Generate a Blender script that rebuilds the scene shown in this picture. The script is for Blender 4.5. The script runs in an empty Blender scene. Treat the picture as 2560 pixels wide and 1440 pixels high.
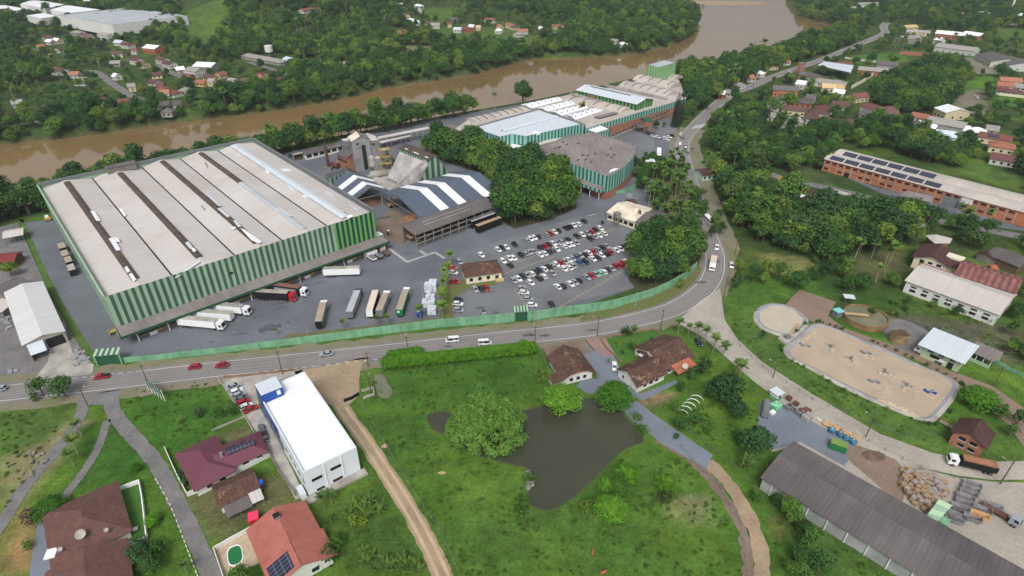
import bpy, math, random
import numpy as np
from mathutils import Vector
from mathutils.geometry import tessellate_polygon
R = random.Random(7)
sc = bpy.context.scene
COL = sc.collection
PI = math.pi
H = 125.0; F = 1500.0; TH = math.radians(31.8); SN = math.sin(TH); CS = math.cos(TH)
def P(u, v, z=0.0):
    b = v - 720.0
    k = (H - z) / (SN * F + b * CS)
    return Vector(((u - 1280.0) * k, (CS * F - b * SN) * k, z))
def proj(p):
    dz = p[2] - H
    d = p[1] * CS - dz * SN
    return (1280 + F * p[0] / d, 720 - F * (p[1] * SN + dz * CS) / d)
def inpoly(x, y, poly):
    r = False; n = len(poly); j = n - 1
    for i in range(n):
        xi, yi = poly[i][0], poly[i][1]; xj, yj = poly[j][0], poly[j][1]
        if (yi > y) != (yj > y) and x < (xj - xi) * (y - yi) / (yj - yi) + xi:
            r = not r
        j = i
    return r
def smooth(pts, n=4, closed=False):
    out = []; m = len(pts)
    rng = range(m if closed else m - 1)
    for i in rng:
        p0 = pts[(i - 1) % m] if closed or i > 0 else pts[i]
        p1 = pts[i]; p2 = pts[(i + 1) % m]
        p3 = pts[(i + 2) % m] if closed or i + 2 < m else p2
        for k in range(n):
            t = k / n
            out.append(tuple(0.5 * (2 * p1[c] + (p2[c] - p0[c]) * t + (2 * p0[c] - 5 * p1[c] + 4 * p2[c] - p3[c]) * t * t
                       + (3 * p1[c] - p0[c] - 3 * p2[c] + p3[c]) * t ** 3) for c in range(2)))
    if not closed: out.append(tuple(pts[-1][:2]))
    return out
Z = Vector((0, 0, 1))
class MB:
    def __init__(s):
        s.v = []; s.f = []; s.fm = []; s.mats = []
    def mi(s, m):
        if m not in s.mats: s.mats.append(m)
        return s.mats.index(m)
    def face(s, pts, m):
        i = len(s.v); s.v.extend(tuple(p) for p in pts)
        s.f.append(tuple(range(i, i + len(pts)))); s.fm.append(s.mi(m))
    def prism(s, poly, z0, z1, m, top=None, bot=False):
        n = len(poly)
        a = sum(poly[i][0] * poly[(i + 1) % n][1] - poly[(i + 1) % n][0] * poly[i][1] for i in range(n))
        if a < 0: poly = poly[::-1]
        for i in range(n):
            p, q = poly[i], poly[(i + 1) % n]
            s.face([(p[0], p[1], z0), (q[0], q[1], z0), (q[0], q[1], z1), (p[0], p[1], z1)], m)
        s.face([(p[0], p[1], z1) for p in poly], top or m)
        if bot: s.face([(p[0], p[1], z0) for p in poly[::-1]], m)
    def box(s, c, sx, sy, sz, m, rz=0.0, top=None, bot=False):
        ca, sa = math.cos(rz), math.sin(rz)
        poly = [(c[0] + x * ca - y * sa, c[1] + x * sa + y * ca) for x, y in ((-sx / 2, -sy / 2), (sx / 2, -sy / 2), (sx / 2, sy / 2), (-sx / 2, sy / 2))]
        s.prism(poly, c[2], c[2] + sz, m, top, bot)
    def slab(s, pts, t, m, edge=None):
        """closed plate: pts is the upper face, t the thickness downwards"""
        pts = [Vector(p) for p in pts]
        nrm = (pts[1] - pts[0]).cross(pts[2] - pts[0])
        if nrm.z < 0: pts = pts[::-1]
        lo = [p - Z * t for p in pts]; n = len(pts)
        s.face(pts, m); s.face(lo[::-1], edge or m)
        for i in range(n):
            j = (i + 1) % n
            s.face([lo[i], lo[j], pts[j], pts[i]], edge or m)
    def tube(s, p, q, r, m, n=8, r2=None, cap=True):
        p = Vector(p); q = Vector(q); r2 = r if r2 is None else r2
        d = (q - p).normalized()
        a = d.cross(Z) if abs(d.z) < .95 else d.cross(Vector((1, 0, 0)))
        a.normalize(); b = d.cross(a)
        A = [p + (a * math.cos(2 * PI * i / n) + b * math.sin(2 * PI * i / n)) * r for i in range(n)]
        B = [q + (a * math.cos(2 * PI * i / n) + b * math.sin(2 * PI * i / n)) * r2 for i in range(n)]
        for i in range(n):
            j = (i + 1) % n
            s.face([A[j], A[i], B[i], B[j]], m)
        if cap:
            s.face(A, m); s.face(B[::-1], m)
    def lathe(s, c, prof, m, n=20):
        rings = [[(c[0] + r * math.cos(2 * PI * i / n), c[1] + r * math.sin(2 * PI * i / n), c[2] + z) for i in range(n)] for r, z in prof]
        for a, b in zip(rings, rings[1:]):
            for i in range(n):
                j = (i + 1) % n
                s.face([a[i], a[j], b[j], b[i]], m)
    def beam(s, p, q, w, h, m):
        """rectangular bar from p to q (centre line), w wide, h high"""
        p = Vector(p); q = Vector(q); d = (q - p).normalized()
        a = d.cross(Z); a = a.normalized() if a.length > 1e-4 else Vector((1, 0, 0))
        b = a.cross(d).normalized()
        c = [a * x * w / 2 + b * y * h / 2 for x, y in ((-1, -1), (1, -1), (1, 1), (-1, 1))]
        A = [p + k for k in c]; B = [q + k for k in c]
        for i in range(4):
            j = (i + 1) % 4
            s.face([A[i], A[j], B[j], B[i]], m)
        s.face(A[::-1], m); s.face(B, m)
    def wall(s, p, q, z0, z1, m, t=0.25):
        p = Vector((p[0], p[1], 0)); q = Vector((q[0], q[1], 0)); d = (q - p).normalized(); nn = Vector((-d.y, d.x, 0)) * t / 2
        s.prism([(p + nn)[:2], (p - nn)[:2], (q - nn)[:2], (q + nn)[:2]], z0, z1, m)
    def stripes(s, p, q, z0, z1, ms, w, zq0=None, zq1=None):
        """vertical sheet-metal stripes along the wall p-q (z at q may differ)"""
        p = Vector((p[0], p[1], 0)); q = Vector((q[0], q[1], 0)); n = max(2, round((q - p).length / w))
        zq0 = z0 if zq0 is None else zq0; zq1 = z1 if zq1 is None else zq1
        for i in range(n):
            a, b = i / n, (i + 1) / n
            A = p.lerp(q, a); B = p.lerp(q, b)
            s.face([(A.x, A.y, z0 + (zq0 - z0) * a), (B.x, B.y, z0 + (zq0 - z0) * b), (B.x, B.y, z1 + (zq1 - z1) * b), (A.x, A.y, z1 + (zq1 - z1) * a)], ms[i % len(ms)])
    def build(s, name, parent=None, smooth=False, uv=True, loc=None):
        me = bpy.data.meshes.new(name)
        o = Vector(loc) if loc is not None else (parent_loc(parent) if parent else Vector((0, 0, 0)))
        me.from_pydata([(x - o.x, y - o.y, z - o.z) for x, y, z in s.v], [], s.f)
        for m in s.mats: me.materials.append(m)
        me.polygons.foreach_set('material_index', s.fm)
        if smooth: me.polygons.foreach_set('use_smooth', [True] * len(s.f))
        if uv:
            lay = me.uv_layers.new(name='m'); out = np.zeros(sum(len(f) for f in s.f) * 2, dtype=np.float32); k = 0
            for f in s.f:
                a = Vector(s.v[f[0]]); nrm = Vector((0, 0, 0))
                for i in range(len(f)):
                    p = Vector(s.v[f[i]]) - a; q = Vector(s.v[f[(i + 1) % len(f)]]) - a
                    nrm += p.cross(q)
                nrm = nrm.normalized() if nrm.length > 1e-9 else Z
                t = Z.cross(nrm)
                t = t.normalized() if t.length > 1e-3 else Vector((1, 0, 0))
                b = nrm.cross(t)
                for i in f:
                    p = Vector(s.v[i]); out[k] = p.dot(t); out[k + 1] = p.dot(b); k += 2
            lay.data.foreach_set('uv', out)
        me.update()
        ob = bpy.data.objects.new(name, me); COL.objects.link(ob)
        if parent: ob.parent = parent
        elif loc is not None: ob.location = loc
        return ob
def parent_loc(p):
    l = Vector((0, 0, 0))
    while p: l += p.location; p = p.parent
    return l
def root(name, loc, label, cat, group=None):
    o = bpy.data.objects.new(name, None); o.empty_display_size = .1; COL.objects.link(o)
    o.location = loc; o['label'] = label; o['category'] = cat
    if group: o['group'] = group
    return o
def tag(o, label, cat, group=None):
    o['label'] = label; o['category'] = cat
    if group: o['group'] = group
    return o
def dup(r, loc, rz=0.0, label=None, group=None, scale=None, color=None, cpart=None):
    c = r.copy(); COL.objects.link(c); c.location = loc; c.rotation_euler = (0, 0, rz)
    if scale is not None: c.scale = scale if isinstance(scale, tuple) else (scale,) * 3
    if label: c['label'] = label
    if group: c['group'] = group
    if color and r.type == 'MESH': c.color = color
    for ch in r.children:
        d = ch.copy(); COL.objects.link(d); d.parent = c
        if color and (cpart is None or ch.name.split('.')[0] in cpart): d.color = color
        for g in ch.children:
            e = g.copy(); COL.objects.link(e); e.parent = d
    return c
def kill(r):
    for c in list(r.children_recursive): bpy.data.objects.remove(c)
    bpy.data.objects.remove(r)
def struct(o, kind='structure'):
    o['kind'] = kind; return o
ORD = ['zeroth', 'first', 'second', 'third', 'fourth', 'fifth', 'sixth', 'seventh', 'eighth', 'ninth', 'tenth', 'eleventh', 'twelfth', 'thirteenth', 'fourteenth',
       'fifteenth', 'sixteenth', 'seventeenth', 'eighteenth', 'nineteenth']
_TENS = ['', '', 'twent', 'thirt', 'fort', 'fift', 'sixt', 'sevent', 'eight', 'ninet']
def nth(i):
    if i < 20: return ORD[i]
    t, r = divmod(i, 10)
    return _TENS[t] + 'ieth' if r == 0 else _TENS[t] + 'y-' + ORD[r]
def lin(c):
    if c[0] > c[1] > c[2] and c[0] - c[2] > 30: a = (c[0] + c[1] + c[2]) / 3; c = [x * .78 + a * .22 for x in c] # warm tones muted toward their own grey
    return tuple(((x / 255 + .055) / 1.055) ** 2.4 if x > 10 else x / 255 / 12.92 for x in c) + (1.0,)
class NT:
    def __init__(s, name):
        s.m = bpy.data.materials.new(name); s.m.use_nodes = True
        s.t = s.m.node_tree; s.b = s.t.nodes['Principled BSDF']
    def n(s, typ, **kw):
        o = s.t.nodes.new(typ)
        for k, v in kw.items():
            if k.startswith('_'): setattr(o, k[1:], v)
            else: s.set(o.inputs[k.replace('__', ' ') if not k[1:].isdigit() else int(k[1:])], v)
        return o
    def set(s, inp, v):
        if hasattr(v, 'is_output'): s.t.links.new(v, inp)
        elif isinstance(v, bpy.types.Node): s.t.links.new(v.outputs[0], inp)
        else:
            if isinstance(v, tuple) and len(v) == 4 and inp.type == 'VECTOR': v = v[:3]
            inp.default_value = v
    def math(s, op, a, b=0.0, c=0.0):
        o = s.n('ShaderNodeMath', _operation=op)
        for i, x in enumerate((a, b, c)): s.set(o.inputs[i], x)
        return o.outputs[0]
    def noise(s, vec, scale, detail=3, rough=.55):
        o = s.n('ShaderNodeTexNoise', Scale=scale, Detail=detail, Roughness=rough); s.set(o.inputs['Vector'], vec); return o.outputs[0]
    def rng(s, x, a, b, c, d):
        o = s.n('ShaderNodeMapRange'); s.set(o.inputs[0], x)
        for i, y in enumerate((a, b, c, d)): o.inputs[i + 1].default_value = y
        return o.outputs[0]
    def mix(s, f, a, b, op='MIX'):
        o = s.n('ShaderNodeMix', _data_type='RGBA', _blend_type=op)
        s.set(o.inputs[0], f); s.set(o.inputs[6], a); s.set(o.inputs[7], b); return o.outputs[2]
    def pos(s): return s.n('ShaderNodeNewGeometry').outputs['Position']
    def uv(s, sx=1, sy=1):
        u = s.n('ShaderNodeUVMap', _uv_map='m')
        o = s.n('ShaderNodeMapping'); s.set(o.inputs[0], u); o.inputs['Scale'].default_value = (sx, sy, 1); return o.outputs[0]
    def scaled(s, col, fac): # multiply a colour by a factor
        o = s.n('ShaderNodeVectorMath', _operation='SCALE'); s.set(o.inputs[0], col); s.set(o.inputs['Scale'], fac); return o.outputs[0]
    def done(s, col, rough=.85, spec=.3, metal=0.0, bump=None, bs=.3, bd=.05):
        s.set(s.b.inputs['Base Color'], col); s.set(s.b.inputs['Roughness'], rough)
        s.b.inputs['Specular IOR Level'].default_value = spec; s.b.inputs['Metallic'].default_value = metal
        if bump is not None:
            o = s.n('ShaderNodeBump', Strength=bs, Distance=bd); s.set(o.inputs['Height'], bump); s.set(s.b.inputs['Normal'], o)
        return s.m
def M(name, c1, c2=None, s=.15, fine=3.0, var=.12, rough=.85, spec=.3, lo=.38, hi=.62, metal=0.0, bump=0.0):
    t = NT(name); p = t.pos(); c1 = lin(c1)
    col = t.mix(t.rng(t.noise(p, s, 5), lo, hi, 0, 1), c1, lin(c2)) if c2 else c1
    f = t.rng(t.noise(p, fine, 3), .3, .7, 1 - var, 1 + var)
    if not c2: # large soft weathering
        f = t.math('MULTIPLY', f, t.rng(t.noise(p, s, 3), .3, .7, 1 - var * .8, 1 + var * .8))
    return t.done(t.scaled(col, f), rough, spec, metal, t.noise(p, fine, 3) if bump else None, bump)
def roofmat(name, c1, c2=None, period=1.0, depth=.12, streak=.25, s=.05, rough=.7, spec=.3, metal=0.0):
    """profiled sheet: ribs down the slope, dirt streaks that run with the water"""
    t = NT(name); uv = t.uv(); x = t.n('ShaderNodeSeparateXYZ', Vector=uv).outputs[0]
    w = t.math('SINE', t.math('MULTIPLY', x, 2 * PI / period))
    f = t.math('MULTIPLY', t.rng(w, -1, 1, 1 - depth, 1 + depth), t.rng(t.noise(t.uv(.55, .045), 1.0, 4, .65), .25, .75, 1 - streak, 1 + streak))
    f = t.math('MULTIPLY', f, t.rng(t.noise(t.pos(), 1.7, 3), .3, .7, .95, 1.05))
    col = lin(c1)
    if c2: col = t.mix(t.rng(t.noise(t.pos(), s, 5, .6), .4, .62, 0, 1), lin(c1), lin(c2))
    return t.done(t.scaled(col, f), rough, spec, metal, w, .25, .04)
def tilemat(name, c1, c2, c3=None, w=.35, h=.38, var=.5):
    """clay tile: each tile its own shade, lichen patches"""
    t = NT(name); uv = t.uv(1 / w, 1 / h)
    fl = t.n('ShaderNodeVectorMath', _operation='FLOOR'); t.set(fl.inputs[0], uv)
    wn = t.n('ShaderNodeTexWhiteNoise', _noise_dimensions='2D'); t.set(wn.inputs['Vector'], fl)
    sp = t.n('ShaderNodeSeparateXYZ', Vector=uv)
    row = t.math('FRACT', sp.outputs[1]); cl = t.math('FRACT', sp.outputs[0])
    sh = t.math('MULTIPLY', t.rng(row, 0, .25, .62, 1), t.rng(t.math('ABSOLUTE', t.math('SUBTRACT', cl, .5)), .25, .5, 1, .72))
    col = t.mix(t.rng(t.noise(t.pos(), .35, 4, .65), .38, .62, 0, 1), lin(c1), lin(c2))
    if c3: col = t.mix(t.math('GREATER_THAN', t.math('ADD', wn.outputs[0], t.rng(t.noise(t.pos(), .22, 3), .35, .7, -.5, .35)), .93), col, lin(c3))
    f = t.math('MULTIPLY', sh, t.rng(wn.outputs[0], 0, 1, 1 - var * .5, 1 + var * .5))
    return t.done(t.scaled(col, f), .85, .2, 0, sh, .4, .05)
def objmat(name, var=.12, rough=.8, spec=.3, coat=0.0, fine=1.2):
    """colour of the object it sits on (paint differs from one car or wall to the next)"""
    t = NT(name); c = t.n('ShaderNodeObjectInfo').outputs['Color']
    f = t.rng(t.noise(t.pos(), fine, 4), .3, .7, 1 - var, 1 + var)
    t.b.inputs['Coat Weight'].default_value = coat
    t.b.inputs['Coat Roughness'].default_value = .08
    return t.done(t.scaled(c, f), rough, spec)
m_white = M('white_paint', (226, 228, 230), s=.3, var=.05, rough=.6)
m_cream = M('cream_paint', (214, 208, 178), s=.3, var=.07)
m_wallw = M('white_wall', (208, 208, 204), s=.25, var=.1)
m_conc = M('concrete', (136, 132, 124), (112, 108, 102), s=.25, var=.14)
m_conc_l = M('pale_concrete', (172, 168, 160), (140, 136, 130), s=.2, var=.12)
m_brick = M('orange_brick', (172, 108, 80), (152, 98, 76), s=.3, fine=2.2, var=.14)
m_dark = M('dark_void', (34, 34, 36), var=.2)
m_steel = M('grey_steel', (112, 116, 120), var=.12, rough=.5, spec=.5)
m_rust = M('rust', (112, 68, 50), (84, 56, 46), s=.6, var=.25)
m_black = M('black_plastic', (28, 28, 30), var=.1, rough=.6)
m_tyre = M('tyre_rubber', (26, 26, 27), var=.1, rough=.9)
m_glass = NT('dark_glass').done(lin((30, 34, 40)), .08, .6)
m_yellow = M('yellow_paint', (176, 146, 66), var=.2)
m_blue = M('blue_paint', (28, 70, 150), var=.12, rough=.5)
m_red = M('red_paint', (178, 34, 44), var=.12, rough=.45)
m_gl = roofmat('light_green_sheet', (152, 180, 154), (140, 170, 146), .4, .05, .14, .08)
m_gd = roofmat('dark_green_sheet', (70, 96, 82), (62, 86, 74), .4, .05, .16, .08)
m_gl2 = M('bright_green_sheet', (108, 154, 84), s=.08, var=.08, rough=.5)
m_gd2 = M('deep_green_sheet', (16, 70, 62), s=.08, var=.12, rough=.5)
m_tl = M('pale_teal_sheet', (136, 182, 170), s=.1, var=.1, rough=.6)
m_td = M('dark_teal_sheet', (50, 104, 94), s=.1, var=.1, rough=.6)
m_green = M('dark_green_paint', (40, 84, 62), var=.12, rough=.6)
m_gwall = roofmat('green_boundary_paint', (118, 166, 132), (100, 146, 116), 2.6, .02, .3, .3)
m_wood = M('brown_timber', (96, 78, 66), var=.2, fine=2)
m_timber = M('pale_timber', (190, 152, 108), (158, 132, 104), s=1.2, var=.2, fine=3)
m_timberg = M('grey_timber', (150, 140, 134), (178, 168, 160), s=1.2, var=.2, fine=3)
m_solar = NT('x').m
def _solar():
    t = NT('solar_panel'); uv = t.uv(1, .6)
    sp = t.n('ShaderNodeSeparateXYZ', Vector=uv)
    g = t.math('MAXIMUM', t.math('GREATER_THAN', t.math('FRACT', sp.outputs[0]), .93), t.math('GREATER_THAN', t.math('FRACT', sp.outputs[1]), .95))
    return t.done(t.mix(g, lin((38, 42, 62)), lin((128, 132, 144))), .25, .5)
bpy.data.materials.remove(m_solar); m_solar = _solar()
r_fibre = roofmat('fibre_cement_roof', (192, 188, 186), (182, 176, 171), 1.1, .05, .09, .03)
r_fibre_d = roofmat('weathered_fibre_roof', (134, 127, 125), (116, 109, 108), 1.1, .08, .22, .05)
r_fibre_dk = roofmat('dark_fibre_roof', (88, 82, 84), (104, 98, 98), 1.0, .06, .2, .04)
r_white = roofmat('white_sheet_roof', (230, 232, 236), None, 1.0, .025, .04, rough=.5)
r_whitish = roofmat('off_white_sheet_roof', (198, 198, 200), None, 1.0, .03, .08, rough=.5)
r_pale = roofmat('pale_blue_sheet_roof', (196, 204, 212), None, 1.0, .04, .07, rough=.45)
r_metal = roofmat('galvanised_roof', (166, 172, 180), (182, 186, 192), .9, .05, .12, rough=.45, spec=.5)
r_beige = roofmat('beige_vault_roof', (182, 175, 168), (166, 158, 152), 1.0, .05, .14, .06)
r_cream = roofmat('cream_roof', (226, 214, 196), (196, 184, 166), 1.0, .03, .12, .2)
r_slate = roofmat('slate_blue_sheet', (84, 94, 110), None, .9, .06, .08, rough=.5)
r_rustw = roofmat('rusty_sheet_roof', (122, 66, 64), (140, 90, 82), 2.2, .3, .35, .3)
r_black = roofmat('tarred_strip_roof', (74, 64, 60), (92, 78, 70), .9, .2, .25, .3)
t_brown = tilemat('brown_tile', (104, 74, 62), (84, 62, 56), (140, 108, 88))
t_dark = tilemat('dark_tile', (92, 60, 58), (76, 54, 52), None, .4, .4, .35)
t_red = tilemat('red_tile', (158, 84, 66), (136, 72, 60), None, .35, .38, .35)
t_orange = tilemat('orange_tile', (196, 108, 72), (176, 94, 66), None, .4, .4, .3)
t_salmon = tilemat('salmon_tile', (190, 104, 90), (176, 96, 82), None, .33, .36, .16)
t_wine = roofmat('wine_sheet_roof', (104, 60, 74), None, .5, .04, .05, rough=.6)
t_hip = tilemat('faded_brown_tile', (120, 78, 70), (104, 72, 66), None, .42, .42, .3)
m_roofobj = objmat('far_roof', .18, fine=.8)
m_wallobj = objmat('far_wall', .1, fine=.6)
m_paint = objmat('car_paint', .03, .28, .5, .6)
m_truckpaint = objmat('truck_paint', .06, .4, .4)
FARBANK = [(-420, 430), (-200, 392), (0, 364), (87, 355), (180, 345), (300, 330), (425, 310), (525, 300), (640, 284), (727, 272), (815, 256), (890, 242), (965, 220), (1065, 207), (1190, 186),
           (1280, 162), (1320, 150), (1380, 147), (1505, 143), (1592, 135), (1655, 122), (1692, 110), (1732, 92), (1745, 70), (1742, 42), (1712, 28), (1690, 20), (1700, 8), (1720, -8)]
NEARBANK = [(1960, -8), (1962, 12), (1985, 32), (2025, 48), (2075, 62), (2094, 74), (2075, 92), (2030, 103), (1970, 115), (1920, 138), (1850, 156), (1770, 172), (1690, 180), (1620, 190), (1560, 205), (1500, 218),
            (1400, 240), (1320, 258), (1250, 270), (1120, 292), (1000, 315), (860, 342), (760, 362), (700, 376), (590, 399), (360, 449), (95, 510), (-300, 620)]
WZ = -5.0
RIVER = [P(u, v, WZ)[:2] for u, v in FARBANK] + [(-60, 2300), (760, 2300)] + [P(u, v, WZ)[:2] for u, v in NEARBANK]
def sdist(X, Y, poly):
    d = np.full(X.shape, 1e9); ins = np.zeros(X.shape, bool); n = len(poly)
    for i in range(n):
        ax, ay = poly[i]; bx, by = poly[(i + 1) % n]
        ex, ey = bx - ax, by - ay
        t = np.clip(((X - ax) * ex + (Y - ay) * ey) / (ex * ex + ey * ey + 1e-9), 0, 1)
        d = np.minimum(d, np.hypot(X - ax - t * ex, Y - ay - t * ey))
        if ay != by:
            ins ^= ((ay > Y) != (by > Y)) & (X < ex * (Y - ay) / ey + ax)
    return np.where(ins, d, -d)
HILLS = [(-320, 950, 120, 120, 46), (-560, 1180, 170, 190, 52), (60, 1420, 260, 190, 55), (-1000, 1500, 300, 260, 70), (760, 1560, 300, 220, 75), (1150, 1300, 180, 300, 50), (-150, 1550, 250, 250, 60)]
def sstep(a, b, x):
    t = np.clip((x - a) / (b - a), 0, 1); return t * t * (3 - 2 * t)
def heights(X, Y):
    z = np.zeros(X.shape)
    for cx, cy, sx, sy, a in HILLS: z = z + a * np.exp(-((X - cx) / sx) ** 2 - ((Y - cy) / sy) ** 2)
    d = sdist(X, Y, RIVER)
    z = z * sstep(-15, -160, d) + .9 * np.sin(X * .021 + 1) * np.sin(Y * .017) * sstep(560, 700, Y)
    bank = np.where(d < 0, -5.2 * sstep(-11, .5, d), -5.2 - 2.5 * sstep(0, 12, d))
    return z + bank
gx = np.concatenate([np.arange(-1900, -700, 50), np.arange(-700, -360, 8), np.arange(-360, 360, 4), np.arange(360, 760, 8), np.arange(760, 1950, 50)]).astype(float)
gy = np.concatenate([np.arange(-300, 40, 40), np.arange(40, 330, 3), np.arange(330, 700, 4), np.arange(700, 1300, 8), np.arange(1300, 2700, 60)]).astype(float)
GX, GY = np.meshgrid(gx, gy)
GZ = heights(GX, GY)
def hgt(x, y):
    i = int(np.clip(np.searchsorted(gx, x) - 1, 0, len(gx) - 2)); j = int(np.clip(np.searchsorted(gy, y) - 1, 0, len(gy) - 2))
    fx = (x - gx[i]) / (gx[i + 1] - gx[i]); fy = (y - gy[j]) / (gy[j + 1] - gy[j])
    return float((GZ[j, i] * (1 - fx) + GZ[j, i + 1] * fx) * (1 - fy) + (GZ[j + 1, i] * (1 - fx) + GZ[j + 1, i + 1] * fx) * fy)
def T(u, v, dz=0.0):
    """the place on the land (plus dz) that the map pixel names"""
    z = 80.0
    while z > -8:
        p = P(u, v, z + dz)
        if p.y > 0 and hgt(p.x, p.y) >= z: return Vector((p.x, p.y, hgt(p.x, p.y)))
        z -= .4
    p = P(u, v, dz); return Vector((p.x, p.y, 0.0))
# land cover: what grows or lies there (map-pixel outlines, colour)
COVER = [
    ([(455, 30), (530, 5), (600, -5), (590, 60), (545, 130), (470, 120)], (74, 99, 45)), ([(770, 100), (900, 100), (910, 132), (780, 135), (760, 120)], (81, 84, 59)),
    ([(960, 75), (1015, 75), (1020, 105), (975, 100)], (142, 98, 74)), ([(1035, 80), (1095, 85), (1095, 110), (1020, 105), (1010, 90)], (101, 99, 54)), ([(1000, 115), (1080, 115), (1090, 150), (1000, 140)], (122, 116, 76)),
    ([(1060, 20), (1130, 18), (1140, 60), (1060, 55)], (70, 97, 43)), ([(1060, 65), (1290, 70), (1370, 110), (1260, 105), (1150, 105)], (73, 96, 44)), ([(1240, 95), (1340, 100), (1330, 120), (1240, 118)], (79, 99, 44)),
    ([(1390, 30), (1520, 20), (1530, 65), (1400, 55)], (55, 68, 45)), ([(270, 145), (345, 130), (300, 160)], (86, 91, 61)), ([(60, 150), (110, 125), (125, 145)], (101, 99, 61)),
    ([(2120, 140), (2260, 130), (2270, 155), (2140, 160)], (72, 109, 47)), ([(2405, 205), (2485, 185), (2500, 212), (2440, 228), (2395, 222)], (69, 116, 44)), ([(2380, 142), (2460, 140), (2455, 156), (2385, 155)], (72, 111, 48)),
    ([(2490, 240), (2560, 240), (2570, 275), (2490, 262)], (74, 112, 46)), ([(2380, 150), (2480, 140), (2490, 185), (2400, 185)], (128, 120, 116)), ([(2375, 232), (2450, 222), (2475, 290), (2390, 290)], (124, 114, 106)),
    ([(2490, 70), (2570, 75), (2570, 95), (2490, 95)], (76, 99, 49)), ([(1800, 285), (1850, 300), (1870, 330), (1815, 335)], (64, 78, 50)), ([(1950, 395), (2060, 430), (2090, 470), (1960, 440)], (64, 78, 50)),
    ([(2420, 395), (2560, 440), (2560, 480), (2400, 430)], (71, 98, 46)), ([(1900, 630), (2030, 650), (2000, 690), (1920, 680)], (134, 128, 74)), ([(2130, 640), (2260, 620), (2240, 700), (2150, 700)], (87, 89, 61)),
    ([(2410, 630), (2560, 620), (2560, 700), (2440, 690)], (79, 102, 49)), ([(1860, 690), (2040, 700), (2090, 760), (1960, 740), (1900, 790), (1830, 800), (1820, 740)], (65, 101, 40)),
    ([(1820, 790), (1900, 770), (1990, 900), (2330, 1070), (2440, 1080), (2560, 1020), (2560, 1160), (2330, 1135), (2100, 1030), (1900, 920)], (71, 101, 46)),
    ([(0, 1030), (190, 1010), (140, 1110), (0, 1150)], (72, 98, 45)), ([(0, 1150), (110, 1100), (210, 1030), (220, 1060), (120, 1190), (0, 1360)], (130, 122, 84)), ([(0, 1300), (100, 1260), (90, 1440), (0, 1440)], (150, 112, 72)),
    ([(300, 970), (540, 950), (600, 1040), (430, 1140), (380, 1120)], (58, 99, 36)), ([(180, 1080), (300, 1040), (390, 1180), (300, 1215), (190, 1240)], (55, 94, 36)),
    ([(440, 1240), (560, 1200), (740, 1180), (760, 1260), (640, 1300), (540, 1360)], (99, 97, 59)), ([(540, 1090), (620, 1060), (660, 1120), (560, 1130)], (101, 99, 63)),
    ([(780, 1240), (930, 1190), (1060, 1380), (1080, 1440), (840, 1440)], (59, 85, 36)), ([(900, 1040), (1080, 1030), (1100, 1170), (1010, 1240), (930, 1130)], (65, 99, 38)),
    ([(960, 920), (1330, 870), (1340, 1000), (960, 1020)], (57, 96, 35)), ([(1330, 1270), (1560, 1130), (1680, 1130), (1850, 1340), (1850, 1440), (1150, 1440), (1080, 1290)], (67, 101, 40)),
    ([(1660, 1250), (1760, 1240), (1770, 1310), (1690, 1300)], (126, 122, 84)), ([(1590, 985), (1690, 980), (1660, 1010), (1600, 1020)], (134, 110, 82)), ([(1930, 1300), (1960, 1290), (1960, 1330), (1935, 1330)], (150, 96, 66)),
    ([(1930, 1180), (2060, 1260), (2400, 1440), (1930, 1440), (1950, 1330), (1850, 1180)], (67, 94, 43)), ([(2080, 760), (2560, 820), (2560, 920), (2400, 900), (2300, 850)], (85, 85, 70)),
    ([(2260, 800), (2420, 830), (2520, 890), (2440, 890), (2300, 840)], (82, 80, 80)),
]
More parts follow.
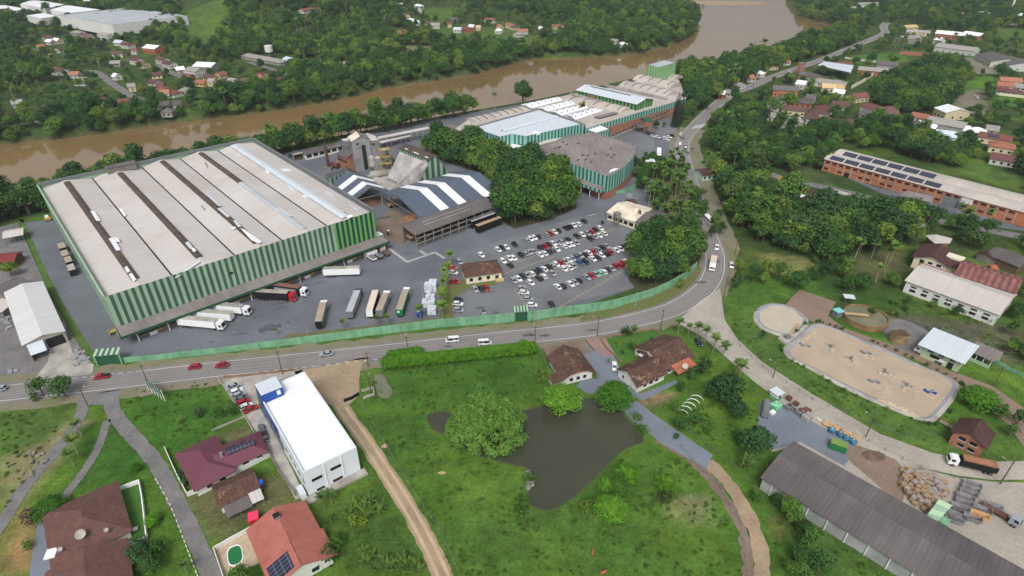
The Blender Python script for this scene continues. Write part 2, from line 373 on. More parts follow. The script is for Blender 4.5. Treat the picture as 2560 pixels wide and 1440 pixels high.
def build_terrain():
    nx, ny = len(gx), len(gy)
    me = bpy.data.meshes.new('ground')
    co = np.stack([GX, GY, GZ - .06], -1).reshape(-1, 3)
    idx = np.arange(nx * ny).reshape(ny, nx)
    q = np.stack([idx[:-1, :-1], idx[:-1, 1:], idx[1:, 1:], idx[1:, :-1]], -1).reshape(-1, 4)
    me.vertices.add(len(co)); me.vertices.foreach_set('co', co.astype(np.float32).ravel())
    me.loops.add(q.size); me.loops.foreach_set('vertex_index', q.astype(np.int32).ravel())
    me.polygons.add(len(q)); me.polygons.foreach_set('loop_start', np.arange(0, q.size, 4, dtype=np.int32))
    me.polygons.foreach_set('use_smooth', np.ones(len(q), bool)); me.update(calc_edges=True)
    # wild undergrowth far out, pasture close by
    base = np.zeros((ny, nx, 3)); wild = np.array(lin((52, 72, 38))[:3]); past = np.array(lin((72, 106, 38))[:3])
    k = sstep(215, 150, GY)[..., None] * np.ones(3); base = wild * (1 - k) + past * k
    for poly, c in COVER:
        wp = [T(u, v)[:2] for u, v in poly]
        d = sdist(GX, GY, wp); span = max(1.5, np.sqrt(max(1.0, np.ptp([p[0] for p in wp]))) * .35)
        m = sstep(-span, span, d)[..., None]
        base = base * (1 - m) + np.array(lin(c)[:3]) * m
    d = sdist(GX, GY, RIVER)[..., None]
    m = sstep(-5, -1, d); base = base * (1 - m) + np.array(lin((92, 78, 58))[:3]) * m
    a = me.attributes.new('cover', 'FLOAT_COLOR', 'POINT')
    a.data.foreach_set('color', np.concatenate([base, np.ones((ny, nx, 1))], -1).astype(np.float32).ravel())
    t = NT('ground_cover'); p = t.pos()
    c = t.n('ShaderNodeAttribute', _attribute_name='cover').outputs['Color']
    big = t.rng(t.noise(p, .018, 5, .6), .3, .7, 0, 1); mid = t.rng(t.noise(p, .13, 5, .65), .3, .7, .66, 1.34)
    fine = t.math('MULTIPLY', t.rng(t.noise(p, 1.4, 4, .75), .3, .7, .66, 1.34), t.rng(t.noise(p, .42, 5, .8), .35, .65, .78, 1.2))
    c2 = t.mix(t.math('MULTIPLY', big, .4), c, t.mix(.4, c, lin((110, 112, 66))))
    c2 = t.mix(t.math('MULTIPLY', t.rng(t.noise(p, .055, 4, .7), .52, .7, 0, 1), .45), c2, lin((48, 82, 26)))
    dry = t.math('MULTIPLY', t.rng(t.noise(p, .09, 6, .75), .58, .72, 0, 1), .3)
    c2 = t.mix(t.math('MULTIPLY', t.rng(t.noise(p, .035, 3, .6), .5, .7, 0, 1), .5), c2, lin((100, 124, 44)))
    c2 = t.mix(dry, c2, lin((104, 98, 58)))
    me.materials.append(t.done(t.scaled(c2, t.math('MULTIPLY', mid, fine)), .95, .1, 0, t.noise(p, 1.2, 4, .7), .5, .4))
    o = bpy.data.objects.new('ground', me); COL.objects.link(o); struct(o); return o
build_terrain()
# river
t = NT('muddy_water'); p = t.pos()
c = t.mix(t.rng(t.noise(p, .012, 5, .7), .35, .65, 0, 1), lin((140, 108, 62)), lin((122, 96, 58)))
t.b.inputs['IOR'].default_value = 1.33
st = t.n('ShaderNodeMapping'); t.set(st.inputs[0], p); st.inputs['Rotation'].default_value = (0, 0, -.25); st.inputs['Scale'].default_value = (.25, 1, 1)
m_river = t.done(c, .05, .95, 0, t.noise(st.outputs[0], .45, 5, .65), .06, .2)
mb = MB(); tri = tessellate_polygon([[Vector((x, y, 0)) for x, y in RIVER]])
grow = []
for i, (x, y) in enumerate(RIVER):
    a = Vector(RIVER[i - 1]); b = Vector(RIVER[(i + 1) % len(RIVER)]); d = (b - a).normalized(); grow.append((x + d.y * -3.5 * (1 if True else 0), y + d.x * 3.5, WZ))
for q in tri: mb.face([grow[i] for i in q], m_river)
mb2 = MB()
for f in mb.f:
    pts = [Vector(mb.v[i]) for i in f]
    if (pts[1] - pts[0]).cross(pts[2] - pts[0]).z < 0: pts = pts[::-1]
    mb2.face(pts, m_river)
struct(mb2.build('river', uv=False))
LV = .012
m_asph = M('yard_asphalt', (106, 110, 118), (94, 97, 104), s=.045, fine=.9, var=.1, lo=.4, hi=.6)
m_asph2 = M('lot_asphalt', (114, 117, 121), (102, 104, 108), s=.06, fine=1.1, var=.1)
m_road = M('road_asphalt', (126, 122, 120), (115, 112, 111), s=.08, fine=1.6, var=.07)
m_roadw = M('wheel_track', (129, 126, 126), None, s=.2, fine=1.3, var=.07)
m_shld = M('verge_gravel', (126, 118, 106), (110, 112, 82), s=.12, fine=1.4, var=.16)
m_grav = M('pale_gravel', (166, 160, 150), (148, 142, 134), s=.09, fine=1.1, var=.12)
m_bgrav = M('blue_gravel', (116, 124, 136), (106, 114, 124), s=.1, fine=1.5, var=.1)
m_dgrav = M('dark_gravel', (120, 118, 118), (104, 102, 103), s=.2, fine=1.2, var=.16)
m_dirt = M('tan_dirt', (166, 142, 112), (150, 126, 98), s=.12, fine=1.0, var=.12)
m_bdirt = M('brown_dirt', (132, 112, 100), (112, 98, 86), s=.12, fine=1.2, var=.16)
m_rdirt = M('red_brown_dirt', (142, 114, 100), (124, 108, 94), s=.1, fine=1.1, var=.14)
m_lawn = M('mown_lawn', (58, 100, 36), (70, 108, 42), s=.2, fine=1.6, var=.16)
m_lawn2 = M('verge_grass', (90, 104, 50), (108, 102, 66), s=.15, fine=1.2, var=.2)
m_strip = M('grass_strip', (78, 108, 44), (70, 94, 42), s=.15, fine=1.2, var=.2)
m_line = M('road_line_white', (206, 206, 204), s=.4, fine=1.5, var=.1)
m_liney = M('road_line_yellow', (184, 164, 104), s=.4, fine=1.5, var=.12)
m_linec = M('worn_centre_line', (158, 148, 126), s=.3, fine=1.5, var=.12)
m_oil = M('oil_stain', (72, 73, 78), (94, 95, 100), s=.5, fine=1.2, var=.15)
m_pink = M('pink_paving', (150, 118, 110), (136, 110, 104), s=.3, fine=2.0, var=.14)
def sheet(name, px, mat, lv, sm=3, label=None, world=False):
    pts = [P(u, v)[:2] for u, v in px] if not world else [p[:2] for p in px]
    if sm: pts = smooth(pts, sm, True)
    mb = MB(); a = sum(pts[i][0] * pts[(i + 1) % len(pts)][1] - pts[(i + 1) % len(pts)][0] * pts[i][1] for i in range(len(pts)))
    if a < 0: pts = pts[::-1]
    mb.face([(x, y, lv * LV) for x, y in pts], mat)
    return struct(mb.build(name))
def ribbon(name, px, w, mat, lv, off=0.0, n=6, world=False, dash=None, wob=0.0, mb=None, z=None):
    """a strip w metres wide along the line, shifted sideways by off; dash=(on, gap)"""
    pts = [Vector((*P(u, v)[:2], 0)) for u, v in px] if not world else [Vector((p[0], p[1], 0)) for p in px]
    pts = [Vector((*q, 0)) for q in smooth([p[:2] for p in pts], n)]
    own = mb is None; mb = mb or MB(); L = []; rr = random.Random(len(pts)); cum = 0
    for i, p in enumerate(pts):
        d = (pts[min(i + 1, len(pts) - 1)] - pts[max(i - 1, 0)]).normalized(); nn = Vector((-d.y, d.x, 0)); ww = w / 2 * (1 + rr.uniform(-wob, wob))
        if i: cum += (p - pts[i - 1]).length
        zz = (lv * LV if z is None else z)
        L.append((p + nn * (off - ww) + Z * zz, p + nn * (off + ww) + Z * zz, cum))
    if dash:
        tot = L[-1][2]; s = 0
        def at(c):
            for a, b in zip(L, L[1:]):
                if b[2] >= c:
                    k = (c - a[2]) / max(1e-6, b[2] - a[2]); return a[0].lerp(b[0], k), a[1].lerp(b[1], k)
            return L[-1][0], L[-1][1]
        while s < tot:
            a = at(s); b = at(min(tot, s + dash[0])); mb.face([a[0], b[0], b[1], a[1]], mat); s += dash[0] + dash[1]
    else:
        for a, b in zip(L, L[1:]): mb.face([a[0], b[0], b[1], a[1]], mat)
    if own: return struct(mb.build(name))
MAIN = [(-160, 1000), (0, 984), (250, 957), (500, 928), (640, 913), (800, 897), (965, 879), (1140, 859), (1280, 844), (1400, 832), (1495, 820), (1600, 798), (1685, 772), (1742, 738), (1776, 702), (1788, 662), (1784, 625), (1768, 580),
        (1749, 525), (1733, 475), (1718, 428), (1706, 385), (1709, 352), (1732, 322), (1760, 292), (1790, 264), (1830, 234), (1880, 215), (1920, 197), (1995, 170), (2070, 143), (2145, 112), (2182, 97), (2212, 82), (2208, 68), (2216, 57)]
sheet('factory_yard', [(52, 552), (130, 545), (420, 470), (640, 395), (830, 360), (900, 330), (1110, 292), (1300, 262), (1500, 250), (1690, 200), (1712, 240), (1700, 300), (1688, 345), (1690, 385), (1706, 440), (1716, 500), (1700, 560),
                        (1660, 590), (1590, 640), (1585, 720), (1480, 757), (1290, 792), (1130, 812), (860, 838), (700, 862), (480, 880), (310, 897), (245, 905), (225, 890), (150, 745)], m_asph, 1, 0)
sheet('car_park', [(1150, 700), (1165, 640), (1250, 600), (1380, 560), (1500, 530), (1540, 560), (1620, 600), (1590, 650), (1560, 700), (1578, 722), (1400, 762), (1290, 785), (1140, 805), (1135, 745)], m_asph2, 2, 1)
sheet('hall_forecourt', [(1520, 340), (1680, 290), (1700, 300), (1686, 350), (1688, 400), (1640, 400), (1600, 400), (1590, 360)], m_asph2, 1.6, 0)
sheet('chip_yard', [(940, 560), (985, 520), (1010, 545), (1045, 560), (1010, 590), (1005, 615), (985, 605), (960, 590)], m_bdirt, 2)
sheet('dusty_apron', [(930, 425), (1000, 420), (1030, 450), (1000, 480), (960, 470), (930, 455)], m_conc_l, 2)
sheet('side_grass_strip', [(44, 548), (58, 548), (142, 735), (240, 890), (238, 912), (222, 905), (126, 738)], m_strip, 3, 0)
sheet('back_grass', [(44, 548), (130, 520), (134, 549), (55, 556)], m_strip, 3, 0)
sheet('neighbour_yard', [(-120, 600), (44, 556), (128, 745), (222, 905), (170, 915), (60, 955), (-120, 985)], m_dgrav, 1.5, 0)
sheet('neighbour_drive', [(130, 830), (160, 800), (180, 880), (235, 912), (230, 935), (80, 955), (120, 905)], m_conc_l, 3, 1)
ribbon('road_verge', MAIN[:24], 17.5, m_shld, 2, wob=.12)
ribbon('main_road', MAIN, 10.2, m_road, 4)
mbt = MB()
for o in (-2.5, -1.0, 1.0, 2.5): ribbon('', MAIN, .8, m_roadw, 5, o, mb=mbt)
struct(mbt.build('road_wheel_track'))
mbl = MB()
for o in (3.75, -3.75): ribbon('', MAIN[5:], .2, m_line, 6, o, mb=mbl)
ribbon('', [(-160, 1000), (0, 984), (120, 971)], .2, m_line, 6, 3.75, mb=mbl); ribbon('', [(120, 971), (250, 957), (330, 948)], .2, m_line, 6, 3.75, dash=(1.5, 1.2), mb=mbl)
ribbon('', [(330, 948), (500, 928), (640, 913), (800, 897)], .2, m_line, 6, 3.75, mb=mbl)
ribbon('', MAIN[:5], .2, m_line, 6, -3.75, mb=mbl); ribbon('', MAIN[4:7], .2, m_line, 6, -3.75, dash=(1.6, 1.4), mb=mbl)
for i in range(7): # zebra crossing by the factory gate
    a = P(1728 + i * 4.2, 322 - i * .5)[:2]; b = P(1740 + i * 4.2, 313 - i * .5)[:2]
    mbl.face([(a[0], a[1], .078), (a[0] + .55, a[1] + .1, .078), (b[0] + .55, b[1] + .1, .078), (b[0], b[1], .078)], m_line)
struct(mbl.build('road_edge_line'))
ribbon('road_centre_line', MAIN[:27], .16, m_linec, 6, 0)
sheet('verge_bank', [(1480, 775), (1560, 752), (1640, 720), (1742, 668), (1755, 690), (1735, 720), (1690, 755), (1610, 782), (1530, 798), (1450, 805)], m_lawn2, 3)
ribbon('gatehouse_drive', [(1500, 530), (1560, 500), (1600, 470), (1640, 425), (1655, 380), (1650, 340)], 9, m_asph, 3)
ribbon('roadside_shoulder', [(1800, 690), (1830, 650), (1838, 615), (1815, 560), (1790, 500), (1772, 450), (1752, 400), (1742, 360)], 5, m_shld, 2.5, 1.0, wob=.2)
ribbon('side_street', [(1900, 425), (1960, 447), (2050, 466), (2130, 484), (2200, 503), (2262, 530), (2350, 553), (2450, 572), (2600, 600)], 7, m_dgrav, 3)
sheet('brick_works_yard', [(2110, 440), (2200, 470), (2250, 480), (2370, 512), (2560, 570), (2700, 620), (2700, 640), (2560, 578), (2440, 560), (2370, 535), (2300, 520), (2190, 478)], m_asph, 3, 0)
sheet('gravel_road', [(1690, 806), (1752, 752), (1800, 720), (1806, 760), (1812, 800), (1845, 850), (1905, 905), (2030, 985), (2200, 1085), (2330, 1132), (2450, 1155), (2700, 1150), (2700, 1200), (2480, 1200), (2400, 1190), (2290, 1168), (2110, 1100), (1960, 1012), (1880, 950), (1800, 880), (1755, 842)], m_grav, 5, 1)
sheet('storage_yard', [(1900, 1005), (1962, 1003), (2060, 1058), (2170, 1108), (2290, 1168), (2400, 1195), (2480, 1204), (2700, 1210), (2700, 1500), (2560, 1440), (2470, 1385), (2200, 1235), (2000, 1115), (1930, 1130), (1893, 1080)], m_grav, 3, 0)
sheet('blue_gravel_yard', [(1900, 1005), (1962, 1003), (2060, 1058), (2135, 1095), (2140, 1130), (2110, 1165), (2000, 1105), (1930, 1125), (1893, 1075)], m_bgrav, 4, 1)
sheet('spoil_patch', [(2115, 1140), (2150, 1105), (2240, 1150), (2260, 1200), (2250, 1260), (2180, 1200)], m_rdirt, 4.5)
sheet('service_path', [(1960, 765), (2000, 724), (2090, 755), (2070, 790), (2110, 820), (2200, 852), (2290, 882), (2370, 925), (2480, 965), (2560, 1020), (2700, 1100), (2700, 1180), (2560, 1120), (2520, 1060), (2420, 985), (2300, 905), (2200, 872), (2040, 810)], m_rdirt, 4, 1)
sheet('works_gravel', [(2200, 805), (2260, 800), (2330, 838), (2310, 880), (2240, 868)], m_dgrav, 5)
m_floor = M('wood_floor', (58, 72, 40), (74, 66, 50), s=.2, fine=1.2, var=.25)
sheet('inner_grass', [(690, 852), (722, 836), (860, 822), (1000, 806), (1098, 795), (1112, 740), (1120, 702), (1165, 697), (1252, 695), (1240, 712), (1180, 722), (1142, 738), (1132, 812), (1100, 817), (1000, 828), (860, 842), (700, 862)], m_lawn2, 3, 0)
sheet('wood_floor', [(1062, 380), (1110, 352), (1165, 372), (1230, 405), (1300, 412), (1385, 442), (1425, 480), (1442, 520), (1380, 548), (1285, 572), (1242, 545), (1236, 470), (1195, 430), (1130, 412)], m_floor, 3, 1)
sheet('wood_floor', [(1585, 645), (1640, 595), (1712, 598), (1752, 640), (1745, 668), (1680, 712), (1605, 735), (1570, 700)], m_floor, 3.5, 1)
sheet('grove_floor', [(1634, 440), (1686, 402), (1712, 455), (1732, 520), (1742, 585), (1715, 605), (1665, 580), (1640, 545), (1622, 500)], m_lawn2, 3.5, 1)
mbw = MB(); mbw.face([(*P(u, v, WZ)[:2], WZ + .12) for u, v in ((1702, 12), (1745, 2), (1900, 4), (1925, 9), (1870, 14), (1770, 15))][::-1], m_dirt); struct(mbw.build('sand_bar'))
# the dirt lot and the track down to the meadow
sheet('dirt_lot', [(735, 930), (800, 918), (880, 900), (925, 892), (905, 912), (898, 950), (898, 985), (880, 1005), (855, 1020), (800, 1000), (770, 960)], m_dirt, 5, 2)
ribbon('dirt_track', [(848, 1010), (868, 1040), (905, 1090), (950, 1158), (1000, 1235), (1050, 1320), (1090, 1400), (1125, 1480)], 4.4, m_dirt, 3, wob=.1)
mbt = MB()
for o in (-1.1, 1.1): ribbon('', [(848, 1010), (868, 1040), (905, 1090), (950, 1158), (1000, 1235), (1050, 1320), (1090, 1400), (1125, 1480)], .8, M('worn_track', (184, 158, 124), None, s=.2, var=.1), 4, o, wob=.3, mb=mbt)
struct(mbt.build('track_wheel_rut'))
sheet('showroom_yard', [(545, 950), (640, 938), (760, 925), (745, 935), (690, 955), (640, 975), (650, 1020), (700, 1110), (762, 1240), (740, 1250), (700, 1180), (640, 1080), (600, 1020)], m_conc_l, 5, 0)
ribbon('lane', [(278, 985), (282, 1025), (305, 1060), (350, 1110), (385, 1150), (415, 1200), (450, 1270), (490, 1350), (530, 1440), (560, 1500)], 3.9, m_dgrav, 3, wob=.12)
ribbon('lane', [(212, 990), (205, 1030), (170, 1090), (120, 1150), (60, 1220), (10, 1300), (-60, 1400)], 3.4, m_dgrav, 3, wob=.12)
ribbon('lane', [(268, 1050), (258, 1085), (240, 1130), (205, 1185), (170, 1230), (160, 1250)], 2.2, m_dgrav, 3, wob=.1)
sheet('lane_mouth', [(205, 992), (300, 975), (290, 1000), (270, 1010), (220, 1012)], m_dgrav, 4)
sheet('house_drive', [(95, 1300), (125, 1285), (130, 1440), (110, 1520), (70, 1520), (75, 1420)], m_bgrav, 4, 1)
sheet('cottage_drive', [(1452, 888), (1465, 845), (1510, 845), (1545, 910), (1570, 960), (1600, 985), (1690, 950), (1700, 955), (1610, 1000), (1500, 985), (1470, 985), (1440, 965), (1480, 930)], m_bgrav, 4, 0)
sheet('brick_drive', [(1464, 846), (1510, 840), (1530, 872), (1540, 890), (1510, 892), (1486, 875)], m_pink, 5.4, 0)
sheet('pond_path', [(1545, 1012), (1592, 1003), (1640, 1040), (1710, 1088), (1782, 1138), (1765, 1172), (1710, 1140), (1640, 1098), (1580, 1050)], m_bgrav, 4, 1)
ribbon('dirt_track', [(1770, 1155), (1800, 1185), (1840, 1235), (1880, 1310), (1900, 1370), (1905, 1440), (1900, 1520)], 3.6, m_dirt, 3, wob=.2)
ribbon('track_edge_spoil', [(1640, 1098), (1700, 1130), (1755, 1175), (1800, 1230), (1845, 1300), (1865, 1360), (1872, 1440), (1868, 1520)], 2.6, m_bdirt, 2, wob=.35)
sheet('front_garden', [(1508, 850), (1555, 835), (1655, 822), (1665, 845), (1560, 905), (1545, 902)], m_lawn, 5, 0)
sheet('dry_plot', [(1355, 868), (1455, 850), (1478, 880), (1440, 892), (1370, 895)], m_bdirt, 4.5, 1)
sheet('court_lawn', [(300, 1228), (352, 1208), (362, 1340), (298, 1360)], m_lawn, 4, 0)
# far streets
for px, w in (([(40, 105), (75, 120), (110, 135), (125, 145)], 5), ([(205, 172), (245, 182), (275, 205), (310, 228), (345, 248), (385, 262)], 7), ([(290, 115), (345, 135), (390, 160), (425, 180), (470, 198)], 7), ([(-20, 318), (60, 310), (150, 293)], 5),
              ([(470, 198), (530, 215), (580, 225)], 5), ([(620, 155), (700, 180), (760, 205)], 6)):
    ribbon('street', px, w, m_dgrav, 3, z=None)
# markings in the car park
mby = MB()
def pl(a, b, w=.18, m=None, z=.05):
    a = P(*a); b = P(*b); d = (b - a).normalized() * 0 + Vector((-(b - a).y, (b - a).x, 0)).normalized() * w / 2
    mby.face([a - d + Z * z, b - d + Z * z, b + d + Z * z, a + d + Z * z], m or m_liney)
ROWS = [((1280, 658), (1530, 574)), ((1250, 688), (1385, 642)), ((1280, 710), (1600, 602)), ((1395, 770), (1560, 676)), ((1285, 722), (1320, 768)), ((1564, 571), (1592, 582)), ((1560, 605), (1600, 600))]
for a, b in ROWS:
    pl(a, b, .22)
for (a, b), n, l in ((ROWS[0], 26, 1), (ROWS[2], 30, 1), (ROWS[3], 16, -1)):
    for i in range(n + 1):
        u = a[0] + (b[0] - a[0]) * i / n; v = a[1] + (b[1] - a[1]) * i / n
        if R.random() < .75: pl((u - 7, v - 5), (u + 7, v + 5), .12)
def zig(a, b, w=1.3):
    """a walkway marked by short bars"""
    A = P(*a); B = P(*b); n = int((B - A).length / .75); d = (B - A).normalized(); s = Vector((-d.y, d.x, 0)) * w / 2
    for i in range(n):
        p = A + d * i * .75; q = p + d * .36
        mby.face([p - s + Z * .05, q - s + Z * .05, q + s + Z * .05, p + s + Z * .05], m_line)
zig((972, 621), (1018, 655)); zig((1018, 655), (1087, 631)); zig((1087, 631), (1113, 647)); zig((1050, 627), (1067, 638))
for a, b in (((1566, 490), (1575, 483)), ((1572, 493), (1582, 485)), ((1566, 490), (1592, 497)), ((1470, 540), (1490, 535))): pl(a, b, .25, m_line, .062)
struct(mby.build('yard_marking'))
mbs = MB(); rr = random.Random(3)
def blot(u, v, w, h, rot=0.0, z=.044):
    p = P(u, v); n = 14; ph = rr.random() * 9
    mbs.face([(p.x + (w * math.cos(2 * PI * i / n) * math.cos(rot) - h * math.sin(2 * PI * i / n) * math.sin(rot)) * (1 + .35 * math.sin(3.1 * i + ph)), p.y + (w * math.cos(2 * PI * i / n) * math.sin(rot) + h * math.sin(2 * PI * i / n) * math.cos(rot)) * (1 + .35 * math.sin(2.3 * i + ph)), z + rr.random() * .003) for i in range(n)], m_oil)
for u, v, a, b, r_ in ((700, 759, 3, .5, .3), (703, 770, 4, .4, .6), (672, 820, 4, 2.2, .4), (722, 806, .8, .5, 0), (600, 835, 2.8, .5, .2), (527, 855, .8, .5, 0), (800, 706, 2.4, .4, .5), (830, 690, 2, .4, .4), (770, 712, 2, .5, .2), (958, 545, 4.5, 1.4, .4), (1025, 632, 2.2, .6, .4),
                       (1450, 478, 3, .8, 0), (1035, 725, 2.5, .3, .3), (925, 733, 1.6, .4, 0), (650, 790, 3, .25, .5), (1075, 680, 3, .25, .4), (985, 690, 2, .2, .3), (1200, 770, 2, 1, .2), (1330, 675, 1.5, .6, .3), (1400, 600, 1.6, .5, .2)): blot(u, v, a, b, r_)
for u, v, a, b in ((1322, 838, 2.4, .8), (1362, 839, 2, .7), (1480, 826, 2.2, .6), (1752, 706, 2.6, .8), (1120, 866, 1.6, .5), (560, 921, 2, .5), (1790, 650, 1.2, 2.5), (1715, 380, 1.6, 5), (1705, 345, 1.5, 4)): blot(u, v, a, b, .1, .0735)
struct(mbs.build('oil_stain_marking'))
t = NT('pond_water'); p = t.pos(); t.b.inputs['IOR'].default_value = 1.33
m_pond = t.done(t.mix(t.rng(t.noise(p, .06, 4), .35, .65, 0, 1), lin((68, 70, 56)), lin((60, 63, 50))), .02, 1.0, 0, t.noise(p, 1.3, 3), .02, .03)
def pond(name, px, mat, lv=3, rim=None):
    if rim: ribbon(name + '_bank', px + [px[0]], .9, rim, lv - 1, wob=.6)
    o = sheet(name, px, mat, lv); return o
m_mud = M('mud_bank', (84, 80, 54), (64, 82, 38), s=.4, var=.2)
pond('pond', [(1068, 1040), (1100, 1030), (1140, 1032), (1250, 1025), (1300, 1028), (1340, 1020), (1390, 1005), (1450, 996), (1500, 1000), (1540, 1010), (1560, 1040), (1600, 1085), (1605, 1105), (1570, 1118), (1545, 1135), (1500, 1180), (1460, 1220), (1410, 1258), (1370, 1275), (1330, 1262),
              (1322, 1230), (1335, 1200), (1318, 1170), (1280, 1160), (1240, 1150), (1180, 1130), (1120, 1090), (1080, 1070)], m_pond, 5, m_mud)
pond('small_pond', [(935, 940), (950, 934), (962, 940), (968, 958), (980, 975), (976, 992), (958, 996), (945, 985), (938, 962)], M('green_pond_water', (112, 118, 96), (100, 108, 86), s=.3, rough=.12, spec=.5, var=.05), 5, m_mud)
class Fr:
    """a building's own axes: a along its front, b into its depth"""
    def __init__(s, o, ang): s.o = Vector((o[0], o[1], 0)); s.x = Vector((math.cos(ang), math.sin(ang), 0)); s.y = Vector((-s.x.y, s.x.x, 0))
    def __call__(s, a, b, z=0.0): return s.o + s.x * a + s.y * b + Z * z
    def loc(s, u, v, z=0.0):
        p = P(u, v, z) - s.o; return p.dot(s.x), p.dot(s.y)
def frame(A, B, z=0.0):
    """axes from two map pixels on one edge, both at height z; returns frame and length"""
    p = P(*A, z); q = P(*B, z); d = q - p
    return Fr(p, math.atan2(d.y, d.x)), d.length
def strip_on(mb, fr, a0, a1, b0, b1, zf, t, m):
    """thin plate lying on a roof whose height is zf(a, b)"""
    mb.slab([fr(a0, b0, zf(a0, b0) + t), fr(a1, b0, zf(a1, b0) + t), fr(a1, b1, zf(a1, b1) + t), fr(a0, b1, zf(a0, b1) + t)], t, m)
def warehouse():
    ZT = 17.5; p0 = P(262, 742, ZT); fr = Fr(p0, math.radians(41.95)); W, D = 102.0, 130.2
    val = [0, 21.4, 43.7, 62.3, 81.7, W]
    r = root('warehouse', fr(W / 2, D / 2), 'huge five-bay warehouse with light and dark green striped walls and grey roof', 'warehouse')
    mb = MB()  # front: old stripes, then the newer bright ones
    mb.stripes(fr(0, 0), fr(83, 0), 1.4, ZT, [m_gl, m_gd], 1.1); mb.stripes(fr(83, 0), fr(W, 0), 1.4, ZT, [m_gl2, m_gd2], 1.12)
    mb.face([fr(W, 0, 0), fr(W, D, 0), fr(W, D, ZT), fr(W, 0, ZT)], m_steel)
    mb.face([fr(0, D, 0), fr(0, 0, 0), fr(0, 0, ZT), fr(0, D, ZT)], m_gl); mb.face([fr(W, D, 0), fr(0, D, 0), fr(0, D, ZT), fr(W, D, ZT)], m_gl)
    mb.face([fr(0, 0, 0), fr(W, 0, 0), fr(W, 0, 1.4), fr(0, 0, 1.4)], m_conc)
    mb.build('wall', r)
    mb = MB()
    for (a0, b0, a1, b1, h) in ((0, 0, 0, D, .55), (0, D, W, D, 1.1), (W, D, W, 0, .8)):
        d = (fr(a1, b1) - fr(a0, b0)).normalized(); n = Vector((-d.y, d.x, 0)) * -.6
        A, B = fr(a0, b0, ZT), fr(a1, b1, ZT)
        mb.slab([A + Z * h, B + Z * h, B + Z * h - n, A + Z * h - n], h + .8, m_steel if h > .6 else m_gl)
    mb.build('parapet', r)
    RZ = 1.9
    def zf(a, b):
        for i in range(5):
            if val[i] <= a <= val[i + 1] + 1e-6:
                k = (a - val[i]) / (val[i + 1] - val[i]); return ZT - RZ + .1 + RZ * (1 - abs(2 * k - 1))
        return ZT
    mb = MB()
    for i in range(5):
        a0, a1 = val[i] + .02, val[i + 1] - .02; am = (a0 + a1) / 2
        n = 6
        for k in range(n): # sheets laid in courses, each course a hair different in height
            b0, b1 = .15 + (D - .9) * k / n, .15 + (D - .9) * (k + 1) / n
            m = r_fibre
            mb.face([fr(a0, b0, ZT - RZ + .1), fr(am, b0, ZT + .1), fr(am, b1, ZT + .1), fr(a0, b1, ZT - RZ + .1)], m)
            mb.face([fr(am, b0, ZT + .1), fr(a1, b0, ZT - RZ + .1), fr(a1, b1, ZT - RZ + .1), fr(am, b1, ZT + .1)], m)
    mb.build('roof', r)
    mb = MB()
    for v in val[1:-1]: mb.box(fr(v, D / 2, ZT - RZ + .05), .5, D - 2, .25, m_dark, math.radians(41.95))
    mb.build('roof_gutter', r)
    # ridge ventilators: tarred strips, partly replaced by new white sheets
    def ridge(i, b0, b1, m, w=1.3, da=0.0):
        am = (val[i] + val[i + 1]) / 2 + da; mb = MB(); n = max(1, int((b1 - b0) / 9))
        for k in range(n):
            c0, c1 = b0 + (b1 - b0) * k / n, b0 + (b1 - b0) * (k + 1) / n; j = rr.uniform(-.03, .05)
            mb.slab([fr(am - w, c0, ZT + .25 + j), fr(am - w, c1, ZT + .25 + j), fr(am, c1, ZT + .62 + j), fr(am, c0, ZT + .62 + j)], .3, m)
            mb.slab([fr(am, c0, ZT + .62 + j), fr(am, c1, ZT + .62 + j), fr(am + w, c1, ZT + .25 + j), fr(am + w, c0, ZT + .25 + j)], .3, m)
        return mb.build('ridge_vent', r)
    rr = random.Random(5)
    ridge(0, 5.5, 126, r_black); ridge(1, 7, 122, r_black); ridge(2, 4, 126, r_black); ridge(3, 70, 126, r_black); ridge(3, 3, 70, r_metal, 1.2); ridge(4, 2, 127, r_pale, 1.9, -2.0)
    def patch(px, m, t=.5):
        mb = MB(); pts = [fr.loc(u, v, ZT + .5) for u, v in px]
        mb.slab([fr(a, b, min(zf(a, b), ZT + .1) + t) for a, b in pts], .12, m); o = mb.build('roof_patch', r); return o
    for q in (((226, 528), (236, 527), (251, 551), (241, 553)), ((272, 597), (284, 594), (302, 625), (291, 628)), ((284, 592), (296, 594), (300, 603), (290, 604)), ((311, 670), (318, 667), (326, 679), (318, 682)), ((322, 686), (330, 684), (341, 700), (333, 704)),
              ((463, 608), (471, 604), (483, 619), (475, 623)), ((478, 622), (486, 620), (491, 628), (484, 631)), ((512, 484), (518, 482), (554, 513), (546, 515)), ((543, 522), (550, 520), (575, 541), (568, 544)), ((582, 552), (590, 551), (603, 566), (596, 569)),
              ((601, 571), (612, 575), (655, 604), (648, 610), (628, 600)), ((578, 569), (588, 567), (590, 570), (581, 572)), ((295, 516), (301, 514), (313, 530), (308, 533)), ((433, 683), (498, 652), (501, 655), (436, 686)), ((755, 484), (765, 479), (776, 483), (766, 489)),
              ((690, 430), (712, 437), (742, 468), (730, 471)), ((868, 504), (873, 502), (897, 516), (893, 520)), ((810, 474), (816, 470), (838, 481), (833, 485)), ((700, 419), (720, 416), (728, 421), (708, 424)), ((693, 520), (700, 518), (732, 540), (724, 543)),
              ((865, 541), (878, 537), (884, 541), (870, 546)), ((660, 417), (672, 415), (680, 424), (668, 428)), ((735, 468), (742, 464), (748, 469), (741, 472)), ((590, 380), (596, 379), (600, 383), (594, 384))):
        patch(q, r_white if rr.random() < .6 else r_pale, .18 if q[0][0] in (755, 690, 868, 810, 700, 660, 735, 590) else .72)
    patch(((850, 530), (860, 527), (874, 538), (864, 541)), r_black, .2)
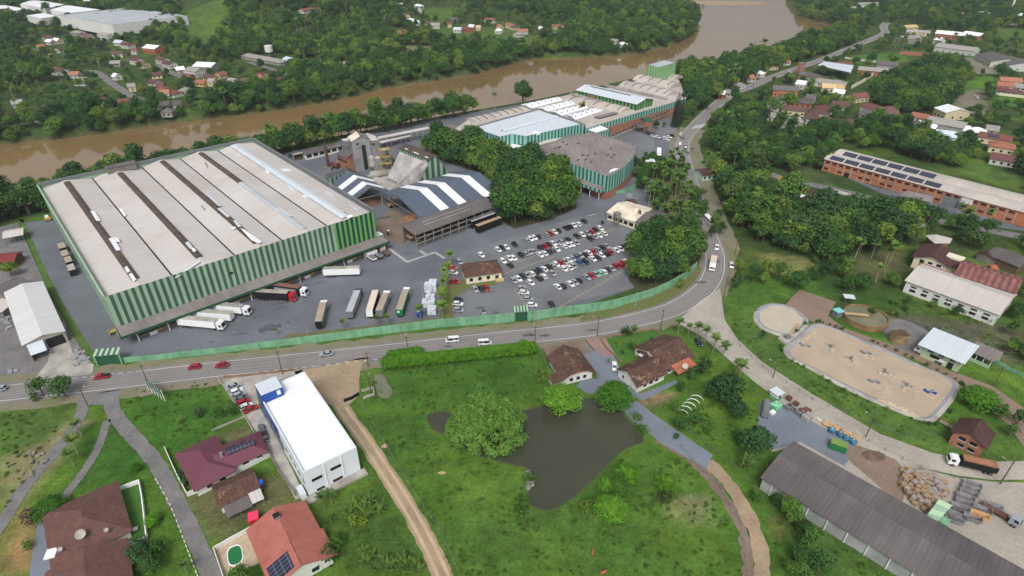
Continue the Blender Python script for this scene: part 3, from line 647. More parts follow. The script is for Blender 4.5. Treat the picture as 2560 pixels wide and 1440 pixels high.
    for q in (((500, 509), (503, 508), (513, 519), (510, 520)), ((510, 403), (514, 402), (520, 413), (516, 414))): patch(q, m_conc, .2)
    mb = MB(); c = fr.loc(305, 418, ZT + 1.5)
    mb.box(fr(34.5, 127.4, ZT - .5), 13, 4.4, 2.8, m_conc, math.radians(41.95)); mb.box(fr(34.5, 127.4, ZT + 2.32), 13.5, 5, .25, r_fibre_dk, math.radians(41.95)); mb.build('roof_plant_room', r)
    # dock canopy
    mb = MB(); n = 26
    for k in range(n):
        a0, a1 = -.4 + (W + 2.6) * k / n, -.4 + (W + 2.6) * (k + 1) / n
        mb.slab([fr(a0, -.05, 5.2), fr(a1, -.05, 5.2), fr(a1, -6.6, 4.75), fr(a0, -6.6, 4.75)], .14, r_fibre_d)
    cn = mb.build('dock_canopy', r)
    mb = MB(); mb.beam(fr(-.5, -6.72, 4.4), fr(W + 2.3, -6.72, 4.4), .16, .95, m_green); mb.beam(fr(W + 2.3, -.1, 4.6), fr(W + 2.3, -6.64, 4.4), .16, .95, m_green); mb.beam(fr(-.5, -.1, 4.6), fr(-.5, -6.64, 4.4), .16, .95, m_green); mb.build('canopy_fascia', cn)
    for k in range(11):
        mb = MB(); mb.tube(fr(4 + k * 9.8, -5.7, 0), fr(4 + k * 9.8, -5.7, 4.5), .13, m_white); mb.build('canopy_post', r)
    mb = MB(); mb.box(fr(W / 2, -1.8, .02), W - 8, 3.5, 1.2, m_conc, math.radians(41.95)); mb.build('dock_platform', r)
    rz = math.radians(41.95)
    for k in range(10):
        mb = MB(); mb.box(fr(8 + k * 9.7, -.12, 1.4), 4, .12, 2.9, m_dark, rz); mb.build('dock_opening', r)  # dark panel on the wall; the recess shade is its colour
    for k in range(9):
        mb = MB(); mb.box(fr(9 + k * 9.6, -3.9, .02), 2.4, .7, 1.2, m_white, rz); mb.box(fr(11.2 + k * 9.6, -3.8, .5), 1.6, .5, 1.1, m_yellow, rz); mb.build('dock_bumper', r)
    mb = MB(); mb.box(fr(40, -.06, 10.5), 1.4, .1, .9, m_dark, rz); mb.build('window', r)
    mb = MB(); mb.box(fr(-.7, 2, .1), .5, 4, 1.2, m_conc, rz); mb.box(fr(-1.6, 5.4, 1.3), 2.6, 1.6, .15, m_yellow, rz)
    for a in (-2.7, -.5): mb.box(fr(a, 5.4, .1), .15, 1.5, 2.2, m_yellow, rz)
    mb.build('corner_stair', r)
    mb = MB(); mb.box(fr(W + 2.2, 3.4, .02), 3.6, 4, 4.6, m_gl, rz, top=r_white); mb.build('corner_annex', r)
    for k in range(12):
        mb = MB(); mb.tube(fr(-.1, 6 + k * 10.4, .2), fr(-.1, 6 + k * 10.4, ZT - .5), .09, m_steel, 5); mb.build('downpipe', r)
    return fr
WF = warehouse()
def ccw(pts):
    a = sum(pts[i][0] * pts[(i + 1) % len(pts)][1] - pts[(i + 1) % len(pts)][0] * pts[i][1] for i in range(len(pts)))
    return pts if a > 0 else pts[::-1]
def hall(name, label, cat, px, z, zs, ms, low, roof, w=1.4, par=.5, z0=0.0, parm=None, group=None):
    """flat-topped hall over a map outline: striped sheets above zs, another wall below, roof behind a parapet"""
    pts = ccw([P(u, v, z) for u, v in px]); c = sum(pts, Vector((0, 0, 0))) / len(pts)
    r = root(name, (c.x, c.y, z0), label, cat, group); n = len(pts)
    up = MB(); lo = MB(); pa = MB(); e = []
    for i in range(n):
        p, q, o = pts[i], pts[(i + 1) % n], pts[i - 1]
        if (q - p).length < .2: continue
        if ms: up.stripes(p, q, zs, z, ms, w)
        if zs > z0 + .1: lo.face([(p.x, p.y, z0), (q.x, q.y, z0), (q.x, q.y, zs), (p.x, p.y, zs)], low)
    # inner line of the parapet
    for i in range(n):
        d1 = (pts[i] - pts[i - 1]).normalized(); d2 = (pts[(i + 1) % n] - pts[i]).normalized()
        nn = (Vector((-d1.y, d1.x, 0)) + Vector((-d2.y, d2.x, 0)))
        e.append(pts[i] + nn.normalized() * .35 / max(.35, nn.length / 2))
    for i in range(n):
        j = (i + 1) % n
        pa.face([pts[i], pts[j], e[j], e[i]], parm or m_steel); pa.face([e[i], e[j], e[j] - Z * par, e[i] - Z * par], parm or m_steel)
    if ms: up.build('wall_sheeting', r)
    if lo.f: lo.build('wall', r)
    pa.build('parapet', r)
    mb = MB(); mb.face([p - Z * par for p in e], roof); mb.build('roof', r)
    return r
def vault(name, A, B, w, rise, z, mat, parent, ribs=0, n=10):
    fr, L = frame(A, B, z); mb = MB()
    pr = [(-w / 2 + w * i / n, rise * math.sin(PI * i / n) ** .8) for i in range(n + 1)]
    for (b0, h0), (b1, h1) in zip(pr, pr[1:]): mb.face([fr(0, b0, z + h0), fr(L, b0, z + h0), fr(L, b1, z + h1), fr(0, b1, z + h1)], mat)
    for a, s in ((0, 1), (L, -1)): mb.face([fr(a, b, z + h) for b, h in pr][::s] , mat)
    o = mb.build(name, parent)
    for k in range(ribs):
        a = L * (k + .6) / ribs; mb = MB()
        for (b0, h0), (b1, h1) in zip(pr[1:-1], pr[2:-1]):
            mb.beam(fr(a, b0, z + h0 + .12), fr(a, b1, z + h1 + .12), .5, .35, m_fwall)
        mb.build('roof_rib', o)
    return o
m_fwall = M('sooty_upstand', (96, 88, 84), var=.15)
m_corr = roofmat('grey_corrugated_wall', (150, 146, 144), (120, 116, 114), 1.2, .18, .3, .3)
# main long hall with its vaults
r = hall('factory_hall', 'long factory hall with pale vaulted roofs, striped band and brick walls by the road', 'factory hall', [(1335, 273), (1308, 263), (1400, 241), (1430, 233), (1470, 226), (1550, 213), (1625, 191), (1692, 185), (1717, 246), (1676, 258), (1499, 311), (1465, 322), (1461, 309), (1347, 271)], 10, 6.2, [m_tl, m_td], m_brick, r_beige, 1.5, .4)
for A, B, w, rise, ribs in (((1597, 196), (1690, 217), 17, 3.2, 4), ((1562, 211), (1680, 237), 17, 2.8, 6), ((1655, 188), (1697, 197), 15, 2.8, 2), ((1420, 246), (1567, 276), 15, 2.0, 5)): vault('vault_roof', A, B, w, rise, 9.7, r_beige, r, ribs)
for q in (((1303, 261), (1392, 242), (1407, 250), (1330, 270)), ((1345, 269), (1424, 251), (1439, 260), (1370, 278)), ((1377, 278), (1458, 260), (1471, 269), (1405, 289)), ((1418, 287), (1482, 270), (1508, 276), (1438, 299))):
    p = [P(u, v, 10.4) for u, v in q]; mb = MB(); m0, m1 = p[0].lerp(p[3], .42), p[1].lerp(p[2], .42)
    mb.slab([p[0], p[1], m1 + Z * .7, m0 + Z * .7], .5, r_white); mb.slab([m0 + Z * .7, m1 + Z * .7, p[2], p[3]], .5, r_white); o = mb.build('white_roof_bay', r)
    for k in range(5):
        for f in (.3, .7):
            c = p[0].lerp(p[1], (k + .5) / 5).lerp(p[3].lerp(p[2], (k + .5) / 5), f); mb = MB(); mb.tube(c + Z * .2, c + Z * 1.1, .38, m_steel, 8); mb.build('roof_vent', o)
for A, B in (((1427, 234), (1573, 272)), ((1510, 212), (1668, 247)), ((1607, 193), (1684, 208))):
    a = P(*A, 10.6); b = P(*B, 10.6); mb = MB(); mb.beam(a, b, 1.2, 1.4, m_fwall if A[0] > 1600 else m_conc_l); mb.build('fire_wall', r)
a = P(1485, 293, 10); b = P(1533, 281, 10); mb = MB(); mb.slab([a + Z * .5, b + Z * .5, b + Vector((3, -4, .9)), a + Vector((3, -4, .9))], .5, r_fibre_d); mb.build('roof_light', r)
fb, L = frame((1524, 321), (1676, 258), 10)
for k in range(20):
    a = 2 + L * k / 20; mb = MB(); mb.beam(fb(a, -.12, 0), fb(a, -.12, 6.2), .35, .25, m_conc); mb.build('pilaster', r)
for k in range(19):
    mb = MB(); mb.box(fb(5.5 + L * k / 20, -.06, 3.9), 2.6, .12, 1.1, m_dark, math.atan2(fb.x.y, fb.x.x)); mb.build('window', r)
mb = MB(); mb.beam(fb(0, -.1, 3.3), fb(L, -.1, 3.3), .3, .3, m_conc_l); mb.build('wall_band', r)
# raised monitor building on its roof
fr, L = frame((1443, 224), (1592, 259), 14.5); dd = fr.loc(1631, 246, 14.5)[1]
r = root('roof_top_hall', fr(L / 2, dd / 2, 10), 'green striped block with bright gabled sheet roof standing up above the vaulted roofs', 'factory hall')
mb = MB(); mb.stripes(fr(0, 0), fr(L, 0), 9, 14.3, [m_gl2, m_gd2], 1.6)
for (p, q) in ((fr(L, 0), fr(L, dd / 2)), (fr(L, dd / 2), fr(L, dd))):
    up = q == fr(L, dd / 2); mb.stripes(p, q, 9, 14.3 if p == fr(L, 0) else 16.2, [m_gl2, m_gd2], 1.4, 9, 16.2 if p == fr(L, 0) else 14.3)
mb.face([fr(0, dd, 9), fr(0, 0, 9), fr(0, 0, 14.3), fr(0, dd / 2, 16.2), fr(0, dd, 14.3)], m_gl2); mb.face([fr(L, dd, 9), fr(0, dd, 9), fr(0, dd, 14.3), fr(L, dd, 14.3)], m_gl2); mb.build('wall_sheeting', r)
mb = MB(); mb.slab([fr(-1, -.8, 14.2), fr(L + .8, -.8, 14.2), fr(L + .8, dd / 2, 16.5), fr(-1, dd / 2, 16.5)], .15, r_pale); mb.slab([fr(-1, dd / 2, 16.5), fr(L + .8, dd / 2, 16.5), fr(L + .8, dd + .8, 14.2), fr(-1, dd + .8, 14.2)], .15, r_pale)
ro = mb.build('roof', r); mb = MB(); mb.beam(fr(6, dd / 2 - 1.2, 16.45), fr(L - 12, dd / 2 - 1.2, 16.45), .8, .5, m_steel); mb.build('ridge_vent', ro)
mb = MB(); mb.face([fr(9.5, -.05, 9.8), fr(19, -.05, 9.8), fr(19, -.05, 14), fr(9.5, -.05, 14)], M('mural_panel', (150, 128, 92), (92, 76, 62), s=.5, lo=.45, hi=.55)); mb.build('mural_panel', r)
# tower at the far end
hall('striped_tower', 'tall green striped tower block with flat roof at the river end of the factory', 'tower', [(1619, 161), (1646, 168), (1691, 156), (1662, 150)], 21.5, 6, [m_gl2, m_gl], m_gl, r_metal, 1.6, .3)
# front halls
r = hall('factory_hall', 'blue-white flat roofed hall with teal stripes between the trees and the vaulted hall', 'factory hall', [(1180, 317), (1249, 342), (1280, 335), (1314, 341), (1459, 309), (1347, 271)], 14, 3.6, [m_tl, m_td], m_brick, r_pale, 1.3, .9)
a = P(1258, 329, 13.4); b = P(1392, 293, 13.4); mb = MB(); mb.tube(a + Z * .3, b + Z * .3, 1.0, r_pale, 10); o = mb.build('ridge_vent', r); d = (b - a).normalized(); s = Vector((-d.y, d.x, 0)) * 1.3
mb = MB(); mb.beam(a + s + Z * .3, b + s + Z * .3, .5, .9, m_dark); mb.build('vent_louvre', o)
q = [P(u, v, 13.2) for u, v in ((1325, 334), (1338, 330), (1356, 334), (1343, 339))]; mb = MB(); mb.slab([p + Z * .8 for p in q], .75, r_white); mb.build('roof_hatch', r)
hall('factory_annex', 'lower teal striped wing joined to the blue-white roofed hall beside the trees', 'factory hall', [(1152, 333), (1179, 344), (1205, 338), (1180, 326)], 10, 1.5, [m_tl, m_td], m_brick, r_pale, 1.3, .4)
hall('factory_annex', 'low wing with white roof behind a grey corrugated parapet', 'factory hall', [(1210, 360), (1232, 352), (1278, 340), (1330, 356), (1322, 362), (1278, 377), (1240, 372)], 9.5, 3, [m_gl, m_td], m_brick, r_white, 1.3, 1.5, parm=m_corr)
hall('link_building', 'narrow grey flat roofed link with pale green striped front', 'factory hall', [(1278, 384), (1300, 374), (1369, 347), (1424, 340), (1326, 374)], 9, 2.5, [m_gl, m_gd], m_brick, r_fibre, 1.3, .2)
r = hall('factory_hall', 'hall with weathered grey-brown roof and teal striped walls above the forecourt', 'factory hall', [(1321, 370), (1520, 441), (1542, 429), (1562, 415), (1578, 400), (1587, 385), (1590, 362), (1520, 342), (1485, 331), (1440, 337), (1419, 338), (1388, 352)], 13, 4.2, [m_tl, m_td], m_brick, r_fibre_d, 1.35, .7, parm=m_corr)
rr = random.Random(8)
for k in range(30):
    u = 1385 + rr.random() * 160; v = 350 + rr.random() * 75
    if inpoly(u, v, [(1360, 372), (1515, 425), (1575, 378), (1480, 342), (1410, 348)]): mb = MB(); c = P(u, v, 12.4); mb.box(c, 1.0, 2.6, .12, r_black, -.5); mb.build('roof_light', r)
q = [P(u, v, 12.4) for u, v in ((1526, 425), (1537, 421), (1548, 422), (1522, 433))]; mb = MB(); mb.slab([p + Z * .15 for p in q], .12, r_white); mb.build('roof_patch', r)
def awning(A, B, w, z, r, stripe=True):
    fr, L = frame(A, B, z); mb = MB(); mb.slab([fr(0, -w, z - .4), fr(L, -w, z - .4), fr(L, 0, z + .3), fr(0, 0, z + .3)], .15, r_fibre_d); o = mb.build('awning', r)
    mb = MB(); mb.stripes(fr(0, -w - .08), fr(L, -w - .08), z - 1.9, z - .35, [m_tl, m_td], 1.4); mb.stripes(fr(L + .05, -w), fr(L + .05, 0), z - 1.9, z - .35, [m_tl, m_td], 1.4); mb.build('awning_fascia', o)
    for k in range(4): mb = MB(); mb.tube(fr(L * k / 3.3 + 1, -w + .3, 0), fr(L * k / 3.3 + 1, -w + .3, z - 1.5), .14, m_white); mb.build('awning_post', o)
awning((1393, 420), (1452, 442), 5.5, 6.0, r); awning((1448, 440), (1521, 466), 6.5, 6.5, r)
fb, L = frame((1321, 370), (1520, 441), 13); rz = math.atan2(fb.x.y, fb.x.x)
for a in (22, 30, 46): mb = MB(); mb.box(fb(a, -.1, .1), 4.5, .15, 3.9, m_dark, rz); mb.build('loading_door', r)
hall('factory_annex', 'white roofed porch block with striped front beside the brick wall', 'factory hall', [(1463, 323), (1492, 332), (1525, 322), (1499, 311)], 9.2, 1.0, [m_tl, m_td], m_brick, r_white, 1.3, .3)
r = hall('factory_hall', 'low hall with beige ribbed roof and sheds along the river trees', 'factory hall', [(1165, 334), (1136, 322), (1175, 294), (1308, 263), (1347, 272), (1180, 320)], 8.5, 8.4, None, m_conc, r_beige, 1.5, .2)
vault('vault_roof', (1178, 303), (1335, 268), 14, 1.8, 8.4, r_beige, r, 9)
def gable(name, label, cat, A, B, w, ze, rise, roof, wall, group=None, ov=.5, side=0, open_=False, z0=0.0, wcol=None, rcol=None, hip=False, t=.18, parts=True):
    """pitched-roof building: ridge from map pixel A to B (at ridge height); w wide"""
    zr = z0 + ze + rise; fr, L = frame(A, B, zr); h = w / 2; rz = math.atan2(fr.x.y, fr.x.x)
    r = root(name, fr(L / 2, 0, z0), label, cat, group)
    e = h if hip else 0.0
    mb = MB(); e0, e1 = -e, L + e; zw = z0 + ze
    if not open_:
        mb.face([fr(e0, -h, z0 - .4), fr(e1, -h, z0 - .4), fr(e1, -h, zw), fr(e0, -h, zw)], wall); mb.face([fr(e1, h, z0 - .4), fr(e0, h, z0 - .4), fr(e0, h, zw), fr(e1, h, zw)], wall)
        for a, s in ((e0, 1), (e1, -1)):
            pts = [fr(a, h, z0 - .4), fr(a, -h, z0 - .4), fr(a, -h, zw)] + ([] if hip else [fr(a, 0, zr - .02)]) + [fr(a, h, zw)]
            mb.face(pts[::s], wall)
        wo = mb.build('wall', r)
        if wcol: wo.color = lin(wcol)
    else:
        for k in range(5):
            for b in (-h, h): mb = MB(); mb.tube(fr(e0 + (e1 - e0) * k / 4, b * .96, z0), fr(e0 + (e1 - e0) * k / 4, b * .96, zw), .12, m_steel, 6); mb.build('post', r)
    sl = rise / h; mb = MB(); o = ov; zo = zw - o * sl; zr2 = zr + .05
    if hip:
        A_, B_, = fr(0, 0, zr2), fr(L, 0, zr2); c = [fr(e0 - o, -h - o, zo), fr(e1 + o, -h - o, zo), fr(e1 + o, h + o, zo), fr(e0 - o, h + o, zo)]
        for f in ((c[0], c[1], B_, A_), (c[1], c[2], B_), (c[2], c[3], A_, B_), (c[3], c[0], A_)): mb.face(f, roof); mb.face([p - Z * t for p in f[::-1]], roof)
        for i in range(4): j = (i + 1) % 4; mb.face([c[i] - Z * t, c[j] - Z * t, c[j], c[i]], roof)
    else:
        for s in (-1, 1):
            mb.slab([fr(e0 - o, s * (h + o), zo), fr(e1 + o, s * (h + o), zo), fr(e1 + o, 0, zr2), fr(e0 - o, 0, zr2)][::-s], t, roof)
    ro = mb.build('roof', r)
    if rcol: ro.color = lin(rcol)
    return r, fr, L, rz
def wins(r, fr, a0, a1, n, b, z, w, h, rz, m=None, off=.05, along=True, name='window', frame_m=None):
    for k in range(n):
        a = a0 + (a1 - a0) * (k + .5) / n; mb = MB()
        c = fr(a, b + (off if b > 0 else -off), z) if along else fr(b + (off if b > 0 else -off), a, z)
        mb.box(c, w, .12, h, m or m_glass, rz + (0 if along else PI / 2)); o = mb.build(name, r)
        if frame_m:
            mb = MB(); mb.box(c - Z * .12, w + .24, .2, .12, frame_m, rz + (0 if along else PI / 2)); mb.build('sill', o)
gable('storage_shed', 'grey ridged shed at the river end of the low beige hall', 'shed', (1121, 312), (1147, 326), 12, 6, 1.5, r_fibre_d, m_conc)
gable('storage_shed', 'small white roofed lean-to shed by the fence under the river trees', 'shed', (1080, 326), (1116, 315), 7, 4.5, .6, r_white, m_dark)
# entrance porch
r, fr, L, rz = gable('entrance_porch', 'brown roofed entrance porch on posts before the brick wall', 'porch', (1590, 311), (1612, 308), 8, 4, 1.0, r_fibre_dk, m_brick, open_=True)
gable('entrance_porch', 'second smaller dark porch roof next to the parked white cars', 'porch', (1618, 322), (1634, 319), 6, 3.5, .8, r_fibre_dk, m_brick, open_=True)
r = hall('brick_lodge', 'small brick lodge with green curved roof against the long factory wall', 'lodge', [(1603, 300), (1612, 306), (1631, 302), (1620, 296)], 7, 6.8, None, m_brick, m_green, 1, .1)
vault('curved_roof', (1606, 301), (1626, 299), 8, 1.4, 7, m_green, r)
m_clad = roofmat('grey_tower_cladding', (140, 140, 144), (122, 120, 122), 1.1, .06, .3, .2)
fr, L = frame((890, 430), (955, 420), 0); rz = math.atan2(fr.x.y, fr.x.x)
r = root('process_tower', fr(L / 2, 5), 'tall grey sheet-clad process tower with beige gable roof', 'tower'); L1 = L * .66; D1 = 9; zt = 18
mb = MB()
mb.face([fr(0, 0, 0), fr(L1, 0, 0), fr(L1, 0, zt), fr(L1 / 2, 0, zt + 2.2), fr(0, 0, zt)], m_clad); mb.face([fr(0, D1, 0), fr(0, 0, 0), fr(0, 0, zt), fr(0, D1, zt)], m_clad); mb.face([fr(L1, 0, 0), fr(L1, D1, 0), fr(L1, D1, zt), fr(L1, 0, zt)], m_clad); mb.face([fr(L1, D1, 0), fr(0, D1, 0), fr(0, D1, zt), fr(L1 / 2, D1, zt + 2.2), fr(L1, D1, zt)], m_clad)
mb.prism([fr(L1, 1)[:2], fr(L, 1)[:2], fr(L, D1)[:2], fr(L1, D1)[:2]], 0, zt - 1.5, m_clad, r_fibre)
mb.prism([fr(L1 + .2, -3)[:2], fr(L + 1, -3)[:2], fr(L + 1, 1)[:2], fr(L1 + .2, 1)[:2]], 0, 7, m_clad, r_fibre); mb.build('wall_cladding', r)
mb = MB(); mb.slab([fr(-.4, -.4, zt - .1), fr(L1 / 2, -.4, zt + 2.4), fr(L1 / 2, D1 + .4, zt + 2.4), fr(-.4, D1 + .4, zt - .1)], .15, r_cream); mb.slab([fr(L1 / 2, -.4, zt + 2.4), fr(L1 + .4, -.4, zt - .1), fr(L1 + .4, D1 + .4, zt - .1), fr(L1 / 2, D1 + .4, zt + 2.4)], .15, r_fibre_d); mb.build('roof', r)
mb = MB(); mb.box(fr(L1 * .62, -.08, .5), 2.2, .1, 14.5, m_dark, rz); mb.build('tall_opening', r)  # flat dark panel, shade inside the slot given as colour
for a, z in ((L1 * .3, 15.6), (L1 + 2, 14)): mb = MB(); mb.box(fr(a, -.06 if a < L1 else .94, z), 1.6, .12, .9, m_dark, rz); mb.build('vent', r)
p = P(933, 426); tag((lambda o: o)(root('dust_tank', p, 'white domed dust tank standing against the grey process tower', 'tank')), 'white domed dust tank standing against the grey process tower', 'tank'); tk = COL.objects[-1]
mb = MB(); mb.lathe(p, [(.9, 1.2), (2, 3), (2, 7.4), (1.5, 8.4), (.02, 9)], m_conc_l, 16); mb.build('tank_shell', tk, True)
for k in range(4): mb = MB(); q = p + Vector((1.5 * math.cos(k * PI / 2), 1.5 * math.sin(k * PI / 2), 0)); mb.tube(q, q + Z * 3, .12, m_steel, 5); mb.build('leg', tk)
r, fr, L, rz = gable('brick_kiln_house', 'brick building with dark roof beside the grey process tower', 'building', (858, 371), (882, 381), 9, 8, 2, r_fibre_dk, m_brick)
wins(r, fr, 0, L, 3, -4.5, 4.5, 2.2, 1.4, rz, m_dark)
p = P(823, 426); r = root('chimney', p, 'slim rust-stained chimney standing in the kiln yard', 'chimney'); mb = MB(); mb.tube(p, p + Z * 14, .95, m_rust, 12, .75); mb.build('chimney_stack', r); mb = MB(); mb.box(p, 3.4, 3.4, 2.2, m_conc); mb.build('chimney_base', r)
for i, (u, v, l) in enumerate(((838, 420, 'rusty round boiler drum lying beside the chimney'), (853, 415, 'dark boiler drum next to the brick kiln house'))):
    p = P(u, v); r = root('boiler_drum', p, l, 'boiler'); mb = MB(); mb.tube(p + Vector((-2.4, 1, 1.7)), p + Vector((2.4, -1, 1.7)), 1.6, m_rust if i == 0 else m_steel, 14); mb.build('drum', r); mb = MB(); mb.box(p, 3.4, 1.8, .8, m_conc, -.4); mb.build('saddle', r)
hall('kiln_annex', 'roofless green striped box on brick base behind the warehouse', 'building', [(811, 436), (823, 447), (872, 427), (862, 419)], 8.5, 3.5, [m_gl, m_gd], m_brick, m_conc, 1.4, 4)
# conveyors
def conveyor(label, A, za, B, zb, legs=3, m=None):
    a = P(*A, za); b = P(*B, zb); r = root('conveyor', ((a.x + b.x) / 2, (a.y + b.y) / 2, 0), label, 'conveyor'); mb = MB(); mb.beam(a, b, 1.5, 1.3, m or m_conc_l); mb.build('gantry', r)
    for k in range(legs):
        c = a.lerp(b, (k + .6) / (legs + .2)); mb = MB()
        for s in (-.7, .7): mb.beam((c.x + s, c.y, 0), (c.x + s * .5, c.y, c.z - .5), .2, .2, m_steel)
        mb.build('trestle', r)
    return r
conveyor('long inclined conveyor running up to the peak of the pitched silo shed', (978, 476), 3, (1064, 402), 17)
conveyor('steep conveyor between the yellow frame and the ground by the silo shed', (986, 402), 2, (960, 374), 13, 2)
conveyor('low grey belt gallery lying in front of the process tower', (905, 447), 2, (968, 428), 2.5, 3)
conveyor('thin red pipe gallery running from the kiln toward the striped open hall', (865, 420), 7, (918, 447), 7, 3, m_rust)
p = P(966, 424); r = root('steel_frame', p, 'yellow steel support frame between the process tower and the silo shed', 'frame')
for k, z in enumerate((4, 8, 12)): mb = MB(); mb.box(p + Z * z, 6, 4.5, .25, m_yellow, .4, bot=True); mb.build('platform', r)
for sx in (-2.8, 2.8):
    for sy in (-2, 2):
        q = p + Vector((sx * .92 - sy * .39, sx * .39 + sy * .92, 0)); mb = MB(); mb.beam(q, q + Z * 14, .25, .25, m_yellow); mb.build('column', r)
mb = MB()
for z in (0, 4, 8): mb.beam(p + Vector((-2.6, -3, z)), p + Vector((2.6, -1, z + 4)), .18, .18, m_yellow)
mb.build('brace', r)
# steep silo shed
fr, L = frame((968, 444), (1026, 471), 1); rz = math.atan2(fr.x.y, fr.x.x)
a1 = fr.loc(996, 377, 13.5); a2 = fr.loc(1070, 409, 13.5); bt = (a1[1] + a2[1]) / 2; L = max(L, a2[0]); W2 = bt + 7; bb = W2 + bt
r = root('silo_shed', fr(L / 2, W2 / 2 + 2), 'steep sided silo shed with pale concrete slope, brown cap roof and striped gable', 'shed')
mb = MB(); mb.slab([fr(0, 0, 1), fr(L, 0, 1), fr(L, bt, 13.5), fr(0, bt, 13.5)], .3, M('stained_slope', (178, 176, 176), (146, 144, 144), s=.12, fine=.8, var=.12)); mb.slab([fr(L, bb, 1), fr(0, bb, 1), fr(0, W2, 13.5), fr(L, W2, 13.5)], .3, r_fibre_d); mb.build('sloping_roof', r)
mb = MB(); mb.stripes(fr(0, bt), fr(L, bt), 13.5, 15.6, [m_gl, m_gd], 1.1); mb.stripes(fr(L, W2), fr(0, W2), 13.5, 15.6, [m_gl, m_gd], 1.1); mb.build('clerestory', r)
for a in (0, L):
    mb = MB(); n = 14
    for k in range(n):
        b0, b1 = bb * k / n, bb * (k + 1) / n
        h = lambda b: 1 + 12.5 * min(1, b / bt) if b < bt else (16.4 if b <= W2 else 1 + 12.5 * min(1, (bb - b) / bt))
        mb.face([fr(a, b0, 0), fr(a, b1, 0), fr(a, b1, h(b1 - .01)), fr(a, b0, h(b0 + .01))], m_gl if k % 2 else m_gd)
    mb.build('gable_wall', r)
mb = MB(); mb.slab([fr(-.6, bt - .5, 15.7), fr(L + .6, bt - .5, 15.7), fr(L + .6, (bt + W2) / 2, 16.9), fr(-.6, (bt + W2) / 2, 16.9)], .2, r_black); mb.slab([fr(-.6, (bt + W2) / 2, 16.9), fr(L + .6, (bt + W2) / 2, 16.9), fr(L + .6, W2 + .5, 15.7), fr(-.6, W2 + .5, 15.7)], .2, r_black); ro = mb.build('cap_roof', r)
for a in (4, L * .45, L * .55, L * .85): mb = MB(); mb.slab([fr(a, bt + .6, 16.06), fr(a + 2.6, bt + .6, 16.06), fr(a + 2.6, bt + 2.4, 16.5), fr(a, bt + 2.4, 16.5)], .1, r_white); mb.build('skylight', ro)
# wood-chip halls: open sided, blue-grey roofs with white bands
def chip_hall(label, FL, FR, BR, ze, rise, bands, brz=None):
    fr, W = frame(FL, FR, ze); D = fr.loc(*BR, ze)[1]
    r = root('chip_hall', fr(W / 2, D / 2), label, 'open hall'); zr = ze + rise
    edges = [0.0]
    for a, b in bands: edges += [a, b]
    edges.append(1.0); mb = MB()
    for i, (f0, f1) in enumerate(zip(edges, edges[1:])):
        m = r_white if i % 2 else r_slate
        mb.slab([fr(-.6, D * f0, ze), fr(W / 2, D * f0, zr), fr(W / 2, D * f1, zr), fr(-.6, D * f1, ze)], .25, m); mb.slab([fr(W / 2, D * f0, zr), fr(W + .6, D * f0, ze), fr(W + .6, D * f1, ze), fr(W / 2, D * f1, zr)], .25, m)
    mb.build('roof', r)
    for k in range(10):
        for a in (0, W):
            mb = MB(); mb.tube(fr(a, .5 + (D - 1) * k / 9, 0), fr(a, .5 + (D - 1) * k / 9, ze - .2), .2, m_conc_l, 6); mb.build('post', r)
    mb = MB()
    for a in (0, W): mb.beam(fr(a, 0, ze - .5), fr(a, D, ze - .5), .3, .5, m_steel)
    for a, b, za, zb in ((0, W / 2, ze - .4, zr - .4), (W / 2, W, zr - .4, ze - .4), (0, W, ze - .7, ze - .7)): mb.beam(fr(a, .1, za), fr(b, .1, zb), .35, .35, m_steel)
    mb.build('truss', r)
    return r, fr, W, D
chip_hall('smaller open hall with two white bands across its slate-blue roof', (887, 498), (967, 478), (905, 440), 7, 4.5, ((.14, .33), (.55, .74)))
_, fr, W, D = chip_hall('larger open hall with three white bands across its slate-blue roof', (951, 483), (1049, 543), (1235, 468), 7, 4.5, ((.235, .335), (.45, .55), (.76, .86)))
m_chip = M('wood_chip', (176, 116, 78), (150, 98, 68), s=.3, fine=2.2, var=.22)
def heap(name, label, c, rx, ry, h, m, n=22, rings=7, cat='heap', seed=1):
    q = random.Random(seed); mb = MB(); R_ = []
    for j in range(rings + 1):
        f = j / rings; R_.append([(c[0] + rx * f * math.cos(2 * PI * i / n) * (1 + q.uniform(-.09, .09)), c[1] + ry * f * math.sin(2 * PI * i / n) * (1 + q.uniform(-.09, .09)), c[2] + max(0.015, h * (1 - f ** 1.25) + (q.uniform(-.06, .06) * h if j < rings else 0))) for i in range(n)])
    for a, b in zip(R_, R_[1:]):
        for i in range(n): j = (i + 1) % n; mb.face([a[i], b[i], b[j], a[j]], m)
    o = mb.build(name, None, True, loc=c); tag(o, label, cat); return o
heap('wood_chip_heap', 'orange wood chip heap spilling out under the larger striped roof', fr(W * .72, 7, .03), 9, 11, 5, m_chip, seed=2)
heap('wood_chip_heap', 'long wood chip heap under the back of the larger striped roof', fr(W * .5, 28, .03), 11, 16, 5.5, m_chip, seed=3)
heap('wood_chip_heap', 'brown wood chip heap inside the smaller open hall', P(905, 508), 9, 7, 4, M('dark_chip', (120, 84, 62), var=.2), seed=4)
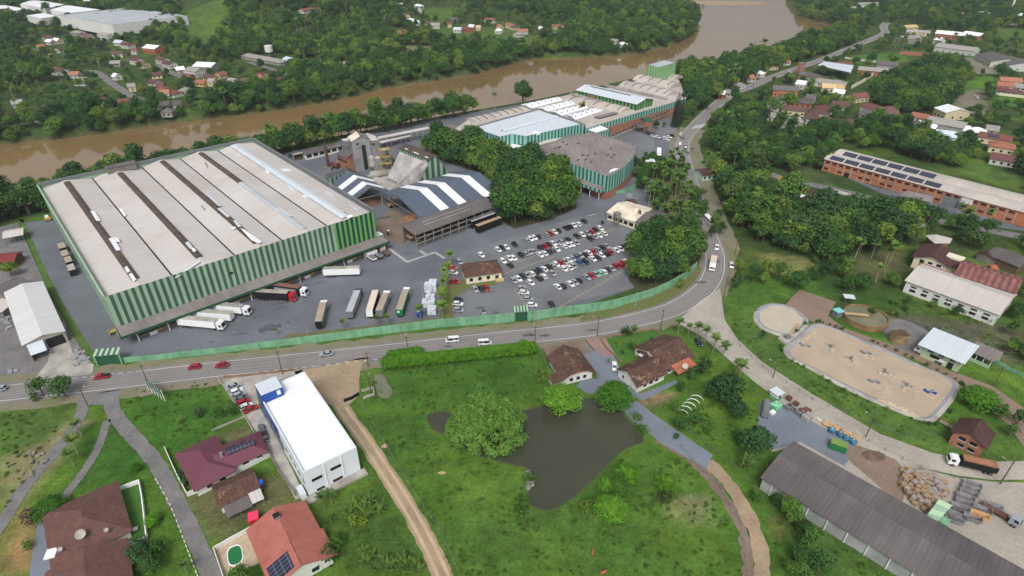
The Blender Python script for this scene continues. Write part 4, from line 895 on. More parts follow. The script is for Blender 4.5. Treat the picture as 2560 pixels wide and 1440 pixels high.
# concrete rack shed
fr, L = frame((1042, 623), (1244, 547), 0); rz = math.atan2(fr.x.y, fr.x.x); Db = 10.5
r = root('rack_shed', fr(L / 2, Db / 2), 'open concrete frame shed with grey roof and storage racks beside the yard', 'shed')
for k in range(11):
    for b in (0, Db):
        mb = MB(); mb.beam(fr(L * k / 10, b, 0), fr(L * k / 10, b, 7.4 + (1.2 if b == 0 else .5)), .35, .35, m_conc); mb.build('column', r)
for z in (2.4, 4.9):
    for b in (0, Db): mb = MB(); mb.beam(fr(0, b, z), fr(L, b, z), .3, .5, m_conc); mb.build('beam', r)
mb = MB(); mb.box(fr(L / 2, Db * .75, 2.3), L - 1, Db * .45, .2, m_wood, rz); mb.box(fr(L / 2, Db * .75, 4.8), L - 1, Db * .45, .2, m_wood, rz); mb.box(fr(L / 2, Db - .4, 0.02), L, .3, 7, m_fwall, rz); mb.build('rack', r)
q = random.Random(4)
for k in range(16):
    for z in (.02, 2.5):
        if q.random() < .75: mb = MB(); mb.box(fr(2 + k * (L - 4) / 15, Db * .72, z), 2, 3, q.uniform(.8, 1.8), q.choice([m_timber, m_steel, m_wood, m_conc]), rz); mb.build('stored_load', r)
mb = MB(); mb.slab([fr(-.6, -.6, 7.2), fr(L + .6, -.6, 7.2), fr(L - 1, Db * .7, 9.2), fr(1.5, Db * .7, 9.2)], .2, r_fibre_dk); mb.slab([fr(1.5, Db * .7, 9.2), fr(L - 1, Db * .7, 9.2), fr(L + .6, Db + .6, 8.2), fr(-.6, Db + .6, 8.2)], .2, r_fibre_dk); mb.slab([fr(-.6, -.6, 7.2), fr(1.5, Db * .7, 9.2), fr(-.6, Db + .6, 8.2)], .2, r_fibre_dk); mb.slab([fr(L + .6, -.6, 7.2), fr(L + .6, Db + .6, 8.2), fr(L - 1, Db * .7, 9.2)], .2, r_fibre_dk); ro = mb.build('roof', r)
mb = MB(); mb.beam(fr(7, 5.2, 8.9), fr(L * .7, 5.2, 8.9), .35, .12, m_conc_l); mb.build('roof_batten', ro); mb = MB(); mb.beam(fr(7, 3.2, 8.36), fr(L * .7, 3.2, 8.36), .5, .1, m_conc_l); mb.build('roof_batten', ro)
# loading gallery along the river and its open bays
for lab, A, B, w, z in (('long narrow open gallery roof on posts along the river trees', (942, 346), (1072, 320), 4, 6), ('angled gallery roof behind the process tower', (858, 352), (925, 336), 5, 6.5)):
    fr, L = frame(A, B, z); rz = math.atan2(fr.x.y, fr.x.x); r = root('gallery_roof', fr(L / 2, 0), lab, 'canopy'); mb = MB(); mb.box(fr(L / 2, 0, z), L, w, .35, r_fibre, rz, bot=True); mb.build('roof', r)
    for k in range(9):
        for b in (-w * .4, w * .4): mb = MB(); mb.tube(fr(1 + (L - 2) * k / 8, b, 0), fr(1 + (L - 2) * k / 8, b, z), .18, m_conc_l, 6); mb.build('post', r)
hall('transfer_house', 'flat roofed transfer house on the gallery behind the process tower', 'building', [(893, 343), (928, 334), (943, 341), (910, 350)], 7.5, 7.4, None, m_conc, r_fibre, 1, .2)
for k in range(3):
    A = (946 + k * 25, 352 - k * 6); q = [P(A[0], A[1], 4.5), P(A[0] + 24, A[1] - 6, 4.5), P(A[0] + 31, A[1], 4.2), P(A[0] + 7, A[1] + 6, 4.2)]
    r = root('carport', (q[0] + q[2]) / 2 - Z * 4.35, ['grey carport nearest the process tower in the row of three', 'grey carport in the middle of the row of three', 'grey carport nearest the fence in the row of three'][k], 'carport'); mb = MB(); mb.slab(q, .15, r_fibre); mb.build('roof', r)
    for p in q: mb = MB(); mb.tube((p.x * .99 + q[0].x * .01, p.y, 0), (p.x, p.y, p.z - .1), .1, m_steel, 5); mb.build('post', r)
r, fr, L, rz = gable('low_workshop', 'low workshop with white walls and dark roof under the river trees', 'workshop', (757, 379), (850, 357), 7, 3.6, .8, r_fibre_dk, m_wallw); wins(r, fr, 0, L, 6, -3.5, 1.2, 3, 1.8, rz, m_dark)
# open lumber bays and the green wall behind the kiln yard
a = P(735, 402); b = P(850, 377); r = root('retaining_bay', (a + b) / 2, 'row of timber storage bays with concrete posts behind the kiln yard', 'storage bay'); mb = MB(); mb.beam(a + Z * 3.8, b + Z * 3.8, 2.5, .3, m_conc_l); mb.build('roof_slab', r)
for k in range(6): c = a.lerp(b, k / 5); mb = MB(); mb.tube(c, c + Z * 3.6, .22, m_conc_l, 6); mb.build('post', r)
d = (b - a).normalized(); n_ = Vector((-d.y, d.x, 0)); mb = MB(); mb.wall(a + n_ * 2, b + n_ * 2, 0, 3.5, m_fwall, .4); mb.build('back_wall', r)
for s in range(9): c = a.lerp(b, (s + .5) / 9) + n_ * .9; mb = MB(); mb.box(c, 4, 1.6, 1 + (s * 7 % 5) * .35, m_wood, math.atan2(d.y, d.x)); mb.build('timber_load', r)
a = P(722, 396, 0); b = P(852, 372, 0); mb = MB(); mb.wall(a, b, 0, 2.4, m_green, .3); tag(mb.build('boundary_wall', None, loc=(a + b) / 2), 'low dark green wall between the kiln yard and the river trees', 'wall')
# wheel loader
p = P(985, 517); r = root('wheel_loader', p, 'yellow wheel loader working at the wood chip heap', 'loader'); rz = .45; fr = Fr(p, rz)
mb = MB(); mb.box(fr(-1.6, 0, .9), 2.6, 1.9, 1.2, m_yellow, rz); mb.box(fr(1.3, 0, .9), 1.8, 1.5, .8, m_yellow, rz); mb.build('chassis', r); mb = MB(); mb.box(fr(-.1, 0, 1.8), 1.5, 1.6, 1.6, m_glass, rz, top=m_yellow); mb.build('cab', r)
mb = MB(); mb.beam(fr(1.5, -.5, 1.6), fr(3.6, -.5, .9), .25, .3, m_yellow); mb.beam(fr(1.5, .5, 1.6), fr(3.6, .5, .9), .25, .3, m_yellow); mb.build('lift_arm', r); mb = MB(); mb.prism([fr(3.5, -1.4)[:2], fr(4.7, -1.4)[:2], fr(4.7, 1.4)[:2], fr(3.5, 1.4)[:2]], .25, 1.3, m_steel, bot=True); mb.build('bucket', r)
for a in (-1.7, 1.5):
    for b in (-1.05, 1.05): mb = MB(); c = fr(a, b, .75); mb.tube(c - fr.y * .3, c + fr.y * .3, .75, m_tyre, 12); mb.build('wheel', r)
# factory flag
p = P(1460, 322, 0); r = root('flagpole', p, 'tall white pole flying a black and yellow flag beside the factory hall', 'flag'); mb = MB(); mb.tube(p, p + Z * 19, .12, m_white, 6); mb.build('pole', r)
mb = MB(); fm = M('flag_cloth', (38, 38, 30), (168, 150, 62), s=.4, lo=.5, hi=.56, fine=1)
for k in range(6): mb.face([p + Vector((-k * .75, .25 * math.sin(k * 1.3), 18.6 - k * .12)), p + Vector((-(k + 1) * .75, .25 * math.sin(k * 1.3 + 1.3), 18.5 - k * .12)), p + Vector((-(k + 1) * .75, .25 * math.sin(k * 1.3 + 1.0), 15.2 - k * .22)), p + Vector((-k * .75, .25 * math.sin(k * 1.3 - .3), 15.4 - k * .2))], fm)
mb.build('flag', r)
def wallrun(name, label, px, h0, h1, m, t=.25, cat='wall', post=None, group=None):
    pts = [P(u, v) for u, v in px]; c = pts[len(pts) // 2]; r = root(name, c, label, cat, group); tot = sum((b - a).length for a, b in zip(pts, pts[1:])); s = 0
    mb = MB()
    for a, b in zip(pts, pts[1:]):
        d = (b - a).normalized(); n = Vector((-d.y, d.x, 0)) * t / 2; l = (b - a).length
        ha = h0 + (h1 - h0) * s / tot; hb = h0 + (h1 - h0) * (s + l) / tot; s += l
        for p, q, k in ((a - n, b - n, 1), (b + n, a + n, -1)):
            z1, z2 = (ha, hb) if k == 1 else (hb, ha)
            mb.face([p, q, q + Z * z2, p + Z * z1], m)
        mb.face([a - n + Z * ha, b - n + Z * hb, b + n + Z * hb, a + n + Z * ha], m); mb.face([a + n, a - n, a - n + Z * ha, a + n + Z * ha], m); mb.face([b - n, b + n, b + n + Z * hb, b - n + Z * hb], m)
    mb.build('wall_panel', r)
    if post:
        sp, ph, pm = post; k = 0
        for a, b in zip(pts, pts[1:]):
            n = max(1, int((b - a).length / sp))
            for i in range(n):
                if k >= 95: break
                c_ = a.lerp(b, i / n); k += 1; mb = MB(); z0 = h0 + (h1 - h0) * k * sp / max(1, tot); mb.beam(c_ + Z * (min(z0, h1) - .3 if h1 >= h0 else max(z0, h1) - .3), c_ + Z * (z0 + ph), .09, .09, pm); mb.build('fence_post', r)
    return r
wallrun('boundary_wall', 'low stretch of green boundary wall with wire posts beside the warehouse corner', [(312, 906), (400, 899), (520, 886), (640, 872)], 2.0, 2.4, m_gwall, post=(4, 1.2, m_steel))
wallrun('boundary_wall', 'tall weathered green boundary wall between road and truck yard', [(640, 872), (760, 859), (900, 842), (1000, 830), (1100, 818), (1190, 812), (1284, 804)], 2.6, 3.9, m_gwall, post=(5, .9, m_steel))
wallrun('boundary_wall', 'green boundary wall curving with the road along the car park', [(1322, 802), (1400, 790), (1480, 779), (1530, 771), (1590, 753), (1637, 737), (1675, 719), (1712, 696), (1741, 670)], 4.0, 3.0, m_gwall, post=(5, 1.0, m_steel))
wallrun('boundary_wall', 'short green wall below the grassy bank by the weathered hall', [(1518, 488), (1563, 482), (1600, 466), (1625, 440), (1632, 418)], 1.8, 2.2, m_gwall)
def gate(label, A, B, h):
    fr, L = frame(A, B, 0); rz = math.atan2(fr.x.y, fr.x.x); r = root('yard_gate', fr(L / 2, 0), label, 'gate')
    for a in (0, L): mb = MB(); mb.box(fr(a, 0), .5, .8, h, m_gwall, rz); mb.build('gate_pillar', r)
    mb = MB(); mb.box(fr(L / 2, 0, .1), L - .5, .12, h - .9, m_green, rz); mb.build('gate_leaf', r)
    mb = MB(); n = 9
    for k in range(n): mb.slab([fr(L * k / n, -.6, h), fr(L * (k + 1) / n, -.6, h), fr(L * (k + 1) / n, 2.2, h + .8), fr(L * k / n, 2.2, h + .8)], .12, m_gl if k % 2 == 0 else m_gd)
    mb.build('gate_canopy', r)
gate('wide gate with striped canopy beside the warehouse corner', (246, 913), (307, 908), 4.2); gate('small gate with striped canopy in the wall beside the car park', (1286, 803), (1320, 801), 4.4)
def merge(r, r2):
    off = r2.location - r.location
    for c in list(r2.children):
        c.parent = r; c.location = c.location + off
    bpy.data.objects.remove(r2)
r, fr, L, rz = gable('canteen', 'wide canteen with cream roof that turns dark brown toward the trees', 'canteen', (1546, 507), (1612, 529), 17, 4.2, 2.0, r_cream, m_cream); wins(r, fr, 0, L, 5, -8.5, 1.2, 2.2, 1.6, rz)
r2, fr, L, rz = gable('canteen', 'x', 'canteen', (1612, 529), (1700, 558), 17, 4.2, 1.9, r_fibre_dk, m_cream); wins(r2, fr, 0, L, 6, -8.5, 1.2, 2.2, 1.6, rz); merge(r, r2)
mb = MB(); c = P(1597, 530, 6.4); mb.tube(c - Z * .6, c + Z * 1.2, .35, m_rust, 8); mb.build('chimney_pot', r); mb = MB(); c = P(1601, 532, 6.4); mb.tube(c - Z * .6, c + Z * 1.2, .35, m_rust, 8); mb.build('chimney_pot', r)
gable('pavilion', 'little cream hipped pavilion roof between the canteen and the palms', 'pavilion', (1598, 514), (1606, 516), 7, 3, 1.2, r_cream, m_conc, open_=True, hip=True)
r, fr, L, rz = gable('guard_hut', 'brown roofed guard hut with a green awning at the drive bend', 'hut', (1575, 499), (1585, 497), 5, 3, 1.2, t_dark, m_wood)
mb = MB(); mb.slab([P(1560, 501, 3.2), P(1572, 508, 2.6), P(1580, 504, 2.6), P(1570, 497, 3.2)], .12, m_green); mb.build('awning', r)
p = P(1540, 567); r = root('water_tower', p, 'grey-green water tank on a slim tower beside the canteen', 'water tower'); mb = MB(); mb.box(p + Z * 5.2, 2.6, 2.6, 2.2, m_conc, .4, bot=True); mb.build('tank', r)
for sx, sy in ((-.9, -.9), (.9, -.9), (.9, .9), (-.9, .9)): mb = MB(); mb.beam(p + Vector((sx, sy, 0)), p + Vector((sx, sy, 5.2)), .3, .3, m_conc); mb.build('leg', r)
q = [P(*x, 4) for x in ((1612, 395), (1634, 395), (1639, 405), (1614, 405))]; c = sum(q, Vector((0, 0, 0))) / 4; r = root('gatehouse', (c.x, c.y, 0), 'little gatehouse with white flat roof in the middle of the entrance drive', 'gatehouse'); mb = MB(); mb.slab(q, .9, r_white, m_green); mb.build('roof', r); mb = MB(); mb.box((c.x, c.y, 0), 3.2, 3.2, 3.1, m_conc, 0); mb.build('wall', r); mb = MB(); mb.box((c.x, c.y - 1.62, 1.2), 2.4, .1, 1.3, m_glass, 0); mb.build('window', r)
r, fr, L, rz = gable('office_cottage', 'cream cottage with brown hipped tile roof in the car park', 'cottage', (1188, 660), (1218, 656), 9.5, 4.0, 2.0, t_brown, m_cream, hip=True, ov=.7)
wins(r, fr, -4.5, L + 1, 3, -4.75, 1.0, 1.3, 1.5, rz, m_glass, frame_m=m_white); mb = MB(); mb.box(fr(L + 2.8, -4.8, .1), 1.4, .12, 2.2, m_dark, rz); mb.build('door', r); mb = MB(); mb.box(fr(L + 3.6, -5.6, .02), 3.4, 1.6, .9, M('ochre_paint', (190, 174, 104), var=.1), rz); mb.build('porch_step', r)
A, B = (757, 1182), (891, 1118); ZS = 9.0
fr, L = frame(A, B, ZS); rz = math.atan2(fr.x.y, fr.x.x); D = fr.loc(762, 929, ZS)[1]
r = root('showroom', fr(L / 2, D / 2), 'blue and white box building with bright white roof beside the dirt track', 'building')
m_shw = M('showroom_white', (214, 220, 226), s=.2, var=.03, rough=.5); m_shb = M('showroom_blue', (30, 76, 152), s=.2, var=.1, rough=.4)
mb = MB(); k = D * .52
mb.face([fr(0, 0, 0), fr(L, 0, 0), fr(L, 0, ZS), fr(0, 0, ZS)], m_shw); mb.face([fr(L, 0, 0), fr(L, D, 0), fr(L, D, ZS), fr(L, 0, ZS)], m_shw); mb.face([fr(L, D, 0), fr(0, D, 0), fr(0, D, ZS), fr(L, D, ZS)], m_shb)
mb.face([fr(0, k, 0), fr(0, 0, 0), fr(0, 0, ZS), fr(0, k, ZS)], m_shw); mb.face([fr(0, D, 0), fr(0, k, 0), fr(0, k, ZS), fr(0, D, ZS)], m_shb); mb.build('wall', r)
mb = MB(); zr = ZS - .9
mb.face([fr(.3, .3, zr), fr(L / 2, .3, zr + .45), fr(L / 2, D - .3, zr + .45), fr(.3, D - .3, zr)], r_white); mb.face([fr(L / 2, .3, zr + .45), fr(L - .3, .3, zr), fr(L - .3, D - .3, zr), fr(L / 2, D - .3, zr + .45)], r_white); mb.build('roof', r)
mb = MB()
for a, b, c, d in ((0, .15, L, .15), (L - .15, .3, L - .15, D), (.15, .3, .15, D), (.3, D - .15, L - .3, D - .15)): mb.beam(fr(a, b, ZS - .45), fr(c, d, ZS - .45), .32, 1.0, m_shw)
mb.build('parapet', r)
for k2 in range(9):
    mb = MB(); mb.beam(fr(L - .3, 2 + k2 * (D - 4) / 8, ZS - .3), fr(L - 1.1, 2 + k2 * (D - 4) / 8, zr + .1), .18, .18, m_shw); mb.build('parapet_brace', r)
mb = MB(); mb.box(fr(2.9, D - 3.0, ZS - .6), 6, 6, 3.0, m_shb, rz, top=r_pale); mb.build('stair_block', r); mb = MB(); mb.box(fr(4.6, D - 6.05, ZS + .4), 1.0, .12, 1.5, m_white, rz); mb.build('hatch_sign', r)
for a, z, w_ in ((2.9, 4.6, 2.7), (7.9, 5.2, 2.8), (7.8, .9, 2.6), (3.2, .6, 2.0)): mb = MB(); mb.box(fr(a, -.05, z), w_, .12, .9, m_glass, rz); o = mb.build('window', r); mb = MB(); mb.box(fr(a, -.06, z - .12), w_ + .2, .2, .1, m_shw, rz); mb.build('sill', o)
for k2 in range(5): mb = MB(); mb.box(fr(-.05, 1.6 + k2 * 3.2, 4.2), 1.4, .12, .8, m_glass, rz + PI / 2); mb.build('window', r)
for k2 in range(4): mb = MB(); mb.box(fr(-.05, 19 + k2 * 3.6, 1.4), 2.6, .12, 3.2, m_glass, rz + PI / 2); mb.build('window', r)
for a in (L * .36, L * .68): mb = MB(); mb.beam(fr(a, -.05, 0), fr(a, -.05, ZS), .5, .12, m_shw); mb.build('wall_rib', r)
mb = MB(); mb.box(fr(L / 2, -1.2, .02), L + 2, 2.2, .7, m_conc_l, rz); mb.build('plinth', r); mb = MB(); mb.box(fr(-1.2, 1.5, .02), 1.4, 3.4, 2.2, m_white, rz, top=r_pale); mb.build('side_cabin', r)
# billboard
a = P(373, 976); b = P(413, 1003); r = root('billboard', (a + b) / 2, 'wide dark roadside billboard on white posts in the grass', 'billboard')
d = (b - a); mb = MB(); mb.beam(a + Z * 3.4, b + Z * 3.4, .15, 2.6, M('board_back', (78, 96, 90), var=.2, fine=2)); mb.build('panel', r)
for k in range(6): c = a.lerp(b, k / 5); mb = MB(); mb.beam(c, c + Z * 4.6, .16, .16, m_white); mb.build('post', r)
def block(u, v, z, sx, sy, h, m, rz=0.0, top=None): mb = MB(); mb.box(P(u, v, z), sx, sy, h, m, rz, top, True); return mb
r, fr, L, rz = gable('wine_roof_house', 'house with wine-coloured hipped sheet roof and two solar strips', 'house', (499, 1124), (517, 1156), 9.4, 3.0, 1.9, t_wine, m_wallw, hip=True, ov=.7); wins(r, fr, -3, L + 4, 3, -4.7, 1.0, 1.4, 1.2, rz, frame_m=m_white); wins(r, fr, -3.2, 3.2, 2, L + 4.7, 1.0, 1.4, 1.2, rz, along=False)
r2, fr, L, rz = gable('wine_roof_house', 'x', 'house', (545, 1134), (612, 1107), 8.0, 3.0, 1.7, t_wine, m_wallw, hip=True, ov=.7); wins(r2, fr, 0, L + 4, 3, -4.0, 1.0, 1.5, 1.2, rz, frame_m=m_white)
mb = MB(); mb.slab([fr(2, -.2, 4.86), fr(9, -.2, 4.86), fr(9, -1.6, 4.3), fr(2, -1.6, 4.3)][::-1], .08, m_solar); mb.slab([fr(2, .3, 4.86), fr(7, .3, 4.86), fr(7, 1.6, 4.3), fr(2, 1.6, 4.3)], .08, m_solar); mb.build('solar_panel', r2); mb = MB(); mb.box(fr(.6, -1.2, 3.8), .7, .7, 1.9, m_conc, rz); mb.build('chimney', r2); merge(r, r2)
wallrun('garden_wall', 'white garden wall round the wine-roofed house', [(414, 1125), (444, 1192), (470, 1241), (540, 1212), (600, 1180), (676, 1141), (661, 1112)], 1.5, 1.5, m_wallw, .2)
r, fr, L, rz = gable('old_house', 'small old house with patchy brown tiles and a tin lean-to', 'house', (537, 1226), (632, 1184), 7.6, 2.8, 1.8, t_brown, m_wallw); wins(r, fr, 0, L, 3, -3.8, 1.0, 1.3, 1.1, rz)
mb = MB(); mb.slab([fr(.5, -3.9, 2.6), fr(6.4, -3.9, 2.6), fr(6.4, -7.6, 1.9), fr(.5, -7.6, 1.9)], .12, r_fibre_dk); mb.slab([fr(6.5, -3.9, 2.75), fr(9.4, -3.9, 2.75), fr(9.4, -7.2, 2.2), fr(6.5, -7.2, 2.2)], .12, r_fibre); mb.build('lean_to_roof', r)
for a in (.7, 3.5, 6.4, 9.2): mb = MB(); mb.tube(fr(a, -7.1, 0), fr(a, -7.1, 2.0), .08, m_steel, 5); mb.build('lean_to_post', r)
r, fr, L, rz = gable('salmon_house', 'large house with salmon tile roof, chimney and solar panels', 'house', (686, 1272), (752, 1408), 13.0, 3.2, 2.6, t_salmon, m_wallw, ov=.6); wins(r, fr, 0, L, 4, 6.5, .9, 1.5, 1.2, rz, frame_m=m_white); wins(r, fr, -5, 5, 2, L, .8, 1.6, 1.2, rz, along=False, frame_m=m_white)
zf = lambda b: 5.88 - abs(b) * 2.6 / 6.5
mb = MB(); mb.slab([fr(L - 5, -1.4 * s, zf(1.4) + .1) if True else 0 for s in (1,)] + [fr(L - .3, -1.4, zf(1.4) + .1), fr(L - .3, -6.3, zf(6.3) + .1), fr(L - 5, -6.3, zf(6.3) + .1)], .08, m_solar); mb.build('solar_panel', r)
mb = MB(); mb.box(fr(2.6, -.3, 5.2), 1.5, 1.5, 1.3, m_conc, rz, top=m_dark); mb.build('chimney', r)
mb = MB(); mb.slab([fr(L * .55, .1, zf(0) + .14), fr(L + .7, .1, zf(0) + .14), fr(L + .7, 7.6, zf(7.6) + .14), fr(L * .55, 7.6, zf(7.6) + .14)], .12, t_salmon); mb.slab([fr(L * .62, -.1, zf(0) + .14), fr(L + .7, -.1, zf(0) + .14), fr(L + .7, -1.3, zf(1.3) + .14), fr(L * .62, -1.3, zf(1.3) + .14)], .12, t_salmon); mb.build('porch_roof', r)
r, fr, L, rz = gable('hip_roof_house', 'large bungalow with faded brown hipped tile roof and roof dishes', 'house', (202, 1274), (206, 1292), 14.5, 3.2, 2.8, t_hip, m_wallw, hip=True, ov=.8); wins(r, fr, -5, L + 5, 4, 7.25, 1, 1.5, 1.2, rz, frame_m=m_white); wins(r, fr, -5, L + 5, 4, -7.25, 1, 1.5, 1.2, rz, frame_m=m_white)
r2, fr, L, rz = gable('hip_roof_house', 'x', 'house', (207, 1374), (214, 1500), 14.5, 3.2, 2.6, t_hip, m_wallw, hip=False, ov=.8); wins(r2, fr, 0, L, 4, 7.25, 1, 1.5, 1.2, rz, frame_m=m_white); merge(r, r2)
def dish(u, v, z, rad, par, tilt=(.3, -.5)):
    c = P(u, v, z); mb = MB(); n = Vector((tilt[0], tilt[1], .8)).normalized(); a = n.cross(Z).normalized(); b = n.cross(a)
    for (r0, h0), (r1, h1) in zip(((0.01, 0), (.5, .06), (.8, .16)), ((.5, .06), (.8, .16), (1, .26))):
        for i in range(16):
            q = [c + n * (h * rad) + (a * math.cos(t) + b * math.sin(t)) * k * rad for k, h, t in ((r0, h0, i * PI / 8), (r0, h0, (i + 1) * PI / 8), (r1, h1, (i + 1) * PI / 8), (r1, h1, i * PI / 8))]; mb.face(q, m_conc_l)
    mb.tube(c - Z * .9, c, .05, m_steel, 5); o = mb.build('satellite_dish', par)
dish(201, 1336, 5.6, 1.1, r); dish(150, 1373, 5.0, .5, r); dish(265, 1325, 5.0, .5, r)
mb = MB(); c = P(128, 1385, 3.3); mb.box(c, 2.2, 2.6, .3, m_white, .3, bot=True); mb.build('water_box_cover', r)
wallrun('court_wall', 'white garden court wall beside the brown bungalow', [(295, 1228), (350, 1208), (358, 1250), (370, 1349)], 1.3, 1.6, m_white, .25); wallrun('court_wall', 'white step wall joining the bungalow to the garden court', [(290, 1378), (330, 1362), (370, 1349)], 1.2, 1.2, m_white, .25)
tag(block(338, 1322, .05, 1.0, 1.1, .1, m_white, .5).build('paving_stone', None, loc=P(338, 1322)), 'white square paving stone on the court lawn', 'stone')
# pool
pr = [P(*q) for q in ((536, 1377), (628, 1326), (665, 1400), (560, 1450))]; mb = MB(); mb.face([p + Z * .05 for p in ccw(pr)], M('cream_paving', (190, 168, 140), (172, 148, 120), s=.6, var=.15)); struct(mb.build('pool_terrace'))
c = P(588, 1389); fr = Fr(c, math.radians(118)); r = root('swimming_pool', c, 'small oval pool with green water and white rim on a paved terrace', 'pool'); ov = [fr(2.5 * math.copysign(abs(math.cos(t)) ** .7, math.cos(t)), 1.5 * math.copysign(abs(math.sin(t)) ** .7, math.sin(t))) for t in [i * PI / 14 for i in range(28)]]
mb = MB(); mb.face([p + Z * .16 for p in ov], M('green_pool_water', (34, 112, 62), rough=.08, spec=.5, var=.03)); mb.build('pool_water', r); mb = MB()
for i in range(28):
    p, q = ov[i], ov[(i + 1) % 28]; f = lambda x: c + (x - c) * 1.12
    mb.face([p + Z * .2, q + Z * .2, f(q) + Z * .2, f(p) + Z * .2], m_white); mb.face([f(p), f(p) + Z * .2, f(q) + Z * .2, f(q)], m_white); mb.face([p, q, q + Z * .2, p + Z * .2], m_white)
mb.build('pool_rim', r)
wallrun('garden_wall', 'white wall round the pool terrace', [(565, 1460), (536, 1377), (580, 1352), (628, 1326)], 1.4, 1.4, m_wallw, .2)
p = P(638, 1305); r = root('red_shed', p, 'bright red garden shed beside the salmon-roofed house', 'shed'); mb = MB(); mb.box(p, 2, 2.4, 2.2, m_red, .4); mb.build('wall', r); mb = MB(); mb.box(p + Z * 2.2, 2.3, 2.7, .14, M('pink_sheet', (214, 60, 92), var=.08), .4, bot=True); mb.build('roof', r)
p = P(655, 1223, 0); r = root('water_tank', p, 'round blue water tank on a stand by the old house', 'tank'); mb = MB(); mb.lathe(p, [(.05, 3.1), (.7, 3.0), (.85, 2.7), (.75, 2.0), (.05, 2.0)], M('tank_blue', (36, 104, 200), var=.08), 14); mb.build('tank_shell', r, True)
for sx in (-.6, .6): mb = MB(); mb.beam(p + Vector((sx, 0, 0)), p + Vector((sx, 0, 2)), .14, .9, m_wood); mb.build('stand', r)
m_wallb = M('dusty_brick', (150, 112, 92), (128, 100, 84), s=.4, var=.15)
r, fr, L, rz = gable('tile_cottage', 'cottage with broad dark brown tile roof next to the clipped trees', 'cottage', (1410, 866), (1447, 918), 10.0, 3.2, 2.6, t_brown, m_wallw, ov=.9); wins(r, fr, -3.5, 3.5, 3, L, .9, 1.1, 1.2, rz, along=False, frame_m=m_white); wins(r, fr, 0, L, 3, -5, 1, 1.3, 1.2, rz)
mb = MB(); mb.face([fr(L + .07, -4, 3.4), fr(L + .07, 4, 3.4), fr(L + .07, 0, 5.5)], m_brick); mb.build('gable_panel', r); mb = MB(); mb.slab([fr(L - 3.4, -5.4, 3.0), fr(L + 1, -5.4, 3.0), fr(L + 1, -9, 2.1), fr(L - 3.4, -9, 2.1)], .15, t_brown); mb.build('lean_to_roof', r); mb = MB(); mb.box(fr(L - 1.3, -7, 0), 3.4, 3.2, 2.1, m_wallw, rz); mb.build('lean_to_wall', r)
r, fr, L, rz = gable('tile_farmhouse', 'long brown tiled house with white gable beside the gravel drive', 'house', (1627, 876), (1698, 845), 13.5, 3.0, 3.0, t_brown, m_wallw, ov=.7); wins(r, fr, 1, L - 1, 4, -6.75, 1, 1.3, 1.2, rz, frame_m=m_white)
r2, fr, L, rz = gable('tile_farmhouse', 'x', 'house', (1572, 926), (1640, 896), 9.0, 3.2, 2.4, t_brown, m_wallw, ov=.7); wins(r2, fr, 2, L - 2, 3, -4.5, 1, 1.2, 1.0, rz, frame_m=m_white); mb = MB(); mb.box(fr(-.06, 2, 1.2), .12, .8, .9, m_glass, rz); mb.build('window', r2); merge(r, r2)
r2, fr, L, rz = gable('tile_farmhouse', 'x', 'house', (1612, 882), (1680, 852), 6.0, 2.9, 1.2, t_dark, m_brick, ov=.5); merge(r, r2)
q = [P(1677, 914, 3.4), P(1722, 893, 3.4), P(1742, 912, 2.4), P(1697, 936, 2.4)]; mb = MB(); mb.slab(q, .16, t_orange); mb.build('porch_roof', r)
for p in q[2:]: mb = MB(); mb.beam((p.x, p.y + .4, 0), (p.x, p.y + .4, 2.3), .2, .2, m_wood); mb.build('porch_post', r)
dish(1713, 916, 3.9, 1.0, r, (-.2, -.4)); mb = MB(); mb.slab([P(1594, 886, 2.9), P(1606, 880, 2.9), P(1614, 886, 2.7), P(1603, 892, 2.7)], .1, r_pale); mb.build('glass_awning', r)
wallrun('garden_wall', 'brick front garden wall along the main road', [(1500, 846), (1556, 838), (1634, 824), (1666, 850)], .8, .8, m_wallb, .25); wallrun('garden_wall', 'brick wall between drive and front garden', [(1500, 846), (1516, 872), (1556, 908)], .8, .6, m_wallb, .25); wallrun('garden_wall', 'low brick wall on the near side of the pink drive', [(1464, 852), (1480, 872), (1486, 878)], .7, .7, m_wallb, .25)
wallrun('dirt_lot_gate', 'dark sliding gate across the dirt lot by the pond', [(860, 1006), (880, 999), (898, 988)], 1.3, 1.3, m_black, .12, 'gate'); wallrun('culvert_wall', 'short concrete culvert wall beside the small pond', [(904, 980), (934, 972), (936, 988), (908, 998)], .9, .9, m_conc_l, .3)
wallrun('brick_fence', 'low brick and rail fence before the showroom', [(560, 944), (602, 941), (650, 936), (700, 931), (735, 926)], .8, .8, m_wallb, .25)
wallrun('boundary_kerb', 'thin concrete wall between lawn and showroom yard', [(548, 949), (580, 1000), (612, 1042), (640, 1090)], .6, .6, m_conc_l, .2); wallrun('garden_wall', 'thin wall from the lawn to the wine-roofed house', [(530, 1078), (612, 1043)], .6, .6, m_conc_l, .2)
wallrun('side_wall', 'grey wall along the narrow yard behind the showroom', [(640, 1090), (676, 1140), (700, 1185), (740, 1240)], 1.2, 1.2, m_conc, .2)
